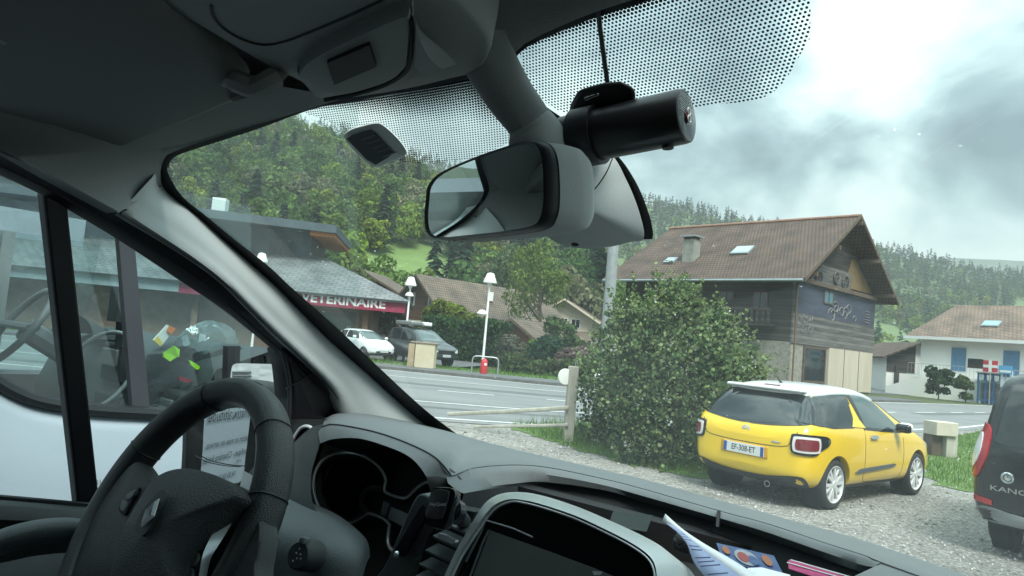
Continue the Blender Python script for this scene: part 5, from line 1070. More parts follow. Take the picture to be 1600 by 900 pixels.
# ---- two cars in front of the clinic
def small_car(name, label, loc, az, paint, tall, roofbox, plate):
    if tall: st = [(.0, .55, .5, .95, 1.0, .5), (.06, .80, .36, 1.05, 1.25, .62), (.25, .88, .30, 1.08, 1.62, .66), (.6, .90, .28, 1.08, 1.74, .68), (1.4, .90, .26, 1.06, 1.76, .69), (2.2, .90, .26, 1.04, 1.73, .67), (2.75, .90, .26, 1.03, 1.45, .66), (3.2, .89, .27, 1.02, 1.12, .72), (3.7, .88, .28, .97, 1.04, .70), (4.1, .82, .32, .86, .92, .60), (4.28, .62, .40, .74, .78, .48)]; ax = (.75, 3.40); R = .34
    else: st = [(.0, .52, .45, .8, .85, .42), (.05, .72, .33, .92, 1.05, .52), (.25, .78, .27, .97, 1.32, .58), (.6, .80, .24, .96, 1.42, .59), (1.2, .80, .22, .95, 1.44, .60), (1.8, .80, .22, .94, 1.40, .58), (2.3, .80, .22, .92, 1.20, .57), (2.8, .79, .22, .90, .98, .62), (3.2, .76, .24, .78, .85, .56), (3.5, .64, .30, .64, .68, .46), (3.58, .48, .38, .56, .6, .36)]; ax = (.6, 2.95); R = .29
    c = Car(name, label, 'car', loc, az, st, paint, ax, R, 1.58 if not tall else 1.72, 1.0, 'cars parked in front of the clinic', dy=st[-1][0])
    for y_ in ax:
        for q in (-1, 1): c.wheel(y_, q, R, 1.58 if not tall else 1.72, M_alloyg, 5)
    y1 = st[-1][0]; zs = st[4][3] + .05; zt = st[4][4] - .10
    if tall: c.topp('windscreen', M_carglass2, [(-.58, 2.34), (0, 2.40), (.58, 2.34), (.66, 2.8), (.68, 3.14), (0, 3.22), (-.68, 3.14), (-.66, 2.8)], off_=.006)
    else: c.topp('windscreen', M_carglass2, [(-.5, 1.86), (0, 1.92), (.5, 1.86), (.57, 2.3), (.62, 2.72), (0, 2.80), (-.62, 2.72), (-.57, 2.3)], off_=.006)
    for q in (-1, 1):
        c.side('side_window', M_carglass, [(.45, zs), (1.45, zs), (1.45, zt), (.6, zt - .02)] if tall else [(.35, zs), (1.1, zs), (1.1, zt), (.5, zt - .03)], q, off_=.006, smooth=False)
        c.side('door_window', M_carglass, [(1.55, zs), (2.85, zs - .03), (2.45, zt - .1), (2.2, zt), (1.55, zt)] if tall else [(1.2, zs), (2.4, zs - .03), (2.0, zt - .06), (1.75, zt), (1.2, zt)], q, off_=.006, smooth=False)
        c.front('headlamp', M_lens, [(q * .50, .74), (q * .80, .84), (q * .82, .74), (q * .6, .66)] if tall else [(q * .42, .66), (q * .62, .74), (q * .66, .64), (q * .5, .57)], off_=.012)
        c.box('wing_mirror', paint if not tall else M_black, (q * 1.0 if tall else q * .90, 2.62 if tall else 2.25, zs + .05), (.18, .10, .14), bevel=.04)
    c.front('grille', M_gblack, [(-.44, .60), (.44, .60), (.46, .76), (-.46, .76)] if tall else [(-.4, .36), (.4, .36), (.42, .46), (-.42, .46)], off_=.010, smooth=False)
    c.front('lower_bumper', M_black, [(-.7, .34), (.7, .34), (.72, .5), (-.72, .5)] if tall else [(-.6, .26), (.6, .26), (.62, .34), (-.62, .34)], off_=.012, smooth=False)
    h0 = c.hit((0, 8, .5 if tall else .5), (0, -1, 0))[0]; c.plate((0, h0[1] + .02, .52 if tall else .46), plate, (-1, 0, 0), (0, 0, 1))
    if tall:
        for y_ in (.8, 1.9): c.box('roof_bar', M_greytrim, (0, y_, 1.80), (1.3, .06, .04))
    if roofbox:
        pass
    return c
lw_ = D(607, 566, 33.0); lw_[2] = .118
small_car('white_compact_car', 'small white car parked at the clinic half behind the windscreen pillar', lw_ + [-.35, .55, 0], rad(138), M_carwhite, False, False, 'CB-271-DL')
ls = D(716, 575, 32.6); ls[2] = .118
sv = small_car('dark_suv', 'dark family car with roof rack load parked beside the small white car', ls + [-.62, .45, 0], rad(138), M_cardark, True, True, 'DV-845-QA')
rbx = thing('roof_box', 'pale boxes strapped on the roof bars of the dark car', 'roof box', sv.L((0, 1.35, 1.83)), -rad(138))
for k, (x_, w_) in enumerate(((-.38, .5), (.28, .66))): MB().box(sv.L((x_, 1.3, 1.94)), (w_, 1.5, .2), rz=-rad(138)).build('case', M_alloyg if k else M_carwhite, rbx, smooth=35, bevel=.05)
# ------------------------------------------------------------------ the van we sit in (van coordinates measured from the eye)
M_glassW = thin_glass('windscreen_glass', (.93, .975, .965), 1.0, .013, (.78, .86, .86), .8)  # the dust film doubles as a veil of glare
M_glassD = thin_glass('door_glass', (.84, .92, .92), 1.2, .01)
M_lining = mat('grey_roof_lining', (.20, .22, .22), .95, bump=.25, bscale=420, var=.04, vscale=30)
M_lining2 = mat('grey_moulded_trim', (.22, .24, .24), .62, bump=.10, bscale=500)
M_pillar = mat('light_grey_pillar_trim', (.43, .46, .46), .85, bump=.08, bscale=500)
M_visor = mat('visor_vinyl', (.105, .118, .118), .75, bump=.15, bscale=350)
M_dash = mat('dark_grey_dash_plastic', (.125, .142, .150), .46, bump=.35, bscale=900, var=.05, vscale=20)
M_dash2 = mat('charcoal_dash_plastic', (.034, .040, .043), .52, bump=.3, bscale=900)
M_blackin = mat('matt_black_interior', (.007, .008, .009), .7)
M_seal = mat('black_rubber_seal', (.006, .007, .010), .55)
M_leather = mat('black_leather', (.027, .030, .032), .33, bump=.35, bscale=700)
M_hub = mat('grained_airbag_cover', (.064, .071, .076), .48, bump=.6, bscale=520)
M_silver = mat('satin_silver_trim', (.84, .88, .90), .25, metal=.5)
M_thinchrome = mat('thin_chrome', (.72, .74, .74), .30, metal=.25, spec=.8)
M_piano = mat('piano_black', (.004, .005, .006), .05, spec=.6)
M_screen = mat('screen_reflection', (.13, .145, .14), .16, spec=.7, col2=(.20, .21, .195), vscale=6)  # two pale greys put the screen's reflection into its colour
M_mirror = mat('mirror_silver', (.74, .79, .79), .012, metal=1.0)
M_frit = mat('black_frit', (.006, .007, .009), .45)
M_vanwhite = mat('white_van_paint', (.31, .355, .40), .30, coat=.5)
def WS(X, Y, Z): return Y - (1.37 - .25 * (X + .41) ** 2 - 1.58 * (Z + .25))
def DOOR(X, Y, Z): return X - (-1.30 + .22 * (Z + .30))
def ws(px, py, near=.012): return vfn(px, py, WS, near)
def ws_xz(X, Z, inn=.0): return VW(X, 1.37 - .25 * (X + .41) ** 2 - 1.58 * (Z + .25) - inn, Z)
def door(px, py, inn=0.0):
    r = vray(px, py); t = (-1.30 + inn + .22 * .30) / (r[0] - .22 * r[2]); return CAM + ray(px, py) * t
def pil(pts, Yf):                                      # trace at a forward distance that varies along the curve
    return [vY(a, b, y) for (a, b), y in zip(pts, Yf)]
van = thing('van', 'van cab seen from the front passenger seat, dark dash, steering wheel and windscreen', 'van', VW(-.41, 0, -EYE))

# windscreen: glass, black border, dotted band
rows = [[ws_xz(X, Z) for X in np.linspace(-1.32, .50, 40)] for Z in np.linspace(-.46, .36, 24)]
wsn = MB().grid(rows).build('windscreen', M_glassW, van, smooth=180)
trim_e = [(247, 267), (252, 291), (270, 310), (300, 332), (350, 377), (400, 421), (432, 450), (505, 524), (575, 586), (650, 653), (704, 690)]
glass_e = [(262, 258), (268, 282), (288, 310), (318, 334), (368, 375), (420, 416), (452, 446), (524, 510), (592, 574), (664, 640), (730, 690)]
edge_out = [(a - 26, b + 16) for a, b in trim_e]
MB().grid(psurf([[(245, 215)] + edge_out[0:1] + edge_out[1:], [(282, 222)] + glass_e], lambda a, b: ws(a, b, .004), 60, 5)).build('frit_border', M_frit, wsn, smooth=180)
top_e = [(262, 258), (268, 243), (295, 231), (400, 197), (490, 165), (560, 152), (620, 141), (735, 118), (790, 100), (815, 74), (850, 55), (920, 26), (1000, 0), (1150, -45), (1350, -95)]
MB().grid(psurf([[(a - 3, b - 22) for a, b in top_e], [(a + 1, b + 5) for a, b in top_e]], lambda a, b: ws(a, b, .004), 70, 4)).build('frit_border', M_frit, wsn, smooth=180)
def dot_mat(name, inv):
    m, nd, ln, out = nodes_mat(name)
    uv = nd('ShaderNodeTexCoord'); mp = nd('ShaderNodeSeparateXYZ'); ln(uv.outputs['UV'], mp.inputs[0])
    def M(op, a, b=None):
        n = nd('ShaderNodeMath', operation=op)
        for i, v in enumerate((a, b)):
            if v is None: continue
            if isinstance(v, (int, float)): n.inputs[i].default_value = v
            else: ln(v, n.inputs[i])
        return n.outputs[0]
    U, V = mp.outputs[0], mp.outputs[1]; pit = .0040; rowp = pit * .866
    vr_ = M('DIVIDE', V, rowp); row = M('FLOOR', vr_); fv = M('MULTIPLY', M('SUBTRACT', M('SUBTRACT', vr_, row), .5), .866)
    uu = M('ADD', M('DIVIDE', U, pit), M('MULTIPLY', M('MODULO', row, 2.0), .5)); fu_ = M('SUBTRACT', M('FRACT', uu), .5)
    dist = M('SQRT', M('ADD', M('MULTIPLY', fv, fv), M('MULTIPLY', fu_, fu_)))
    at = nd('ShaderNodeAttribute'); at.attribute_name = 'fade'; rr = M('ADD', .285, M('MULTIPLY', at.outputs['Fac'], .34))
    isd = M('LESS_THAN', dist, rr)
    d = nd('ShaderNodeBsdfDiffuse'); d.inputs[0].default_value = (.007, .008, .010, 1); t = nd('ShaderNodeBsdfTransparent')
    mx = nd('ShaderNodeMixShader'); ln(isd, mx.inputs[0]); ln(t.outputs[0], mx.inputs[1]); ln(d.outputs[0], mx.inputs[2]); ln(mx.outputs[0], out.inputs[0]); return m
M_dots = dot_mat('dotted_frit', 0)
def dot_band(up_px, lo_px, fadeh=.16):
    rows = psurf([up_px, lo_px], lambda a, b: ws(a, b, .003), 70, 14); nr, nc = len(rows), len(rows[0])
    o = MB().grid(rows).build('dotted_band', M_dots, wsn, smooth=180, weld=False); me = o.data
    uv = me.uv_layers.new(name='UVMap'); P = [toV(p) for r in rows for p in r]
    fa = me.attributes.new('fade', 'FLOAT', 'POINT'); fa.data.foreach_set('value', [max(0.0, 1 - (i // nc) / ((nr - 1) * fadeh)) for i in range(len(P))])
    for l in me.loops: p = P[l.vertex_index]; uv.data[l.index].uv = (p[0] + 5, p[2] * 1.87 + 5)
dot_band([(478, 167), (540, 152), (620, 138), (680, 128), (735, 116), (760, 140), (800, 182)], [(478, 178), (505, 186), (545, 206), (592, 240), (650, 255), (735, 248), (802, 220)], .5)
dot_band([(812, 82), (818, 70), (850, 52), (920, 22), (1000, -6), (1100, -40), (1200, -75), (1268, -95)], [(818, 108), (842, 150), (872, 172), (930, 184), (1000, 181), (1100, 165), (1205, 146), (1266, 60)], .14)
# the dots' rounded right end
# ---- body shell: white outside, roof, bulkhead, floor, right side
def vbox(mb, x0, x1, y0, y1, z0, z1):
    return mb.add([VW(x, y, z) for x in (x0, x1) for y in (y0, y1) for z in (z0, z1)], [(0, 1, 3, 2), (4, 6, 7, 5), (0, 4, 5, 1), (2, 3, 7, 6), (0, 2, 6, 4), (1, 5, 7, 3)])
mb = MB(); vbox(mb, -1.38, -1.355, -4.0, 1.25, -1.45, -.385); vbox(mb, -1.38, -1.33, -4.0, -.62, -.385, .42); vbox(mb, .535, .56, -4.0, 1.25, -1.45, -.385); vbox(mb, .50, .56, -4.0, -.62, -.385, .42)
vbox(mb, -1.30, .48, -4.0, .42, .44, .47); vbox(mb, -1.25, .43, 1.60, 1.9, -1.2, -.80)
mb.build('body_shell', M_vanwhite, van, smooth=0)
mb = MB(); vbox(mb, -1.33, .50, -.80, -.77, -1.3, .42); mb.build('bulkhead', M_lining2, van, smooth=0)
mb = MB(); vbox(mb, -1.35, .53, -.78, 1.6, -1.32, -1.28); mb.build('cab_floor', M_blackin, van, smooth=0)
for sx in (-.9, .05):                                     # seats behind the camera
    mb = MB(); vbox(mb, sx - .24, sx + .24, -.42, .08 if sx < 0 else -.02, -.95, -.68); vbox(mb, sx - .23, sx + .23, -.60, -.45, -.70, .0); vbox(mb, sx - .13, sx + .13, -.60, -.50, .02, .16)
    mb.build('seat', mat('seat_cloth', (.03, .034, .04), .9, var=.2, vscale=40), van, bevel=.03, segs=3)
# roof lining
A = np.array([toV(ws(a, b, .014)) for a, b in [(247, 267), (258, 243), (292, 229), (400, 195), (490, 163), (560, 150), (620, 139), (735, 116), (790, 98), (815, 71), (850, 52), (920, 22), (1000, -4), (1150, -50), (1350, -98)]])
k = np.argsort(A[:, 0]); A = A[k]; xs = np.concatenate([np.linspace(-1.215, A[0, 0], 8)[:-1], np.linspace(A[0, 0], -.05, 50), np.linspace(.0, .42, 14)])
def roof_front(x):
    if x < A[0, 0]: f = (x - A[0, 0]) / (-1.215 - A[0, 0]); return A[0, 1] - .03 * f, A[0, 2] - .055 * f
    if x > A[-1, 0]: f = (x - A[-1, 0]) / (.42 - A[-1, 0]); return A[-1, 1] - .10 * f * f, A[-1, 2] - .05 * f * f
    return np.interp(x, A[:, 0], A[:, 1]), np.interp(x, A[:, 0], A[:, 2])
def roof_z(x): return .335 - .165 * sm(np.clip((-x - .93) / .28, 0, 1)) - .165 * sm(np.clip((x - .12) / .28, 0, 1))
rows = []
for v in np.concatenate([[0, .012, .03, .055, .09], np.linspace(.13, 1, 14)]):
    r = []
    for x in xs:
        yf, zf = roof_front(x); r.append(VW(x, yf + (-.80 - yf) * v, zf + (roof_z(x) - zf) * (1 - math.exp(-v * 13))))
    rows.append(r)
MB().grid(rows).build('roof_lining', M_lining, van, smooth=60, solid=.012, soff=1.0)
# pillar trim, left, and its mirror image on the right
inner = [(187, 332), (205, 344), (250, 371), (300, 403), (350, 440), (400, 490), (437, 527), (487, 572), (522, 610), (540, 660), (560, 720)]
def pillar(mirror):
    o = np.array([toV(ws(a, b, .010)) for a, b in cru(trim_e, 40)]); i_ = np.array([toV(door(a, b, .055)) for a, b in cru(inner, 40)])
    R = []
    for a, c in zip(o, i_):
        d = c - a; m_ = (a + c) / 2; tw = -m_ / np.linalg.norm(m_); L = np.linalg.norm(d)
        R.append([a + np.array([-.05, .05, .0]) * .6, a, a + d * .18 + tw * L * .12, a + d * .42 + tw * L * .18, a + d * .68 + tw * L * .15, c + tw * .008, c + np.array([-.05, .0, 0])])
    sec = [cr(r, 22) for r in R]
    if mirror: sec = [s_ * [-1, 1, 1] + [-.82, 0, 0] for s_ in sec]
    MB().grid([[VW(*p) for p in s_] for s_ in sec]).build('pillar_trim', M_pillar, van, smooth=60)
pillar(False); pillar(True)
MB().tube([door(*q, .062) * .0 + p for q, p in zip([(0, 0)] * 14, cr([door(188, 333, .088), (door(205, 322, .09) + ws(222, 312, .03)) / 2, ws(251, 290, .016)], 14))], .0016, 6).build('trim_joint', M_seal, van)
c1_ = cru([door(a, b, .085) for a, b in ((-520, -20), (-160, 150), (0, 230), (60, 262), (100, 284), (140, 306), (186, 331))], 30); c2_ = cru([ws(a, b, .011) for a, b in ((540, 153), (400, 195), (290, 227), (268, 236), (256, 250), (251, 268), (252, 290))], 30)
MB().grid([c1_ - V_f * .0 + MV @ np.array([-.05, 0, 0]), c1_, [(a + b) / 2 + (MV @ np.array([-.012, .02, .012])) for a, b in zip(c1_, c2_)], c2_]).build('corner_trim', M_lining2, van, smooth=60)
# ---- sun visor
vz = lambda a, b, z=.232: vZ(a, b, z)
vis = cr([(133, 246), (150, 245), (215, 219), (300, 185), (365, 157), (383, 146), (381, 132), (330, 82), (262, 20), (190, -45), (60, -60), (-70, -10), (-120, 90), (-90, 150), (0, 201), (90, 238)], 90, True)
vo = [vz(a, b) for a, b in vis]; c0 = np.mean(vo, 0)
mb = MB(); rr = [(1.0, .022), (1.004, .012), (1.0, .003), (.985, -.001), (.94, -.003), (.6, -.003), (.2, -.003), (.002, -.003)]
mb.grid([[c0 + (p - c0) * f + V_z * h for p in vo] for f, h in rr], cu=True); vs_o = mb.build('sun_visor', M_visor, van, smooth=50)
MB().tube(cr([vz(352, 124, .236), vz(372, 128, .226), vz(398, 136, .222), vz(428, 122, .230), vz(445, 105, .25)], 20), [.008] * 5 + [.011] * 10 + [.007] * 5, 8).build('visor_clip', M_lining2, vs_o)
MB().tube(cr([vz(366, 150, .231), vz(385, 144, .226), vz(402, 141, .23)], 10), .006, 8).build('visor_pin', M_blackin, vs_o)
MB().tube([vz(a, b, .229) for a, b in cr([(-60, 30), (0, 62), (8, 66)], 8)], .003, 6).build('label_clip', M_lining2, vs_o)
# ---- overhead console
def plate3(name, out, z, up, m, parent, dome=None, bev=.008, **k):
    P = [vZ(a, b, z) for a, b in cr(out, 80, True)]; c = np.mean(P, 0); mb = MB()
    mb.grid([[c + (p - c) * f + V_z * h for p in P] for f, h in ((1.04, up), (1.03, up * .5), (1.012, .010), (1.0, .003), (.975, 0), (.8, -.001), (.4, -.001), (.002, -.001))], cu=True); return mb.build(name, m, parent, smooth=55, **k)
con_o = plate3('overhead_console', [(150, -60), (245, 2), (330, 52), (400, 93), (455, 121), (474, 131), (487, 147), (505, 157), (560, 153), (640, 140), (700, 126), (738, 115), (757, 101), (765, 78), (757, 50), (735, 22), (705, -6), (640, -60), (420, -120)], .238, .075, M_lining2, van)
mo = plate3('display_module', [(466, 118), (484, 138), (505, 150), (560, 143), (606, 128), (630, 110), (638, 80), (640, 34), (630, 26), (560, 56), (490, 92)], .226, .012, M_lining2, con_o)
MB().prism([vZ(a, b, .2215) for a, b in ((511, 99), (577, 71), (588, 105), (522, 133))], V_z * .004).build('display', mat('dull_display', (.010, .013, .013), .55, spec=.15), mo, smooth=0)
MB().tube([vZ(a, b, .2365) for a, b in cr([(330, 8), (334, 26), (350, 45), (380, 62), (412, 70), (445, 65), (490, 48), (560, 18), (610, -6)], 40)], .0011, 6).build('lid_gap', M_blackin, con_o)
MB().tube([vZ(a, b, .2295) for a, b in cr([(641, 28), (643, 60), (641, 95), (632, 113), (605, 131), (560, 146), (508, 156)], 40)], .0024, 6).build('module_gap', M_blackin, con_o)
MB().grid([[vZ(a, b, z) for a, b in cr(p, 24)] for p, z in (([(646, 26), (660, 50), (690, 76), (714, 100)], .232), ([(650, 34), (656, 62), (672, 92), (690, 108)], .220), ([(648, 105), (655, 112), (664, 118), (672, 120)], .226))]).build('grip_facet', M_lining2, con_o, smooth=60)
# ---- driver's door
door_t = thing('door', None, None, M=WM[van.name], parent=van)
fu_ = [(-260, 118), (-120, 182), (0, 237), (60, 264), (130, 302), (187, 334), (250, 374), (300, 406), (350, 443), (400, 494), (440, 532), (490, 578), (530, 625)]
fl_ = [(-260, 165), (-120, 220), (0, 273), (70, 306), (105, 326), (180, 371), (240, 410), (280, 437), (330, 470), (360, 492), (400, 524), (428, 548), (446, 572)]
R = [cru([door(a, b, .075) for a, b in fu_], 60), cr([door(a, b + 2, .045) for a, b in fu_], 60), cr([door(a, b, .035) * .5 + door(c, d, .030) * .5 for (a, b), (c, d) in zip(fu_, fl_)], 60), cr([door(a, b, .012) for a, b in fl_], 60), cr([door(a, b + 1, -.02) for a, b in fl_], 60)]
MB().grid(R).build('window_frame', M_seal, door_t, smooth=50)
MB().grid([cr([door(a, b, .040) for a, b in [(p[0] * .45 + q[0] * .55, p[1] * .45 + q[1] * .55) for p, q in zip(fu_, fl_)]], 60), cr([door(a, b + 4, .042) for a, b in [(p[0] * .45 + q[0] * .55, p[1] * .45 + q[1] * .55) for p, q in zip(fu_, fl_)]], 60)]).build('frame_line', mat('seal_highlight', (.045, .05, .06), .35), door_t, smooth=50)
MB().prism([door(a, b, .012) for a, b in ((67, 298), (106, 320), (158, 800), (122, 796))], toV([0, 0, 0]) * 0 + MV @ np.array([-.03, 0, 0])).build('window_divider', M_seal, door_t, smooth=0, bevel=.004)
MB().grid([[door(a, b, -.006) for a in np.linspace(-420, 560, 12)] for b in (60, 300, 560, 820)]).build('window_glass', M_glassD, door_t, smooth=0)
# mirror sail: dark panel in the corner of the window
sail = [(446, 572), (440, 545), (470, 560), (505, 590), (532, 628), (545, 668), (540, 720), (480, 735), (446, 720), (450, 690), (452, 640)]
P = [door(a, b, .03) for a, b in cr(sail, 60, True)]; c = door(488, 640, .035)
MB().grid([[p + MV @ np.array([-.05, 0, 0]) for p in P], P, [c + (p - c) * .8 + MV @ np.array([.008, 0, 0]) for p in P], [c + (p - c) * .74 for p in P], [c + (p - c) * .3 for p in P], [c + (p - c) * .002 for p in P]], cu=True).build('corner_panel', mat('corner_panel_plastic', (.016, .016, .020), .5), door_t, smooth=45)
MB().tube([door(a, b, .040) for a, b in cr([(446, 608), (480, 588), (512, 568)], 16)], .0022, 6).build('panel_joint', M_seal, door_t)
MB().tube([door(a, b, .036) for a, b in cr([(440, 548), (448, 572), (452, 600), (452, 640), (449, 680)], 24)], .0045, 8).build('quarter_seal', M_dash2, door_t)
def xrow(pts, X): return cr([vX(a, b, X) for a, b in pts], 40)
MB().grid([cr([door(a, b, -.01) for a, b in ((-420, 742), (-150, 764), (0, 777), (155, 790), (320, 800), (520, 800))], 40), cr([door(a, b, .03) for a, b in ((-420, 745), (-150, 767), (0, 780), (155, 793), (320, 803), (520, 803))], 40), xrow([(-420, 760), (-150, 780), (0, 790), (155, 800), (320, 808), (520, 812)], -1.225), xrow([(-420, 800), (-150, 806), (0, 812), (155, 818), (320, 830), (520, 840)], -1.215), xrow([(-420, 840), (-150, 842), (0, 846), (155, 850), (320, 860), (520, 870)], -1.24), xrow([(-420, 1100), (-150, 1100), (0, 1100), (155, 1100), (320, 1100), (520, 1100)], -1.24)]).build('door_panel', M_dash2, door_t, smooth=60)
MB().tube([door(a, b, .028) for a, b in cr([(-420, 742), (0, 777), (155, 790), (330, 800)], 20)], .004, 6).build('waist_seal', M_seal, door_t)
MB().tube(cr([vX(a, b, x) for a, b, x in ((-60, 880, -1.20), (-20, 856, -1.16), (30, 838, -1.13), (80, 829, -1.12), (125, 830, -1.12), (160, 842, -1.14), (190, 870, -1.18))], 30), .017, 12, sx=1.3).build('pull_handle', M_dash, door_t)
MB().grid([xrow([(-150, 905), (0, 880), (60, 868), (120, 866), (200, 890)], -1.19), xrow([(-150, 960), (0, 930), (60, 920), (120, 920), (200, 940)], -1.17)]).build('door_pocket', M_dash, door_t, smooth=60)
# right door, beside the camera
rd = MB(); vbox(rd, .50, .53, -.62, 1.1, -1.2, -.36); vbox(rd, .46, .50, -.62, -.5, -.36, .2); vbox(rd, .44, .47, -.6, .55, .17, .25); rd.build('passenger_door', M_dash2, van, smooth=0)
MB().grid([[VW(.505 - .13 * (z + .36), y, z) for y in (-.55, 1.0)] for z in (-.36, .2)]).build('passenger_glass', M_glassD, van, smooth=0)

# ---- dashboard
dash = thing('dashboard', None, None, M=WM[van.name], parent=van)
pairs = [((503, 668), (511, 652), .73), ((520, 664), (530, 644), .73), ((560, 670), (572, 645), .73), ((600, 680), (620, 654), .735), ((645, 697), (662, 664), .74), ((680, 716), (704, 675), .75), ((704, 742), (742, 686), .78), ((740, 731), (768, 693), .86), ((800, 726), (812, 704), .93), ((857, 730), (872, 718), .98), ((940, 747), (950, 737), 1.0), ((1000, 762), (1010, 751), 1.0), ((1122, 797), (1130, 784), .96), ((1200, 818), (1210, 807), .92), ((1290, 848), (1300, 831), .86), ((1350, 867), (1362, 850), .80), ((1377, 878), (1402, 863), .77), ((1500, 922), (1500, 897), .73), ((1650, 972), (1650, 947), .70), ((1900, 1060), (1900, 1030), .68)]
N3 = [vY(*n, y) for n, f, y in pairs]; F3 = [ws(*f, .03) for n, f, y in pairs]; F4 = [p + MV @ np.array([0, .12, -.10]) for p in F3]
def bow(a, b): m = (a + b) / 2; return m + V_z * .006
rN = cru(N3, 150); rF = cru(F3, 150); rB = cru(F4, 150)
MB().grid([rB, rF, [a * .8 + b * .2 + V_z * .004 for a, b in zip(rF, rN)], [bow(a, b) for a, b in zip(rF, rN)], [a * .2 + b * .8 + V_z * .003 for a, b in zip(rF, rN)], rN]).build('dash_top', M_dash, dash, smooth=50)
# hood over the instruments: front face and black underside
h2 = [((500, 693), .705), ((521, 686), .705), ((560, 685), .705), ((603, 697), .71), ((640, 714), .715), ((664, 741), .725), ((673, 770), .74)]
H2 = [vY(*p, y) for p, y in h2]; n1 = cru(N3[:7], 40); n2 = cru(H2, 40); nb = [p + MV @ np.array([0, .09, -.025]) for p in n2]
MB().grid([n1, [a * .7 + b * .3 + MV @ np.array([0, -.006, 0]) for a, b in zip(n1, n2)], n2]).build('hood_face', M_dash, dash, smooth=50); MB().grid([n2, nb]).build('hood_underside', M_blackin, dash, smooth=50)
MB().tube([p + V_z * .001 for p in n1], .0012, 6).build('hood_seam', M_seal, dash)
# lip of the open tray and the tray itself
lipN = [vY(*p, y) for p, y in (((704, 744), .78), ((740, 732), .86), ((800, 727), .93), ((857, 731), .98), ((940, 748), 1.0), ((1000, 763), 1.0), ((1122, 798), .96), ((1200, 819), .92), ((1290, 849), .86), ((1350, 868), .80), ((1376, 879), .77))]
lipB = [vY(*p, y) for p, y in (((716, 768), .765), ((752, 762), .845), ((800, 756), .915), ((850, 753), .965), ((945, 766), .985), ((1010, 785), .985), ((1122, 816), .945), ((1200, 842), .905), ((1285, 872), .845), ((1340, 892), .79), ((1366, 889), .765))]
a_, b_ = cru(lipN, 90), cru(lipB, 90)
MB().grid([a_, [p * .93 + q * .07 + MV @ np.array([0, -.010, .001]) for p, q in zip(a_, b_)], [p * .6 + q * .4 + MV @ np.array([0, -.012, 0]) for p, q in zip(a_, b_)], b_, [p + MV @ np.array([0, .012, -.004]) for p in b_]]).build('tray_lip', M_dash, dash, smooth=50)
i1 = int(np.argmin([abs(project(p)[0] - 1125) for p in a_])); mb = MB(); mb.prism([a_[i1] + MV @ np.array([-.002, -.011, .004]), a_[i1] + MV @ np.array([.002, -.011, .004]), b_[i1] + MV @ np.array([.002, -.013, -.002]), b_[i1] + MV @ np.array([-.002, -.013, -.002])], MV @ np.array([0, -.003, 0])); mb.build('lip_joint', M_seal, dash, smooth=0)
w1 = [p + MV @ np.array([0, .012, -.004]) for p in b_]; w2 = [p + MV @ np.array([0, .0, -.055]) for p in b_]; w3 = []
for p in b_: q = toV(p); w3.append(VW(q[0] * .80 - .05, .44, -.33))
MB().grid([w1, w2]).build('tray_wall', M_dash2, dash, smooth=50); MB().grid([w2, w3]).build('tray_floor', M_blackin, dash, smooth=50)
# passenger side of the dash
p1 = [vY(*p, y) for p, y in (((1376, 881), .768), ((1500, 924), .728), ((1650, 974), .698), ((1900, 1062), .678))]; p2 = [vY(*p, y) for p, y in (((1335, 900), .70), ((1450, 1000), .62), ((1620, 1060), .6), ((1850, 1160), .58))]; p3 = [p + MV @ np.array([0, -.02, -.3]) for p in p2]
MB().grid([cr(p1, 30), cr(p2, 30), cr(p3, 30)]).build('passenger_top', M_dash, dash, smooth=50)
mb = MB(); vbox(mb, -1.27, .45, .93, .96, -1.28, -.24); mb.build('dash_back', M_blackin, dash, smooth=0)
mb = MB(); vbox(mb, -1.24, .45, .60, .63, -1.28, -.44); mb.build('dash_front', M_dash2, dash, smooth=0)
# left end of the dash by the pillar
le = [cr([vY(a, b, y) for a, b, y in q], 24) for q in ([(506, 662, .74), (500, 690, .71), (494, 712, .70), (486, 745, .69), (490, 790, .67), (520, 830, .66)], [(482, 668, .82), (474, 690, .74), (462, 740, .70), (448, 770, .68), (452, 810, .66), (480, 850, .65)], [(440, 690, .9), (436, 715, .82), (428, 750, .74), (415, 790, .70), (410, 830, .68), (420, 870, .66)])]
MB().grid(le).build('dash_end', M_dash2, dash, smooth=60)
# ---- instrument cluster
clu = thing('instrument_cluster', None, None, M=WM[van.name], parent=van)
cO_, cN_ = VW(-.85, .80, -.25), MV @ np.array([.0, -math.cos(.35), math.sin(.35)])
cl = lambda a, b, o=0.0: pplane(a, b, cO_ + cN_ * o, cN_)
MB().prism([cl(a, b, -.012) for a, b in ((450, 655), (560, 655), (700, 720), (712, 800), (640, 930), (440, 930))], -cN_ * .01).build('cluster_face', M_blackin, clu, smooth=0)
ring = [(616, 862), (609, 856), (606, 845), (608, 825), (609, 820), (600, 811), (580, 803), (572, 804), (556, 814), (541, 818), (520, 812), (502, 796), (492, 771), (491, 745), (500, 724), (517, 712), (541, 708), (568, 713), (592, 729), (603, 748), (601, 764), (606, 771), (628, 778), (638, 776), (654, 761), (668, 753), (672, 757)]
rp = cr(ring, 150); MB().tube([cl(a, b, .004) for a, b in rp], .0022, 8).build('chrome_ring', M_thinchrome, clu)
MB().tube([cl(a, b, -.001) for a, b in rp], .0046, 8).build('ring_bed', M_dash2, clu)
MB().tube([cl(a, b, .0) for a, b in cr([(600, 765), (583, 763), (570, 770), (566, 783), (571, 796), (590, 806), (612, 816)], 30)], .0055, 8).build('dial_bezel', M_dash2, clu)
MB().prism([cl(a, b, .004) for a, b in ((612, 792), (645, 806), (631, 823), (607, 811))], cN_ * .002).build('trip_display', mat('pale_lcd', (.17, .18, .17), .25), clu, smooth=0)
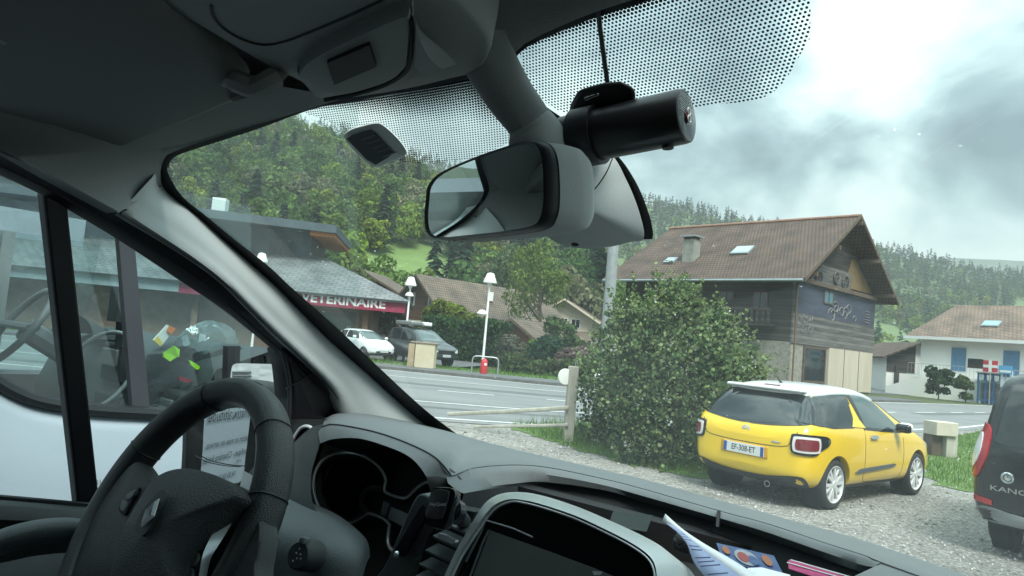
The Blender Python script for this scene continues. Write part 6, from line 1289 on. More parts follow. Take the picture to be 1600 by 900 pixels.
MB().prism([cl(a, b, .003) for a, b in ((601, 783), (611, 788), (604, 808), (596, 804))], cN_ * .003).build('display_edge', M_dash, clu, smooth=0)
MB().prism([cl(a, b, -.010) for a, b in ((505, 730), (540, 718), (580, 730), (594, 755), (560, 790), (545, 806), (515, 795), (503, 770))], cN_ * .002).build('dial', M_piano, clu, smooth=0)
# ---- round side vent
vent = thing('side_vent', None, None, M=WM[van.name], parent=van)
vt_ = lambda a, b, y=.80: vY(a, b, y)
ve = cr([(470, 669), (484, 667), (491, 677), (490, 699), (478, 723), (460, 742), (447, 750), (443, 739), (446, 718), (456, 691)], 60, True)
MB().tube([vt_(a, b) for a, b in ve], .0032, 8, closed=True).build('vent_ring', M_thinchrome, vent)
cc = vt_(467, 709); P = [vt_(a, b) for a, b in ve]
MB().grid([P, [cc + (p - cc) * .9 + MV @ np.array([0, .03, 0]) for p in P], [cc + (p - cc) * .01 + MV @ np.array([0, .03, 0]) for p in P]], cu=True).build('vent_well', M_blackin, vent, smooth=60)
MB().tube([vt_(a, b, .795) for a, b in cr([(451, 738), (448, 722), (457, 700), (474, 686), (487, 684)], 20)], .0022, 8).build('inner_ring', M_thinchrome, vent)
for a, b in (((460, 727), (486, 712)), ((455, 736), (478, 726)), ((470, 697), (489, 702))): MB().tube([vt_(*a, .81), vt_(*b, .81)], .006, 8, sx=.4).build('vent_slat', M_piano, vent)
MB().prism([vt_(a, b, .79) for a, b in ((468, 697), (482, 703), (480, 709), (467, 703))], MV @ np.array([0, .004, 0])).build('vent_tab', M_silver, vent, smooth=0)
be = [cr([vt_(a, b, y) for a, b in q], 24) for q, y in (([(485, 667), (492, 677), (491, 700), (479, 724), (461, 744), (446, 752)], .80), ([(500, 676), (502, 690), (494, 712), (482, 734), (462, 756), (444, 764)], .785), ([(506, 685), (505, 700), (496, 722), (484, 742), (464, 764), (442, 772)], .81))]
MB().grid(be).build('vent_bezel', M_piano, vent, smooth=60)
# ---- steering wheel
sw = thing('steering_wheel', None, None, M=WM[van.name], parent=van)
sC = np.array([-.894, .438, -.268]); e_, yw = .457, -.016; sN = np.array([math.sin(yw) * math.cos(e_), -math.cos(yw) * math.cos(e_), math.sin(e_)])
sA = np.cross([0, 0, 1], sN); sA /= np.linalg.norm(sA); sB = np.cross(sN, sA); sCw, sNw, sAw, sBw = VW(*sC), MV @ sN, MV @ sA, MV @ sB
tt = np.linspace(0, 2 * np.pi, 120, endpoint=False); Rw, rt_ = .1805, .0208
rows = []
for t in tt:
    dr = sAw * math.cos(t) + sBw * math.sin(t); row = []
    for q in np.linspace(0, 2 * np.pi, 20, endpoint=False):
        fl = 1 - .10 * math.cos(q * 2); row.append(sCw + dr * (Rw + rt_ * fl * math.cos(q)) + sNw * rt_ * 1.12 * math.sin(q))
    rows.append(row)
MB().grid(rows, cu=True, cv=True).build('rim', M_leather, sw, smooth=180)
for t in (math.radians(52), math.radians(112), math.radians(158), math.radians(22)):
    dr = sAw * math.cos(t) + sBw * math.sin(t); MB().tube([sCw + dr * (Rw + (rt_ * 1.0) * (1 - .10 * math.cos(q * 2)) * math.cos(q)) + sNw * rt_ * 1.12 * math.sin(q) for q in np.linspace(0, 2 * np.pi, 24, endpoint=False)], .0012, 5, closed=True).build('rim_seam', M_seal, sw)
sp = lambda a, b, o=0.0: pplane(a, b, sCw + sNw * o, sNw)
hub = cr([(172, 920), (181, 862), (194, 822), (214, 786), (235, 753), (260, 736), (292, 731), (326, 738), (354, 752), (369, 766), (370, 778), (350, 794), (326, 820), (303, 848), (287, 880), (279, 930), (230, 960)], 90, True)
P = [sp(a, b, .042) for a, b in hub]; c = sp(262, 838, .042)
MB().grid([[p - sNw * .045 for p in P], [p - sNw * .008 for p in P], [p + (c - p) * .01 for p in P]] + [[c + (p - c) * f + sNw * .020 * (1 - f ** 2.4) for p in P] for f in (.95, .86, .72, .5, .25, .002)], cu=True).build('airbag_cover', M_hub, sw, smooth=55)
for out, m, nm_, o in (([(212, 722), (230, 737), (242, 752), (232, 800), (205, 860), (190, 930), (105, 930), (118, 880), (140, 820), (170, 772)], M_leather, 'spoke', .012), ([(366, 768), (392, 790), (412, 820), (405, 880), (392, 930), (300, 930), (318, 860), (338, 815)], M_dash2, 'spoke', .010)):
    P = [sp(a, b, o) for a, b in cr(out, 60, True)]; c = np.mean(P, 0)
    MB().grid([[p - sNw * .02 for p in P], P, [c + (p - c) * .95 + sNw * .004 for p in P], [c + (p - c) * .4 + sNw * .005 for p in P], [c + (p - c) * .002 + sNw * .005 for p in P]], cu=True).build(nm_, m, sw, smooth=55)
MB().grid([[sp(a, b, o) for a, b in cr(q, 20)] for q, o in (([(368, 770), (373, 785), (366, 810), (350, 838), (330, 872), (322, 905)], .020), ([(358, 788), (352, 800), (340, 820), (326, 845), (316, 870), (310, 905)], .030))]).build('silver_spoke', M_silver, sw, smooth=60)
def pad(out, o, m, nm_):
    P = [sp(a, b, o) for a, b in cr(out, 40, True)]; c = np.mean(P, 0); return MB().grid([[p - sNw * .003 for p in P], P, [c + (p - c) * .85 + sNw * .0015 for p in P], [c + (p - c) * .002 + sNw * .0015 for p in P]], cu=True).build(nm_, m, sw, smooth=45)
pad([(217, 761), (203, 766), (192, 777), (185, 795), (190, 803), (196, 803), (203, 789), (212, 773)], .020, M_seal, 'button_frame')
pad([(214, 765), (204, 769), (196, 777), (201, 782), (208, 776)], .0215, M_dash, 'button'); pad([(194, 780), (189, 791), (190, 798), (195, 799), (200, 786)], .0215, M_dash, 'button')
pad([(312, 858), (303, 868), (292, 885), (288, 905), (300, 905), (310, 888), (315, 870)], .030, M_seal, 'button_frame'); pad([(310, 864), (303, 873), (299, 884), (304, 884), (311, 874)], .032, M_dash, 'button'); pad([(298, 887), (292, 896), (292, 910), (299, 905), (303, 892)], .032, M_dash, 'button')
re_ = [(252, 766), (259, 770), (256, 785), (240, 812), (226, 834), (218, 836), (212, 828), (216, 808), (232, 785)]
P = [sp(a, b, .0675) for a, b in cr(re_, 40, True)]; c = np.mean(P, 0); MB().grid([[p - sNw * .004 for p in P], P, [c + (p - c) * .93 for p in P], [c + (p - c) * .002 for p in P]], cu=True).build('emblem_plate', M_dash2, sw, smooth=40)
em = [(248, 779), (229, 796), (220, 823), (240, 806)]; ec = np.mean([sp(*q, .071) for q in em], 0); eo = [sp(*q, .071) for q in em]; mb = MB()
ei = [ec + (p - ec) * .42 for p in eo]; mid = [ec + (p - ec) * .72 + sNw * .0025 for p in eo]
mb.grid([[p - sNw * .0015 for p in eo], eo, mid, ei, [p - sNw * .002 for p in ei]], cu=True); mb.build('diamond_emblem', mat('emblem_silver', (.88, .91, .95), .3, spec=.8, coat=.5), sw, smooth=20)
MB().text('AIRBAG', sp(266, 829, .066), sAw, sBw, .009, .0005).build('hub_lettering', M_seal, sw, smooth=0) if False else None
MB().text('R', sp(189, 892, .058), sAw, sBw, .010, .0005) if False else None
# ---- column shroud with rotary switch
cs = [cr([vY(a, b, y) for a, b, y in q], 24) for q in ([(380, 735, .74), (430, 762, .72), (480, 783, .72), (530, 806, .72), (572, 842, .71), (578, 870, .70)], [(375, 760, .66), (425, 775, .66), (475, 795, .66), (525, 816, .66), (566, 848, .67), (573, 880, .68)], [(360, 830, .585), (412, 830, .59), (460, 842, .60), (510, 855, .61), (556, 872, .64), (566, 905, .66)], [(340, 930, .575), (400, 930, .575), (450, 935, .585), (500, 935, .60), (545, 935, .63), (560, 940, .65)])]
MB().grid(surf(cs, 40, 24)).build('column_shroud', M_dash, van, smooth=60)
ks = thing('rotary_switch', None, None, M=WM[van.name], parent=van); ko = vY(475, 868, .575); kn = MV @ np.array([.25, -.93, .26]); kn /= np.linalg.norm(kn)
MB().lathe(ko - kn * .02, kn, [(0, .021), (.022, .0195), (.030, .0185), (.033, .016), (.033, .001)], 30).build('knob', M_dash2, ks, smooth=40)
ka = np.cross([0, 0, 1], kn); ka /= np.linalg.norm(ka); kb_ = np.cross(kn, ka)
MB().box(ko + kn * .012 + kb_ * .019 + ka * .004, (.009, .009, .014), ax=[ka, kb_, kn]).build('pointer', M_dash, ks, bevel=.002)
for k_, (x_, y_) in enumerate(((0, .008), (.004, .002), (-.003, .002), (0, -.004), (-.005, -.008), (.006, -.003))): MB().lathe(ko + kn * .0132 + ka * x_ + kb_ * y_, kn, [(0, .0013), (.0004, .0009), (.0005, .0001)], 10).build('icon', M_plate, ks)
# ---- narrow pocket and centre vent left of the screen
MB().prism([vY(a, b, .60) for a, b in cr([(657, 772), (684, 786), (694, 800), (668, 850), (645, 910), (585, 910), (603, 880), (640, 795)], 50, True)], MV @ np.array([0, .03, 0])).build('pocket_panel', M_dash, dash, smooth=40, bevel=.003)
MB().prism([vY(a, b, .595) for a, b in cr([(657, 793), (664, 793), (668, 799), (634, 862), (624, 870), (616, 866), (618, 858)], 40, True)], MV @ np.array([0, .008, 0])).build('pocket_slot', M_seal, dash, smooth=0)
MB().lathe(vY(620, 866, .59), MV @ np.array([0, -1, 0]), [(0, .004), (.003, .003), (.004, .0001)], 12).build('pocket_screw', M_silver, dash)
cv = thing('centre_vent', None, None, M=WM[van.name], parent=van)
MB().prism([vY(a, b, .60) for a, b in ((690, 790), (742, 800), (700, 930), (630, 930))], MV @ np.array([0, .02, 0])).build('vent_well', M_blackin, cv, smooth=0)
for a, b in (((690, 818), (733, 838)), ((676, 840), (722, 862)), ((664, 862), (712, 884)), ((654, 884), (702, 906)), ((646, 904), (694, 926))):
    p, q = vY(*a, .575), vY(*b, .575); MB().prism([p, q, q + MV @ np.array([0, .02, .004]), p + MV @ np.array([0, .02, .004])], V_z * .0022).build('vent_slat', M_dash, cv, smooth=0)
MB().prism([vY(a, b, .57) for a, b in cr([(686, 834), (700, 838), (711, 845), (708, 850), (695, 846), (685, 840)], 20, True)], MV @ np.array([0, .005, 0])).build('vent_tab', M_silver, cv, smooth=40)
# ---- touch screen unit in its silver frame
ts = thing('touch_screen', None, None, M=WM[van.name], parent=van)
tO, tN = VW(-.42, .50, -.22), MV @ np.array([.06, -.90, .43]); tN /= np.linalg.norm(tN); tp = lambda a, b, o=0.0: pplane(a, b, tO + tN * o, tN)
fo_ = [(690, 912), (712, 863), (735, 822), (750, 796), (765, 780), (785, 771), (815, 769), (850, 775), (900, 791), (950, 812), (1000, 835), (1035, 855), (1053, 876), (1062, 912)]
fi_ = [(696, 912), (718, 866), (742, 828), (758, 804), (774, 788), (796, 780), (822, 782), (850, 789), (900, 806), (950, 829), (988, 849), (1013, 867), (1024, 885), (1027, 912)]
a_, b_ = cru([tp(*q, -.050) for q in fo_], 90), cru([tp(*q) for q in fi_], 90)
MB().grid([[p - tN * .06 for p in a_], a_, [p * .8 + q * .2 + tN * .002 for p, q in zip(a_, b_)], [p * .35 + q * .65 + tN * .003 for p, q in zip(a_, b_)], b_, [q - tN * .008 for q in b_]]).build('silver_frame', mat('silver_painted_frame', (.86, .91, .91), .28, metal=.45), ts, smooth=50)
ln_o = cr([tp(a + (4 if a < 800 else -3), b + 4, .001) for a, b in fi_], 70); MB().tube(ln_o, .0009, 6).build('inner_chrome_line', M_thinchrome, ts)
P = [tp(a, b, -.006) for a, b in fi_]; c = tp(880, 890, -.006); MB().grid([P, [c] * len(P)]).build('gloss_panel', M_piano, ts, smooth=0)
MB().prism([tp(a, b, -.005) for a, b in ((767, 829), (800, 841), (862, 863), (932, 889), (985, 912), (736, 912))], tN * .0015).build('screen', M_screen, ts, smooth=0)
MB().tube([tp(a, b, -.0035) for a, b in ((756, 812), (800, 825), (832, 839))], .0008, 6).build('trim_line', M_silver, ts)
MB().tube([tp(a, b, -.0035) for a, b in ((758, 812), (752, 830), (728, 878))], .0012, 6).build('trim_line', M_dash, ts)
MB().tube([tp(a, b, -.0035) for a, b in ((764, 828), (755, 846), (733, 905))], .0012, 6).build('trim_line', M_dash, ts)
MB().prism([tp(a, b, -.0045) for a, b in ((927, 893), (942, 894), (939, 899), (929, 899))], tN * .002).build('marking', M_plate, ts, smooth=0)
# shell behind the screen unit
MB().grid([[p - tN * .055 for p in a_], [p - tN * .055 - V_z * .14 + MV @ np.array([0, .02, 0]) for p in a_]]).build('screen_back', M_dash2, ts, smooth=50)

# ---- rear view mirror
rm = thing('rear_view_mirror', None, None, M=WM[van.name], parent=van)
mO = vX(762, 300, -.462); mN = MV @ np.array([-math.sin(rad(23)) * math.cos(rad(4)), -math.cos(rad(23)) * math.cos(rad(4)), -math.sin(rad(4))]); mp_ = lambda a, b, o=0.0: pplane(a, b, mO + mN * o, mN)
oc = cr([(667, 312), (671, 290), (690, 270), (740, 247), (800, 226), (828, 220), (846, 228), (855, 255), (857, 310), (852, 340), (838, 356), (790, 365), (730, 371), (690, 374), (671, 368), (665, 345)], 100, True)
P = [mp_(a, b) for a, b in oc]; c = np.mean(P, 0); sc_ = lambda f, o: [c + (p - c) * f + mN * o for p in P]
MB().grid([sc_(1.0, -.016), sc_(1.01, -.006), sc_(1.0, .0), sc_(.975, .003), sc_(.935, .0)], cu=True).build('bezel', M_black, rm, smooth=60)
MB().grid([sc_(.94, .0005), sc_(.5, .0005), sc_(.001, .0005)], cu=True).build('mirror_glass', M_mirror, rm, smooth=0)
MB().grid([sc_(1.015, -.010), sc_(1.02, -.030), sc_(1.0, -.042), sc_(.93, -.052), sc_(.75, -.060), sc_(.4, -.064), sc_(.001, -.065)], cu=True).build('shell', M_pillar, rm, smooth=60)
# arm from the roof and the cover on the glass
am = cr([D(752, 72, .66), D(770, 105, .66), D(797, 150, .665), D(826, 190, .67), D(838, 216, .675)], 24)
MB().tube(am, np.linspace(.026, .0205, 24), 20, sx=1.0).build('mirror_arm', M_lining2, rm)
MB().tube(cr([D(826, 188, .67), D(832, 200, .672), D(838, 216, .675), D(850, 250, .70)], 14), np.linspace(.0213, .036, 14), 20).build('arm_foot', M_pillar, rm)
gk = cr([(795, 200), (790, 150), (812, 105), (835, 150), (880, 185), (955, 234), (990, 278), (1012, 328), (1020, 368), (1004, 374), (900, 372), (820, 300)], 90, True)
P = [ws(a, b, .008) for a, b in gk]; c = ws(900, 300, .008)
MB().grid([P, [c + (p - c) * .5 for p in P], [c + (p - c) * .002 for p in P]], cu=True).build('gasket', M_frit, rm, smooth=60)
cvx = cr([(868, 236), (910, 236), (953, 240), (980, 284), (999, 332), (1006, 372), (985, 378), (950, 386), (905, 388), (868, 378), (845, 355), (838, 300), (845, 255)], 100, True)
P = [ws(a, b, .03) for a, b in cvx]; c = D(905, 320, .70)
def cvr(f): return [c * (1 - f) + p * f for p in P]
MB().grid([[ws(a, b, .006) for a, b in cvx], P, [a * .96 + b * .04 for a, b in zip(P, cvr(.8))], cvr(.86), cvr(.62), cvr(.35), cvr(.002)], cu=True).build('sensor_cover', M_pillar, rm, smooth=60)
MB().tube([D(a, b, d) for a, b, d in cr([(957, 247, .722), (946, 272, .715), (925, 300, .71), (900, 317, .705), (885, 321, .70)], 24)], .0007, 5).build('cover_joint', M_seal, rm)
MB().prism([D(a, b, .70) for a, b in cr([(893, 380), (900, 379), (905, 383), (900, 385), (894, 384)], 12, True)], ray(900, 382) * -.004).build('sensor_hole', M_seal, rm, smooth=0)

# ---- wing mirror outside the driver's door
wm = thing('wing_mirror', None, None, M=WM[van.name], parent=van)
wP = vX(352, 690, -1.53); wd_ = toV(wP) / np.linalg.norm(toV(wP)); T_ = np.array([-2.35, -.95, -.55]); wo = T_ - toV(wP); wo /= np.linalg.norm(wo); wNv = wo - wd_; wNv /= np.linalg.norm(wNv); wN = MV @ wNv
wq = lambda a, b, o=0.0: pplane(a, b, wP + wN * o, wN)
ho = cr([(287, 700), (290, 640), (300, 612), (322, 598), (360, 594), (400, 596), (416, 610), (414, 660), (408, 730), (398, 790), (330, 800), (288, 780)], 80, True)
P = [wq(a, b) for a, b in ho]; c = np.mean(P, 0)
MB().grid([[c + (p - c) * f + wN * o for p in P] for f, o in ((.93, .001), (1.0, .004), (1.02, -.01), (1.0, -.05), (.85, -.08), (.4, -.10), (.001, -.10))], cu=True).build('casing', M_black, wm, smooth=60)
go = cr([(322, 640), (340, 630), (375, 624), (392, 630), (390, 660), (384, 710), (376, 752), (345, 752), (316, 748), (317, 700)], 60, True); P = [wq(a, b, .004) for a, b in go]; c = np.mean(P, 0)
MB().grid([[c + (p - c) * f for p in P] for f in (1, .5, .001)], cu=True).build('glass', M_mirror, wm, smooth=0)
MB().tube(cr([wq(305, 712, .01), wq(325, 722, .012), wq(355, 728, .012), wq(376, 729, .01)], 16), .0012, 5).build('wire', M_seal, wm)
MB().tube([door(452, 700, -.01), wP + MV @ np.array([.10, .03, -.08])], .03, 10).build('arm', M_black, wm)

# ---- things that ride in the cab
dc = thing('dash_camera', 'black cylindrical dash camera clamped beside the mirror cover', 'dash camera', D(980, 200, .64))
dA, dB = D(880, 222, .695), D(1072, 181, .625); dx = dB - dA; dL = np.linalg.norm(dx); dx /= dL
MB().lathe(dA, dx, [(0, .001), (0, .0235), (.003, .0245), (dL - .004, .0245), (dL, .0238), (dL + .0008, .0225)], 48).build('barrel', mat('satin_black', (.012, .013, .015), .38), dc, smooth=35)
MB().lathe(dB, dx, [(.0006, .0228), (.0012, .021), (.0008, .001)], 40).build('lens_face', M_piano, dc, smooth=35)
da = np.cross(V_z, dx); da /= np.linalg.norm(da); db_ = np.cross(dx, da)
fm = MB()
for i in range(-7, 8):
    for j in range(0, 9):
        x_, y_ = (i + .5 * (j % 2)) * .0024, .001 + j * .0021
        if x_ * x_ + y_ * y_ < .0198 ** 2: fm.lathe(dB + dx * .0014 + da * x_ + db_ * y_, dx, [(0, .00075), (.0002, .0001)], 6)
o = fm.build('grille_dots', mat('grille_grey', (.36, .40, .40), .5), dc, smooth=0, weld=False); o['kind'] = 'stuff'
MB().lathe(dB + dx * .0012 + db_ * -.001, dx, [(0, .0052), (.001, .005), (.0014, .0001)], 20).build('logo_ring', mat('lens_red', (.10, .02, .02), .2), dc)
mb = MB()
for y_ in (.0035, -.0035): mb.tube([dB + dx * .0028 + da * .0032 * math.cos(t) + db_ * (y_ + .0032 * math.sin(t)) for t in np.linspace(0, 6.28, 14)[:-1]], .0008, 5, closed=True)
mb.build('logo', M_plate, dc)
MB().lathe(dA + dx * (dL * .13), dx, [(0, .0246), (0, .0285), (.024, .0285), (.024, .0246)], 40).build('clamp_ring', M_black, dc, smooth=35)
brk = [(888, 192), (894, 162), (905, 141), (940, 131), (968, 128), (988, 137), (992, 152), (980, 176), (930, 196)]
P = [ws(a, b, .012) for a, b in brk]; mb = MB(); Q = [dA + dx * (dL * .12 + .028 * (i > 2)) + db_ * .02 + da * .002 * i for i in range(len(P))]
mb.prism([p for p in P], -ray(940, 150) * .035); mb.build('mount', M_black, dc, smooth=35, bevel=.004)
MB().prism([D(a, b, .655) for a, b in ((912, 153), (935, 145), (937, 149), (914, 158))], -ray(925, 150) * .003).build('mount_button', M_gblack, dc, smooth=0, bevel=.001)
MB().tube([ws(a, b, .005) for a, b in cr([(930, -20), (936, 30), (943, 85), (950, 134)], 20)], .0024, 6).build('cable', M_black, dc)
MB().lathe(dA + dx * dL * .86 - db_ * .024, -db_, [(-.002, .006), (.003, .005), (.0035, .0001)], 14).build('button', M_black, dc)
tg = thing('toll_tag', 'small pale rounded toll tag stuck behind the dotted glass band', 'tag', ws(588, 228, .02))
to = cr([(538, 213), (546, 203), (568, 196), (588, 192), (600, 196), (622, 216), (635, 234), (633, 243), (612, 252), (588, 261), (570, 250), (548, 229)], 60, True)
P = [ws(a, b, .006) for a, b in to]; c = np.mean(P, 0); tw = (CAM - c) / np.linalg.norm(CAM - c)
MB().grid([P, [p + tw * .010 for p in P], [c + (p - c) * .96 + tw * .014 for p in P], [c + (p - c) * .5 + tw * .015 for p in P], [c + tw * .015 for p in P]], cu=True).build('shell', mat('tag_grey_white', (.80, .83, .80), .5), tg, smooth=45)
fc = [(542, 217), (551, 211), (579, 203), (587, 208), (615, 238), (604, 247), (587, 257), (573, 249)]; tf = [ws(a, b, .006) * (1 - .0) + tw * .0155 for a, b in fc]
fo2 = MB().prism(tf, tw * .002).build('face', mat('tag_dark_face', (.05, .06, .06), .4), tg, smooth=0)
for k_ in range(5):
    p, q = (566 + k_ * 8, 218 + k_ * 6.6), (586 + k_ * 8, 211 + k_ * 6.6); MB().tube([ws(*p, .006) + tw * .0178, ws(*q, .006) + tw * .0178], .0008, 5).build('print_line', mat('tag_print', (.24, .27, .27), .6), fo2)
# phone holder
pm = thing('phone_holder', 'black magnetic phone holder clipped to the centre air vent', 'phone holder', vY(690, 830, .55))
hO, hN = vY(687, 792, .515), MV @ np.array([.10, -.93, .35]); hN /= np.linalg.norm(hN); hp_ = lambda a, b, o=0.0: pplane(a, b, hO + hN * o, hN)
ph = cr([(680, 761), (706, 762), (712, 770), (709, 784), (699, 816), (690, 825), (668, 822), (661, 812), (665, 794), (673, 768)], 60, True); P = [hp_(a, b) for a, b in ph]; c = np.mean(P, 0)
MB().grid([[c + (p - c) * f + hN * o for p in P] for f, o in ((.9, -.012), (1, -.009), (1.0, -.002), (.96, .0), (.001, .0))], cu=True).build('plate', M_gblack, pm, smooth=45)
po_ = cr([(682, 765), (698, 767), (702, 773), (693, 806), (686, 812), (670, 810), (666, 803), (675, 772)], 50, True); P = [hp_(a, b, .001) for a, b in po_]; c = np.mean(P, 0)
MB().grid([[c + (p - c) * f + hN * o for p in P] for f, o in ((1.03, 0), (1.0, .0018), (.94, .0022), (.001, .0022))], cu=True).build('pad', M_black, pm, smooth=45)
hr = hp_(696, 788) - hp_(672, 788); hr /= np.linalg.norm(hr); hu = np.cross(hN, hr)
MB().text('HeyQuest', hp_(684, 788, .0036), hr, hu, .0048, .0002, bold=.01).build('lettering', M_plate, pm, smooth=0)
MB().tube([hp_(692, 795, -.010), hp_(712, 800, -.03)], .010, 14).build('joint', M_black, pm)
for k_ in range(6): MB().lathe(hp_(704 + k_ * 1.6, 797 + k_ * .6, -.012 - k_ * .0036), -hN, [(0, .0105), (0, .0125), (.0018, .0125), (.0018, .0105)], 18).build('joint_ring', M_gblack, pm)
MB().tube([hp_(712, 800, -.03), vY(725, 815, .585)], .008, 10).build('clip', M_black, pm)
# papers and cards in the tray
M_paper = mat('white_paper', (.66, .69, .72), .7); M_paperb = mat('blue_printed_paper', (.27, .33, .50), .7, var=.12, vscale=30)
lf = thing('folded_leaflet', 'folded white and blue leaflet standing in the dash tray', 'leaflet', vY(1100, 870, .62))
A1 = cr([vY(a, b, y) for a, b, y in ((1035, 814, .70), (1062, 829, .68), (1085, 848, .66), (1120, 874, .63), (1165, 908, .60))], 20); A2 = cr([vY(a, b, y) for a, b, y in ((1037, 816, .70), (1058, 832, .665), (1073, 850, .64), (1085, 880, .61), (1110, 912, .58))], 20)
B1 = cr([vY(a, b, y) for a, b, y in ((1040, 803, .71), (1066, 827, .69), (1100, 850, .67), (1145, 876, .645), (1195, 908, .62))], 20)
MB().grid([A1, A2]).build('printed_sheet', M_paperb, lf, smooth=60, solid=.0006); MB().grid([B1, A1 + ray(1100, 860) * .004]).build('white_sheet', M_paper, lf, smooth=60, solid=.0006)
for k_ in range(9):
    i = 6 + k_ * 1.4; i0 = int(i); p, q = A1[min(i0, 19)], A2[min(i0, 19)]; f_ = .12 + .1 * rng.random(); MB().tube([p * (1 - f_) + q * f_ - ray(1100, 870) * .0015, p * .15 + q * .85 - ray(1100, 870) * .0015], .0007, 4).build('print_line', mat('print_ink', (.05, .06, .14), .7), lf)
cdp = thing('picture_card', 'colourful blue card with orange and white shapes in the dash tray', 'card', vY(1170, 875, .75))
q4 = [vY(a, b, y) for a, b, y in ((1119, 848, .80), (1209, 868, .78), (1224, 897, .72), (1130, 878, .74))]; nq_ = np.cross(q4[1] - q4[0], q4[3] - q4[0]); nq_ /= np.linalg.norm(nq_); nq_ = nq_ if np.dot(nq_, CAM - q4[0]) > 0 else -nq_
MB().prism(q4, -nq_ * .001).build('sheet', mat('card_blue', (.010, .026, .11), .35, col2=(.025, .07, .19), vscale=60), cdp, smooth=0)
def onc(u, v): return q4[0] * (1 - u) * (1 - v) + q4[1] * u * (1 - v) + q4[2] * u * v + q4[3] * (1 - u) * v + nq_ * .0006
for cx_, cy_, rx_, ry_, m_ in ((.14, .35, .07, .22, mat('card_orange', (.22, .07, .02), .4)), (.83, .45, .08, .3, MATS['card_orange']), (.47, .52, .20, .42, mat('card_pale', (.20, .22, .25), .4)), (.42, .55, .10, .26, mat('card_red', (.20, .02, .015), .4)), (.58, .62, .09, .25, MATS['card_blue'])):
    MB().add([onc(cx_ + rx_ * math.cos(t), cy_ + ry_ * math.sin(t)) + nq_ * .0004 * (m_.name != 'card_pale') for t in np.linspace(0, 6.28, 20)[:-1]], [tuple(range(19))]).build('printed_shape', m_, cdp, smooth=0)
pk = thing('pink_leaflet', 'bright pink leaflet lying at the tray end', 'leaflet', vY(1270, 890, .72))
MB().prism([vY(a, b, y) for a, b, y in ((1232, 876, .76), (1250, 879, .76), (1320, 903, .70), (1300, 912, .68), (1232, 890, .72))], V_z * .001).build('sheet', mat('pink_print', (.24, .008, .07), .5, col2=(.36, .02, .13), vscale=50), pk, smooth=0)
for a, b in (((1230, 879), (1318, 904)), ((1236, 875), (1330, 902))): MB().tube([vY(*a, .745), vY(*b, .69)], .0007, 4).build('white_edge', M_paper, pk)
wl = thing('dark_wallet', 'small dark wallet tucked behind the silver screen frame', 'wallet', vY(1062, 855, .66))
MB().prism([vY(a, b, y) for a, b, y in ((1056, 845, .70), (1078, 854, .70), (1078, 868, .66), (1050, 857, .66))], V_z * .010).build('cover', mat('wallet_leather', (.03, .03, .032), .6, bump=.4, bscale=300), wl, smooth=0, bevel=.002)
wc = thing('white_card', 'white card edge lying before the picture card', 'card', vY(1195, 893, .66))
MB().prism([vY(a, b, y) for a, b, y in ((1168, 889, .70), (1190, 888, .70), (1235, 900, .68), (1230, 912, .64), (1165, 912, .64))], V_z * .001).build('sheet', M_paper, wc, smooth=0)
gc = thing('clear_card', 'grey green plastic card standing at the back of the tray', 'card', vY(985, 815, .9))
MB().prism([vY(a, b, y) for a, b, y in ((958, 800, .93), (1020, 806, .92), (1010, 832, .88), (950, 822, .89))], V_z * .001).build('sheet', mat('grey_green_plastic', (.018, .026, .024), .6, spec=.2), gc, smooth=0)
# ------------------------------------------------------------------ white van parked alongside, seen through the driver's window
nb_ = thing('white_van', 'white van parked alongside, seen through the door window', 'van', VW(-3.2, 0, -EYE))
NX, FX = -2.35, -4.05
def nside(px, py, o=0.0): return vX(px, py, NX + o)
M_nglass = thin_glass('neighbour_glass', (.74, .84, .84), 2.6, .02, (.5, .62, .64))
sill = [(-420, 540), (-250, 548), (-90, 572), (-30, 590), (12, 614), (50, 630), (100, 640), (150, 646), (220, 650), (290, 653), (345, 655)]
s3 = cr([nside(*q) for q in sill], 60); Yend = toV(s3[-1])[1]
low = np.array([[*p[:2], .35] for p in s3])
MB().grid([[p + MV @ np.array([-.03, 0, 0]) for p in s3], s3, s3 - V_z * .05 + MV @ np.array([.035, 0, 0]), s3 * .55 + low * .45 + MV @ np.array([.07, 0, 0]), s3 * .35 + low * .65 + MV @ np.array([.045, 0, 0]), s3 * .3 + low * .7 + MV @ np.array([.06, 0, 0]), low]).build('door_panel', M_vanwhite, nb_, smooth=60)
mb = MB(); ys = toV(s3[0])[1]
vbox(mb, NX - .04, NX + .04, -4.6, ys, -1.3, .42); mb.build('side_panel', M_vanwhite, nb_, smooth=0)
mb = MB(); vbox(mb, FX, NX, -4.6, .80, .42, .47); mb.build('roof', M_vanwhite, nb_, smooth=0)
mb = MB(); vbox(mb, FX - .03, FX, -4.6, 1.95, -1.3, -.36); vbox(mb, FX - .03, FX, -4.6, .50, -.36, .42); vbox(mb, FX - .03, FX, .50, 1.35, .28, .42); mb.build('far_side', M_vanwhite, nb_, smooth=0)
mb = MB(); vbox(mb, FX + .004, FX + .02, -4.5, .48, -1.2, .42); vbox(mb, FX + .004, FX + .02, .48, 1.9, -1.2, -.38); vbox(mb, FX + .01, NX - .1, -.42, -.40, -1.2, .42); mb.build('cab_lining', M_dash2, nb_, smooth=0)
mb = MB(); vbox(mb, FX + .02, FX + .09, .98, 1.03, -.36, .30); vbox(mb, FX + .02, FX + .10, .44, .52, -.4, .42); mb.build('far_window_post', M_lining2, nb_, smooth=0)
MB().grid([[VW(FX - .01 + .1 * f, y, -.36 + .66 * f) for y in (.50, 1.4)] for f in (0, 1)]).build('far_window', M_nglass, nb_, smooth=0)
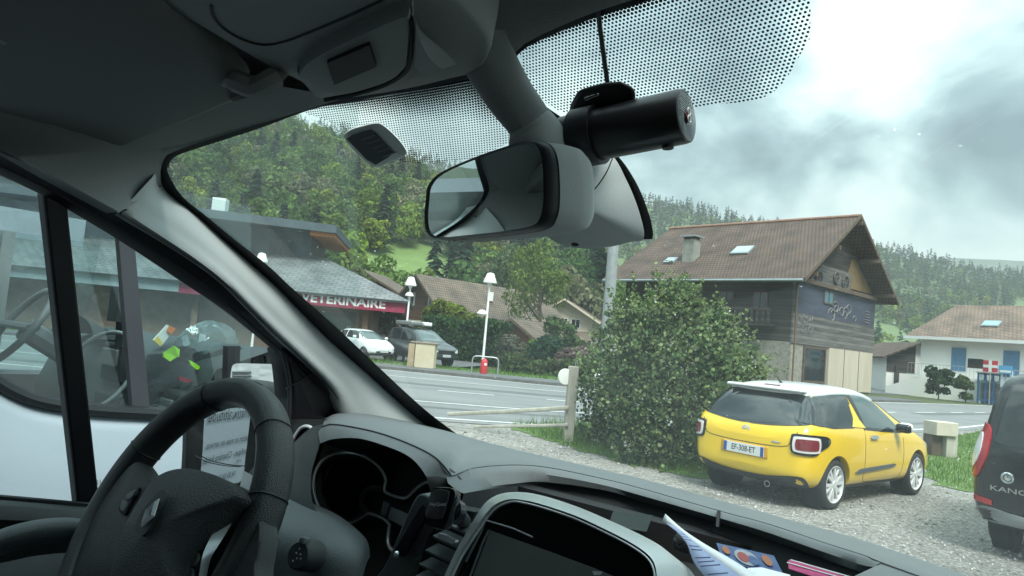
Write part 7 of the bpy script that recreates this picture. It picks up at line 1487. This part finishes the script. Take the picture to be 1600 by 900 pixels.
# front end
mb = MB(); mb.grid([[VW(x, 1.98 - .12 * ((x - (FX + NX) / 2) / .85) ** 2, -.36) for x in np.linspace(FX, NX, 14)], [VW(x, 2.30 - .22 * ((x - (FX + NX) / 2) / .85) ** 2, -.55) for x in np.linspace(FX, NX, 14)], [VW(x, 2.47 - .3 * ((x - (FX + NX) / 2) / .85) ** 2, -.85) for x in np.linspace(FX, NX, 14)], [VW(x, 2.47 - .3 * ((x - (FX + NX) / 2) / .85) ** 2, -1.3) for x in np.linspace(FX, NX, 14)]]); mb.build('bonnet', M_vanwhite, nb_, smooth=60)
vbx = MB(); vbox(vbx, NX - .04, NX + .02, Yend - .02, 1.9, -1.3, -.50); vbx.build('front_wing', M_vanwhite, nb_, smooth=0)
MB().grid([[VW(x, 2.01 - 1.0 * f - .1 * ((x - (FX + NX) / 2) / .85) ** 2, -.36 + .74 * f) for x in np.linspace(FX + .03, NX - .03, 14)] for f in np.linspace(0, 1, 8)]).build('windscreen', thin_glass('neighbour_windscreen', (.9, .95, .95), .5), nb_, smooth=180)
# window rubber, divider, panes
MB().tube(s3 + V_z * .012 + MV @ np.array([.012, 0, 0]), .020, 8).build('window_rubber', M_seal, nb_)
MB().prism([nside(a, b, .01) for a, b in ((183, 340), (208, 355), (236, 660), (209, 660))], MV @ np.array([-.03, 0, 0])).build('window_divider', mat('divider_grey', (.045, .045, .055), .45), nb_, smooth=0)
MB().grid([[VW(NX - .014 - .21 * (z + .32), y, z) for y in np.linspace(-.9, 1.4, 10)] for z in (-.36, -.1, .15, .42)]).build('window_glass', M_nglass, nb_, smooth=0)
# cab inside: dash, wheel, seats, far door
mb = MB(); mb.grid([[VW(x, y, z) for x in np.linspace(FX + .05, NX - .06, 12)] for y, z in ((1.27, -.75), (1.20, -.42), (1.28, -.20), (1.5, -.12), (1.96, -.26))]); mb.build('dash', M_dash2, nb_, smooth=60)
mb = MB(); mb.grid([[VW(-3.66 + .26 * math.cos(a), 1.22 + .1 * k, -.16 + (.10 - .05 * k) * math.sin(a)) for a in np.linspace(0, math.pi, 14)] for k in (0, 1, 2)]); mb.build('instrument_hood', M_blackin, nb_, smooth=60)
mb = MB()
for x_, y_, z_, w_, h_ in ((-3.15, 1.24, -.24, .20, .16), (-2.92, 1.23, -.30, .14, .10), (-3.12, 1.22, -.42, .22, .12), (-2.60, 1.22, -.34, .24, .10)): mb.box(VW(x_, y_, z_), (w_, .06, h_), ax=MV.T)
mb.build('console_panel', M_blackin, nb_, bevel=.012)
mb = MB()
for x_, y_, z_, w_, h_ in ((-3.15, 1.205, -.22, .15, .07), (-2.60, 1.185, -.33, .18, .02), (-2.60, 1.185, -.36, .18, .02)): mb.box(VW(x_, y_, z_), (w_, .012, h_), ax=MV.T)
mb.build('console_detail', M_greytrim, nb_, bevel=.004)
mb = MB(); vbox(mb, NX - .16, NX - .09, -.5, 1.25, -1.2, -.345); mb.build('inner_door', M_dash2, nb_, smooth=0, bevel=.02)
for x in (-3.72, -2.75):
    mb = MB(); vbox(mb, x - .25, x + .25, -.30, .35, -.95, -.60); vbox(mb, x - .24, x + .24, -.36, -.20, -.62, .02); vbox(mb, x - .13, x + .13, -.35, -.25, .04, .20); mb.build('seat', MATS['seat_cloth'], nb_, bevel=.04, segs=3)
def torus(mb, c, n, R, r):
    n = np.asarray(n, float); n /= np.linalg.norm(n); a = np.cross([0, 0, 1], n); a /= np.linalg.norm(a); b = np.cross(n, a)
    return mb.tube([VW(*(np.asarray(c) + R * (math.cos(t) * a + math.sin(t) * b))) for t in np.linspace(0, 2 * np.pi, 40, endpoint=False)], r, 10, closed=True)
mb = MB(); torus(mb, (-3.62, 1.0, -.13), (0, -.85, .52), .19, .016); mb.tube([VW(-3.80, 1.0, -.13), VW(-3.44, 1.0, -.13)], .018, 8, sx=1.6); mb.tube([VW(-3.62, 1.02, -.14), VW(-3.62, 1.25, -.28)], .05, 8); mb.build('wheel', M_greytrim, nb_)
mb = MB(); torus(mb, (-2.75, 1.02, -.24), (.35, -.85, .4), .15, .008); mb.build('second_ring', M_galv, nb_)  # second thin ring, on the passenger side of the dash
mb = MB(); mb.tube([VW(-3.1, 1.22, -.20), VW(-3.08, 1.20, -.04)], .018, 8); mb.box(VW(-3.08, 1.18, .0), (.09, .03, .14), ax=MV.T); mb.build('phone_cradle', M_black, nb_)
# clutter on its dash
def at(px, py, X): return vX(px, py, X)
hv = thing('hi_vis_vest', 'crumpled black vest with fluorescent yellow strips on the white van dash', 'vest', at(290, 590, -2.62))
P = []
for i in range(9): P.append([at(225 + i * 24, 545 + 12 * math.sin(i * 1.9 + j) + j * 24, -2.62 + .05 * math.sin(i * 1.3 + j * 2)) for j in range(5)])
MB().grid(P).build('cloth', mat('black_cloth', (.012, .013, .016), .9, bump=.5, bscale=40), hv, smooth=60, solid=.006, subs=1)
M_fluo = mat('fluorescent_yellow', (.42, .80, .02), .6)
for q in ([(256, 550), (280, 558), (281, 546), (272, 540), (278, 556), (266, 565), (256, 558)], [(295, 562), (306, 568), (315, 575), (308, 578), (298, 570)]): MB().prism([at(a, b, -2.53) for a, b in q], MV @ np.array([-.01, 0, 0])).build('fluorescent_strip', M_fluo, hv, smooth=0)
MB().prism([at(a, b, -2.53) for a, b in ((280, 588), (296, 592), (303, 595), (290, 598), (280, 594))], MV @ np.array([-.01, 0, 0])).build('red_strip', mat('red_cloth', (.30, .01, .03), .7), hv, smooth=0)
bg_ = thing('plastic_bag', 'clear plastic bag heaped on the white van dash', 'bag', at(325, 560, -2.7)); c = at(325, 548, -2.72); r = np.random.default_rng(3); rows = []
for th in np.linspace(.05, math.pi - .05, 12):
    rows.append([c + MV @ (np.array([.09 * math.sin(th) * math.cos(q), .12 * math.sin(th) * math.sin(q), .11 * math.cos(th)]) * (1 + .12 * math.sin(5 * q + 3 * th) + r.normal(0, .03))) for q in np.linspace(0, 2 * np.pi, 22, endpoint=False)])
MB().grid(rows, cu=True).build('film', thin_glass('clear_film', (.80, .86, .86), 1.8, .22, (.7, .78, .76)), bg_, smooth=60)
bx_t = thing('parcel', 'white and orange cardboard packet on the white van dash', 'packet', at(252, 470, -3.0)); q = [at(a, b, -3.0) for a, b in ((240, 532), (262, 508), (274, 513), (252, 541))]
MB().prism(q, MV @ np.array([-.08, .03, 0])).build('carton', mat('packet_white', (.62, .64, .60), .6), bx_t, smooth=0); MB().prism([at(a, b, -2.995) for a, b in ((264, 509), (274, 513.5), (266, 523), (260, 516))], MV @ np.array([.004, 0, 0])).build('orange_corner', mat('packet_orange', (.60, .16, .04), .6), bx_t, smooth=0); MB().prism([at(a, b, -2.995) for a, b in ((240, 532), (246, 525), (253, 535), (250, 541))], MV @ np.array([.004, 0, 0])).build('yellow_corner', mat('packet_yellow', (.62, .48, .08), .6), bx_t, smooth=0)
pp_ = thing('crumpled_papers', 'crumpled white papers standing on the white van dash', 'papers', at(290, 510, -2.95))
for q in (((284, 524), (292, 520), (303, 556), (288, 554)), ((312, 520), (322, 524), (322, 556), (308, 552))): MB().prism([at(a, b, -2.95) for a, b in q], MV @ np.array([-.004, .002, 0])).build('sheet', M_paper, pp_, smooth=0)
# its own wing mirror, white cap on a dark arm
nm2 = thing('mirror_head', None, None, M=WM[nb_.name], parent=nb_)
mq = cr([(370, 572), (380, 568), (400, 569), (406, 574), (406, 596), (402, 604), (370, 604)], 40, True); P = [vX(a, b, -2.08) for a, b in mq]; c = np.mean(P, 0)
MB().grid([[c + (p - c) * f + MV @ np.array([0, o, 0]) for p in P] for f, o in ((.001, -.02), (.9, -.02), (1, -.01), (1, .08), (.8, .12), (.001, .13))], cu=True).build('cap', M_carwhite, nm2, smooth=50)
for k_ in range(3): MB().tube([vX(374, 582 + k_ * 6, -2.075) + MV @ np.array([0, -.022, 0]), vX(402, 582 + k_ * 6, -2.075) + MV @ np.array([0, -.022, 0])], .004, 5).build('cap_line', M_greytrim, nm2)
MB().tube([vX(362, 540, -2.3), vX(360, 600, -2.3)], .03, 8).build('arm', M_seal, nm2)
# lettering on its side, read backwards in our mirror
def refl(px, py):
    p = toV(wq(px, py, .004)); d = p / np.linalg.norm(p); o = d - 2 * np.dot(d, wNv) * wNv; t = (NX + .042 - p[0]) / o[0]; return p + o * t
c1, c2 = refl(322, 690), refl(388, 690); zt_, zb_ = refl(355, 640)[2], refl(355, 745)[2]
print('REFL', c1, c2, zt_, zb_)
yR = max(c1[1], c2[1]); yL = min(c1[1], c2[1]); Wd = yR - yL
M_ink = mat('sign_ink', (.03, .032, .04), .6); lt = MB()
def line(txt, py, size, frac): z = refl(355, py)[2]; lt.text(txt, VW(NX + .046, yL + Wd * frac, z), V_f, V_z, size, .001, 'CENTER')
hz = abs(zt_ - zb_)
line('climatix.altitude', 648, hz * .24, .5); line('Installation et mise en service', 690, hz * .135, .42); line('frigorifique - Chambre froide - Tank', 711, hz * .135, .60); line('à lait', 724, hz * .09, .2); line('04 50 58 22 10', 743, hz * .12, .5)
lt.build('lettering', M_ink, nb_, smooth=0)
sm_ = MB(); 
for k_, (tx_, sz_) in enumerate((('ZI RUE DES PRES', .022), ('74300', .016), ('SALLANCHES', .016))): sm_.text(tx_, vX(178, 752 + k_ * 6, NX + .075), V_f, V_z, sz_, .001, 'CENTER')
sm_.build('small_lettering', M_ink, nb_, smooth=0)

# ------------------------------------------------------------------ air between here and the hills
mb = MB(); mb.box((150, 1190, 131), (4600, 2620, 274)); hz_ = mb.build('haze', [], None, smooth=0); hz_['kind'] = 'stuff'
m, nd, ln, out = nodes_mat('valley_air'); v = nd('ShaderNodeVolumePrincipled'); v.inputs['Color'].default_value = (.90, .96, .95, 1); v.inputs['Density'].default_value = .00036; v.inputs['Anisotropy'].default_value = .2; ln(v.outputs[0], out.inputs['Volume']); hz_.data.materials.append(m)
cy.volume_bounces = 0; cy.volume_step_rate = 10
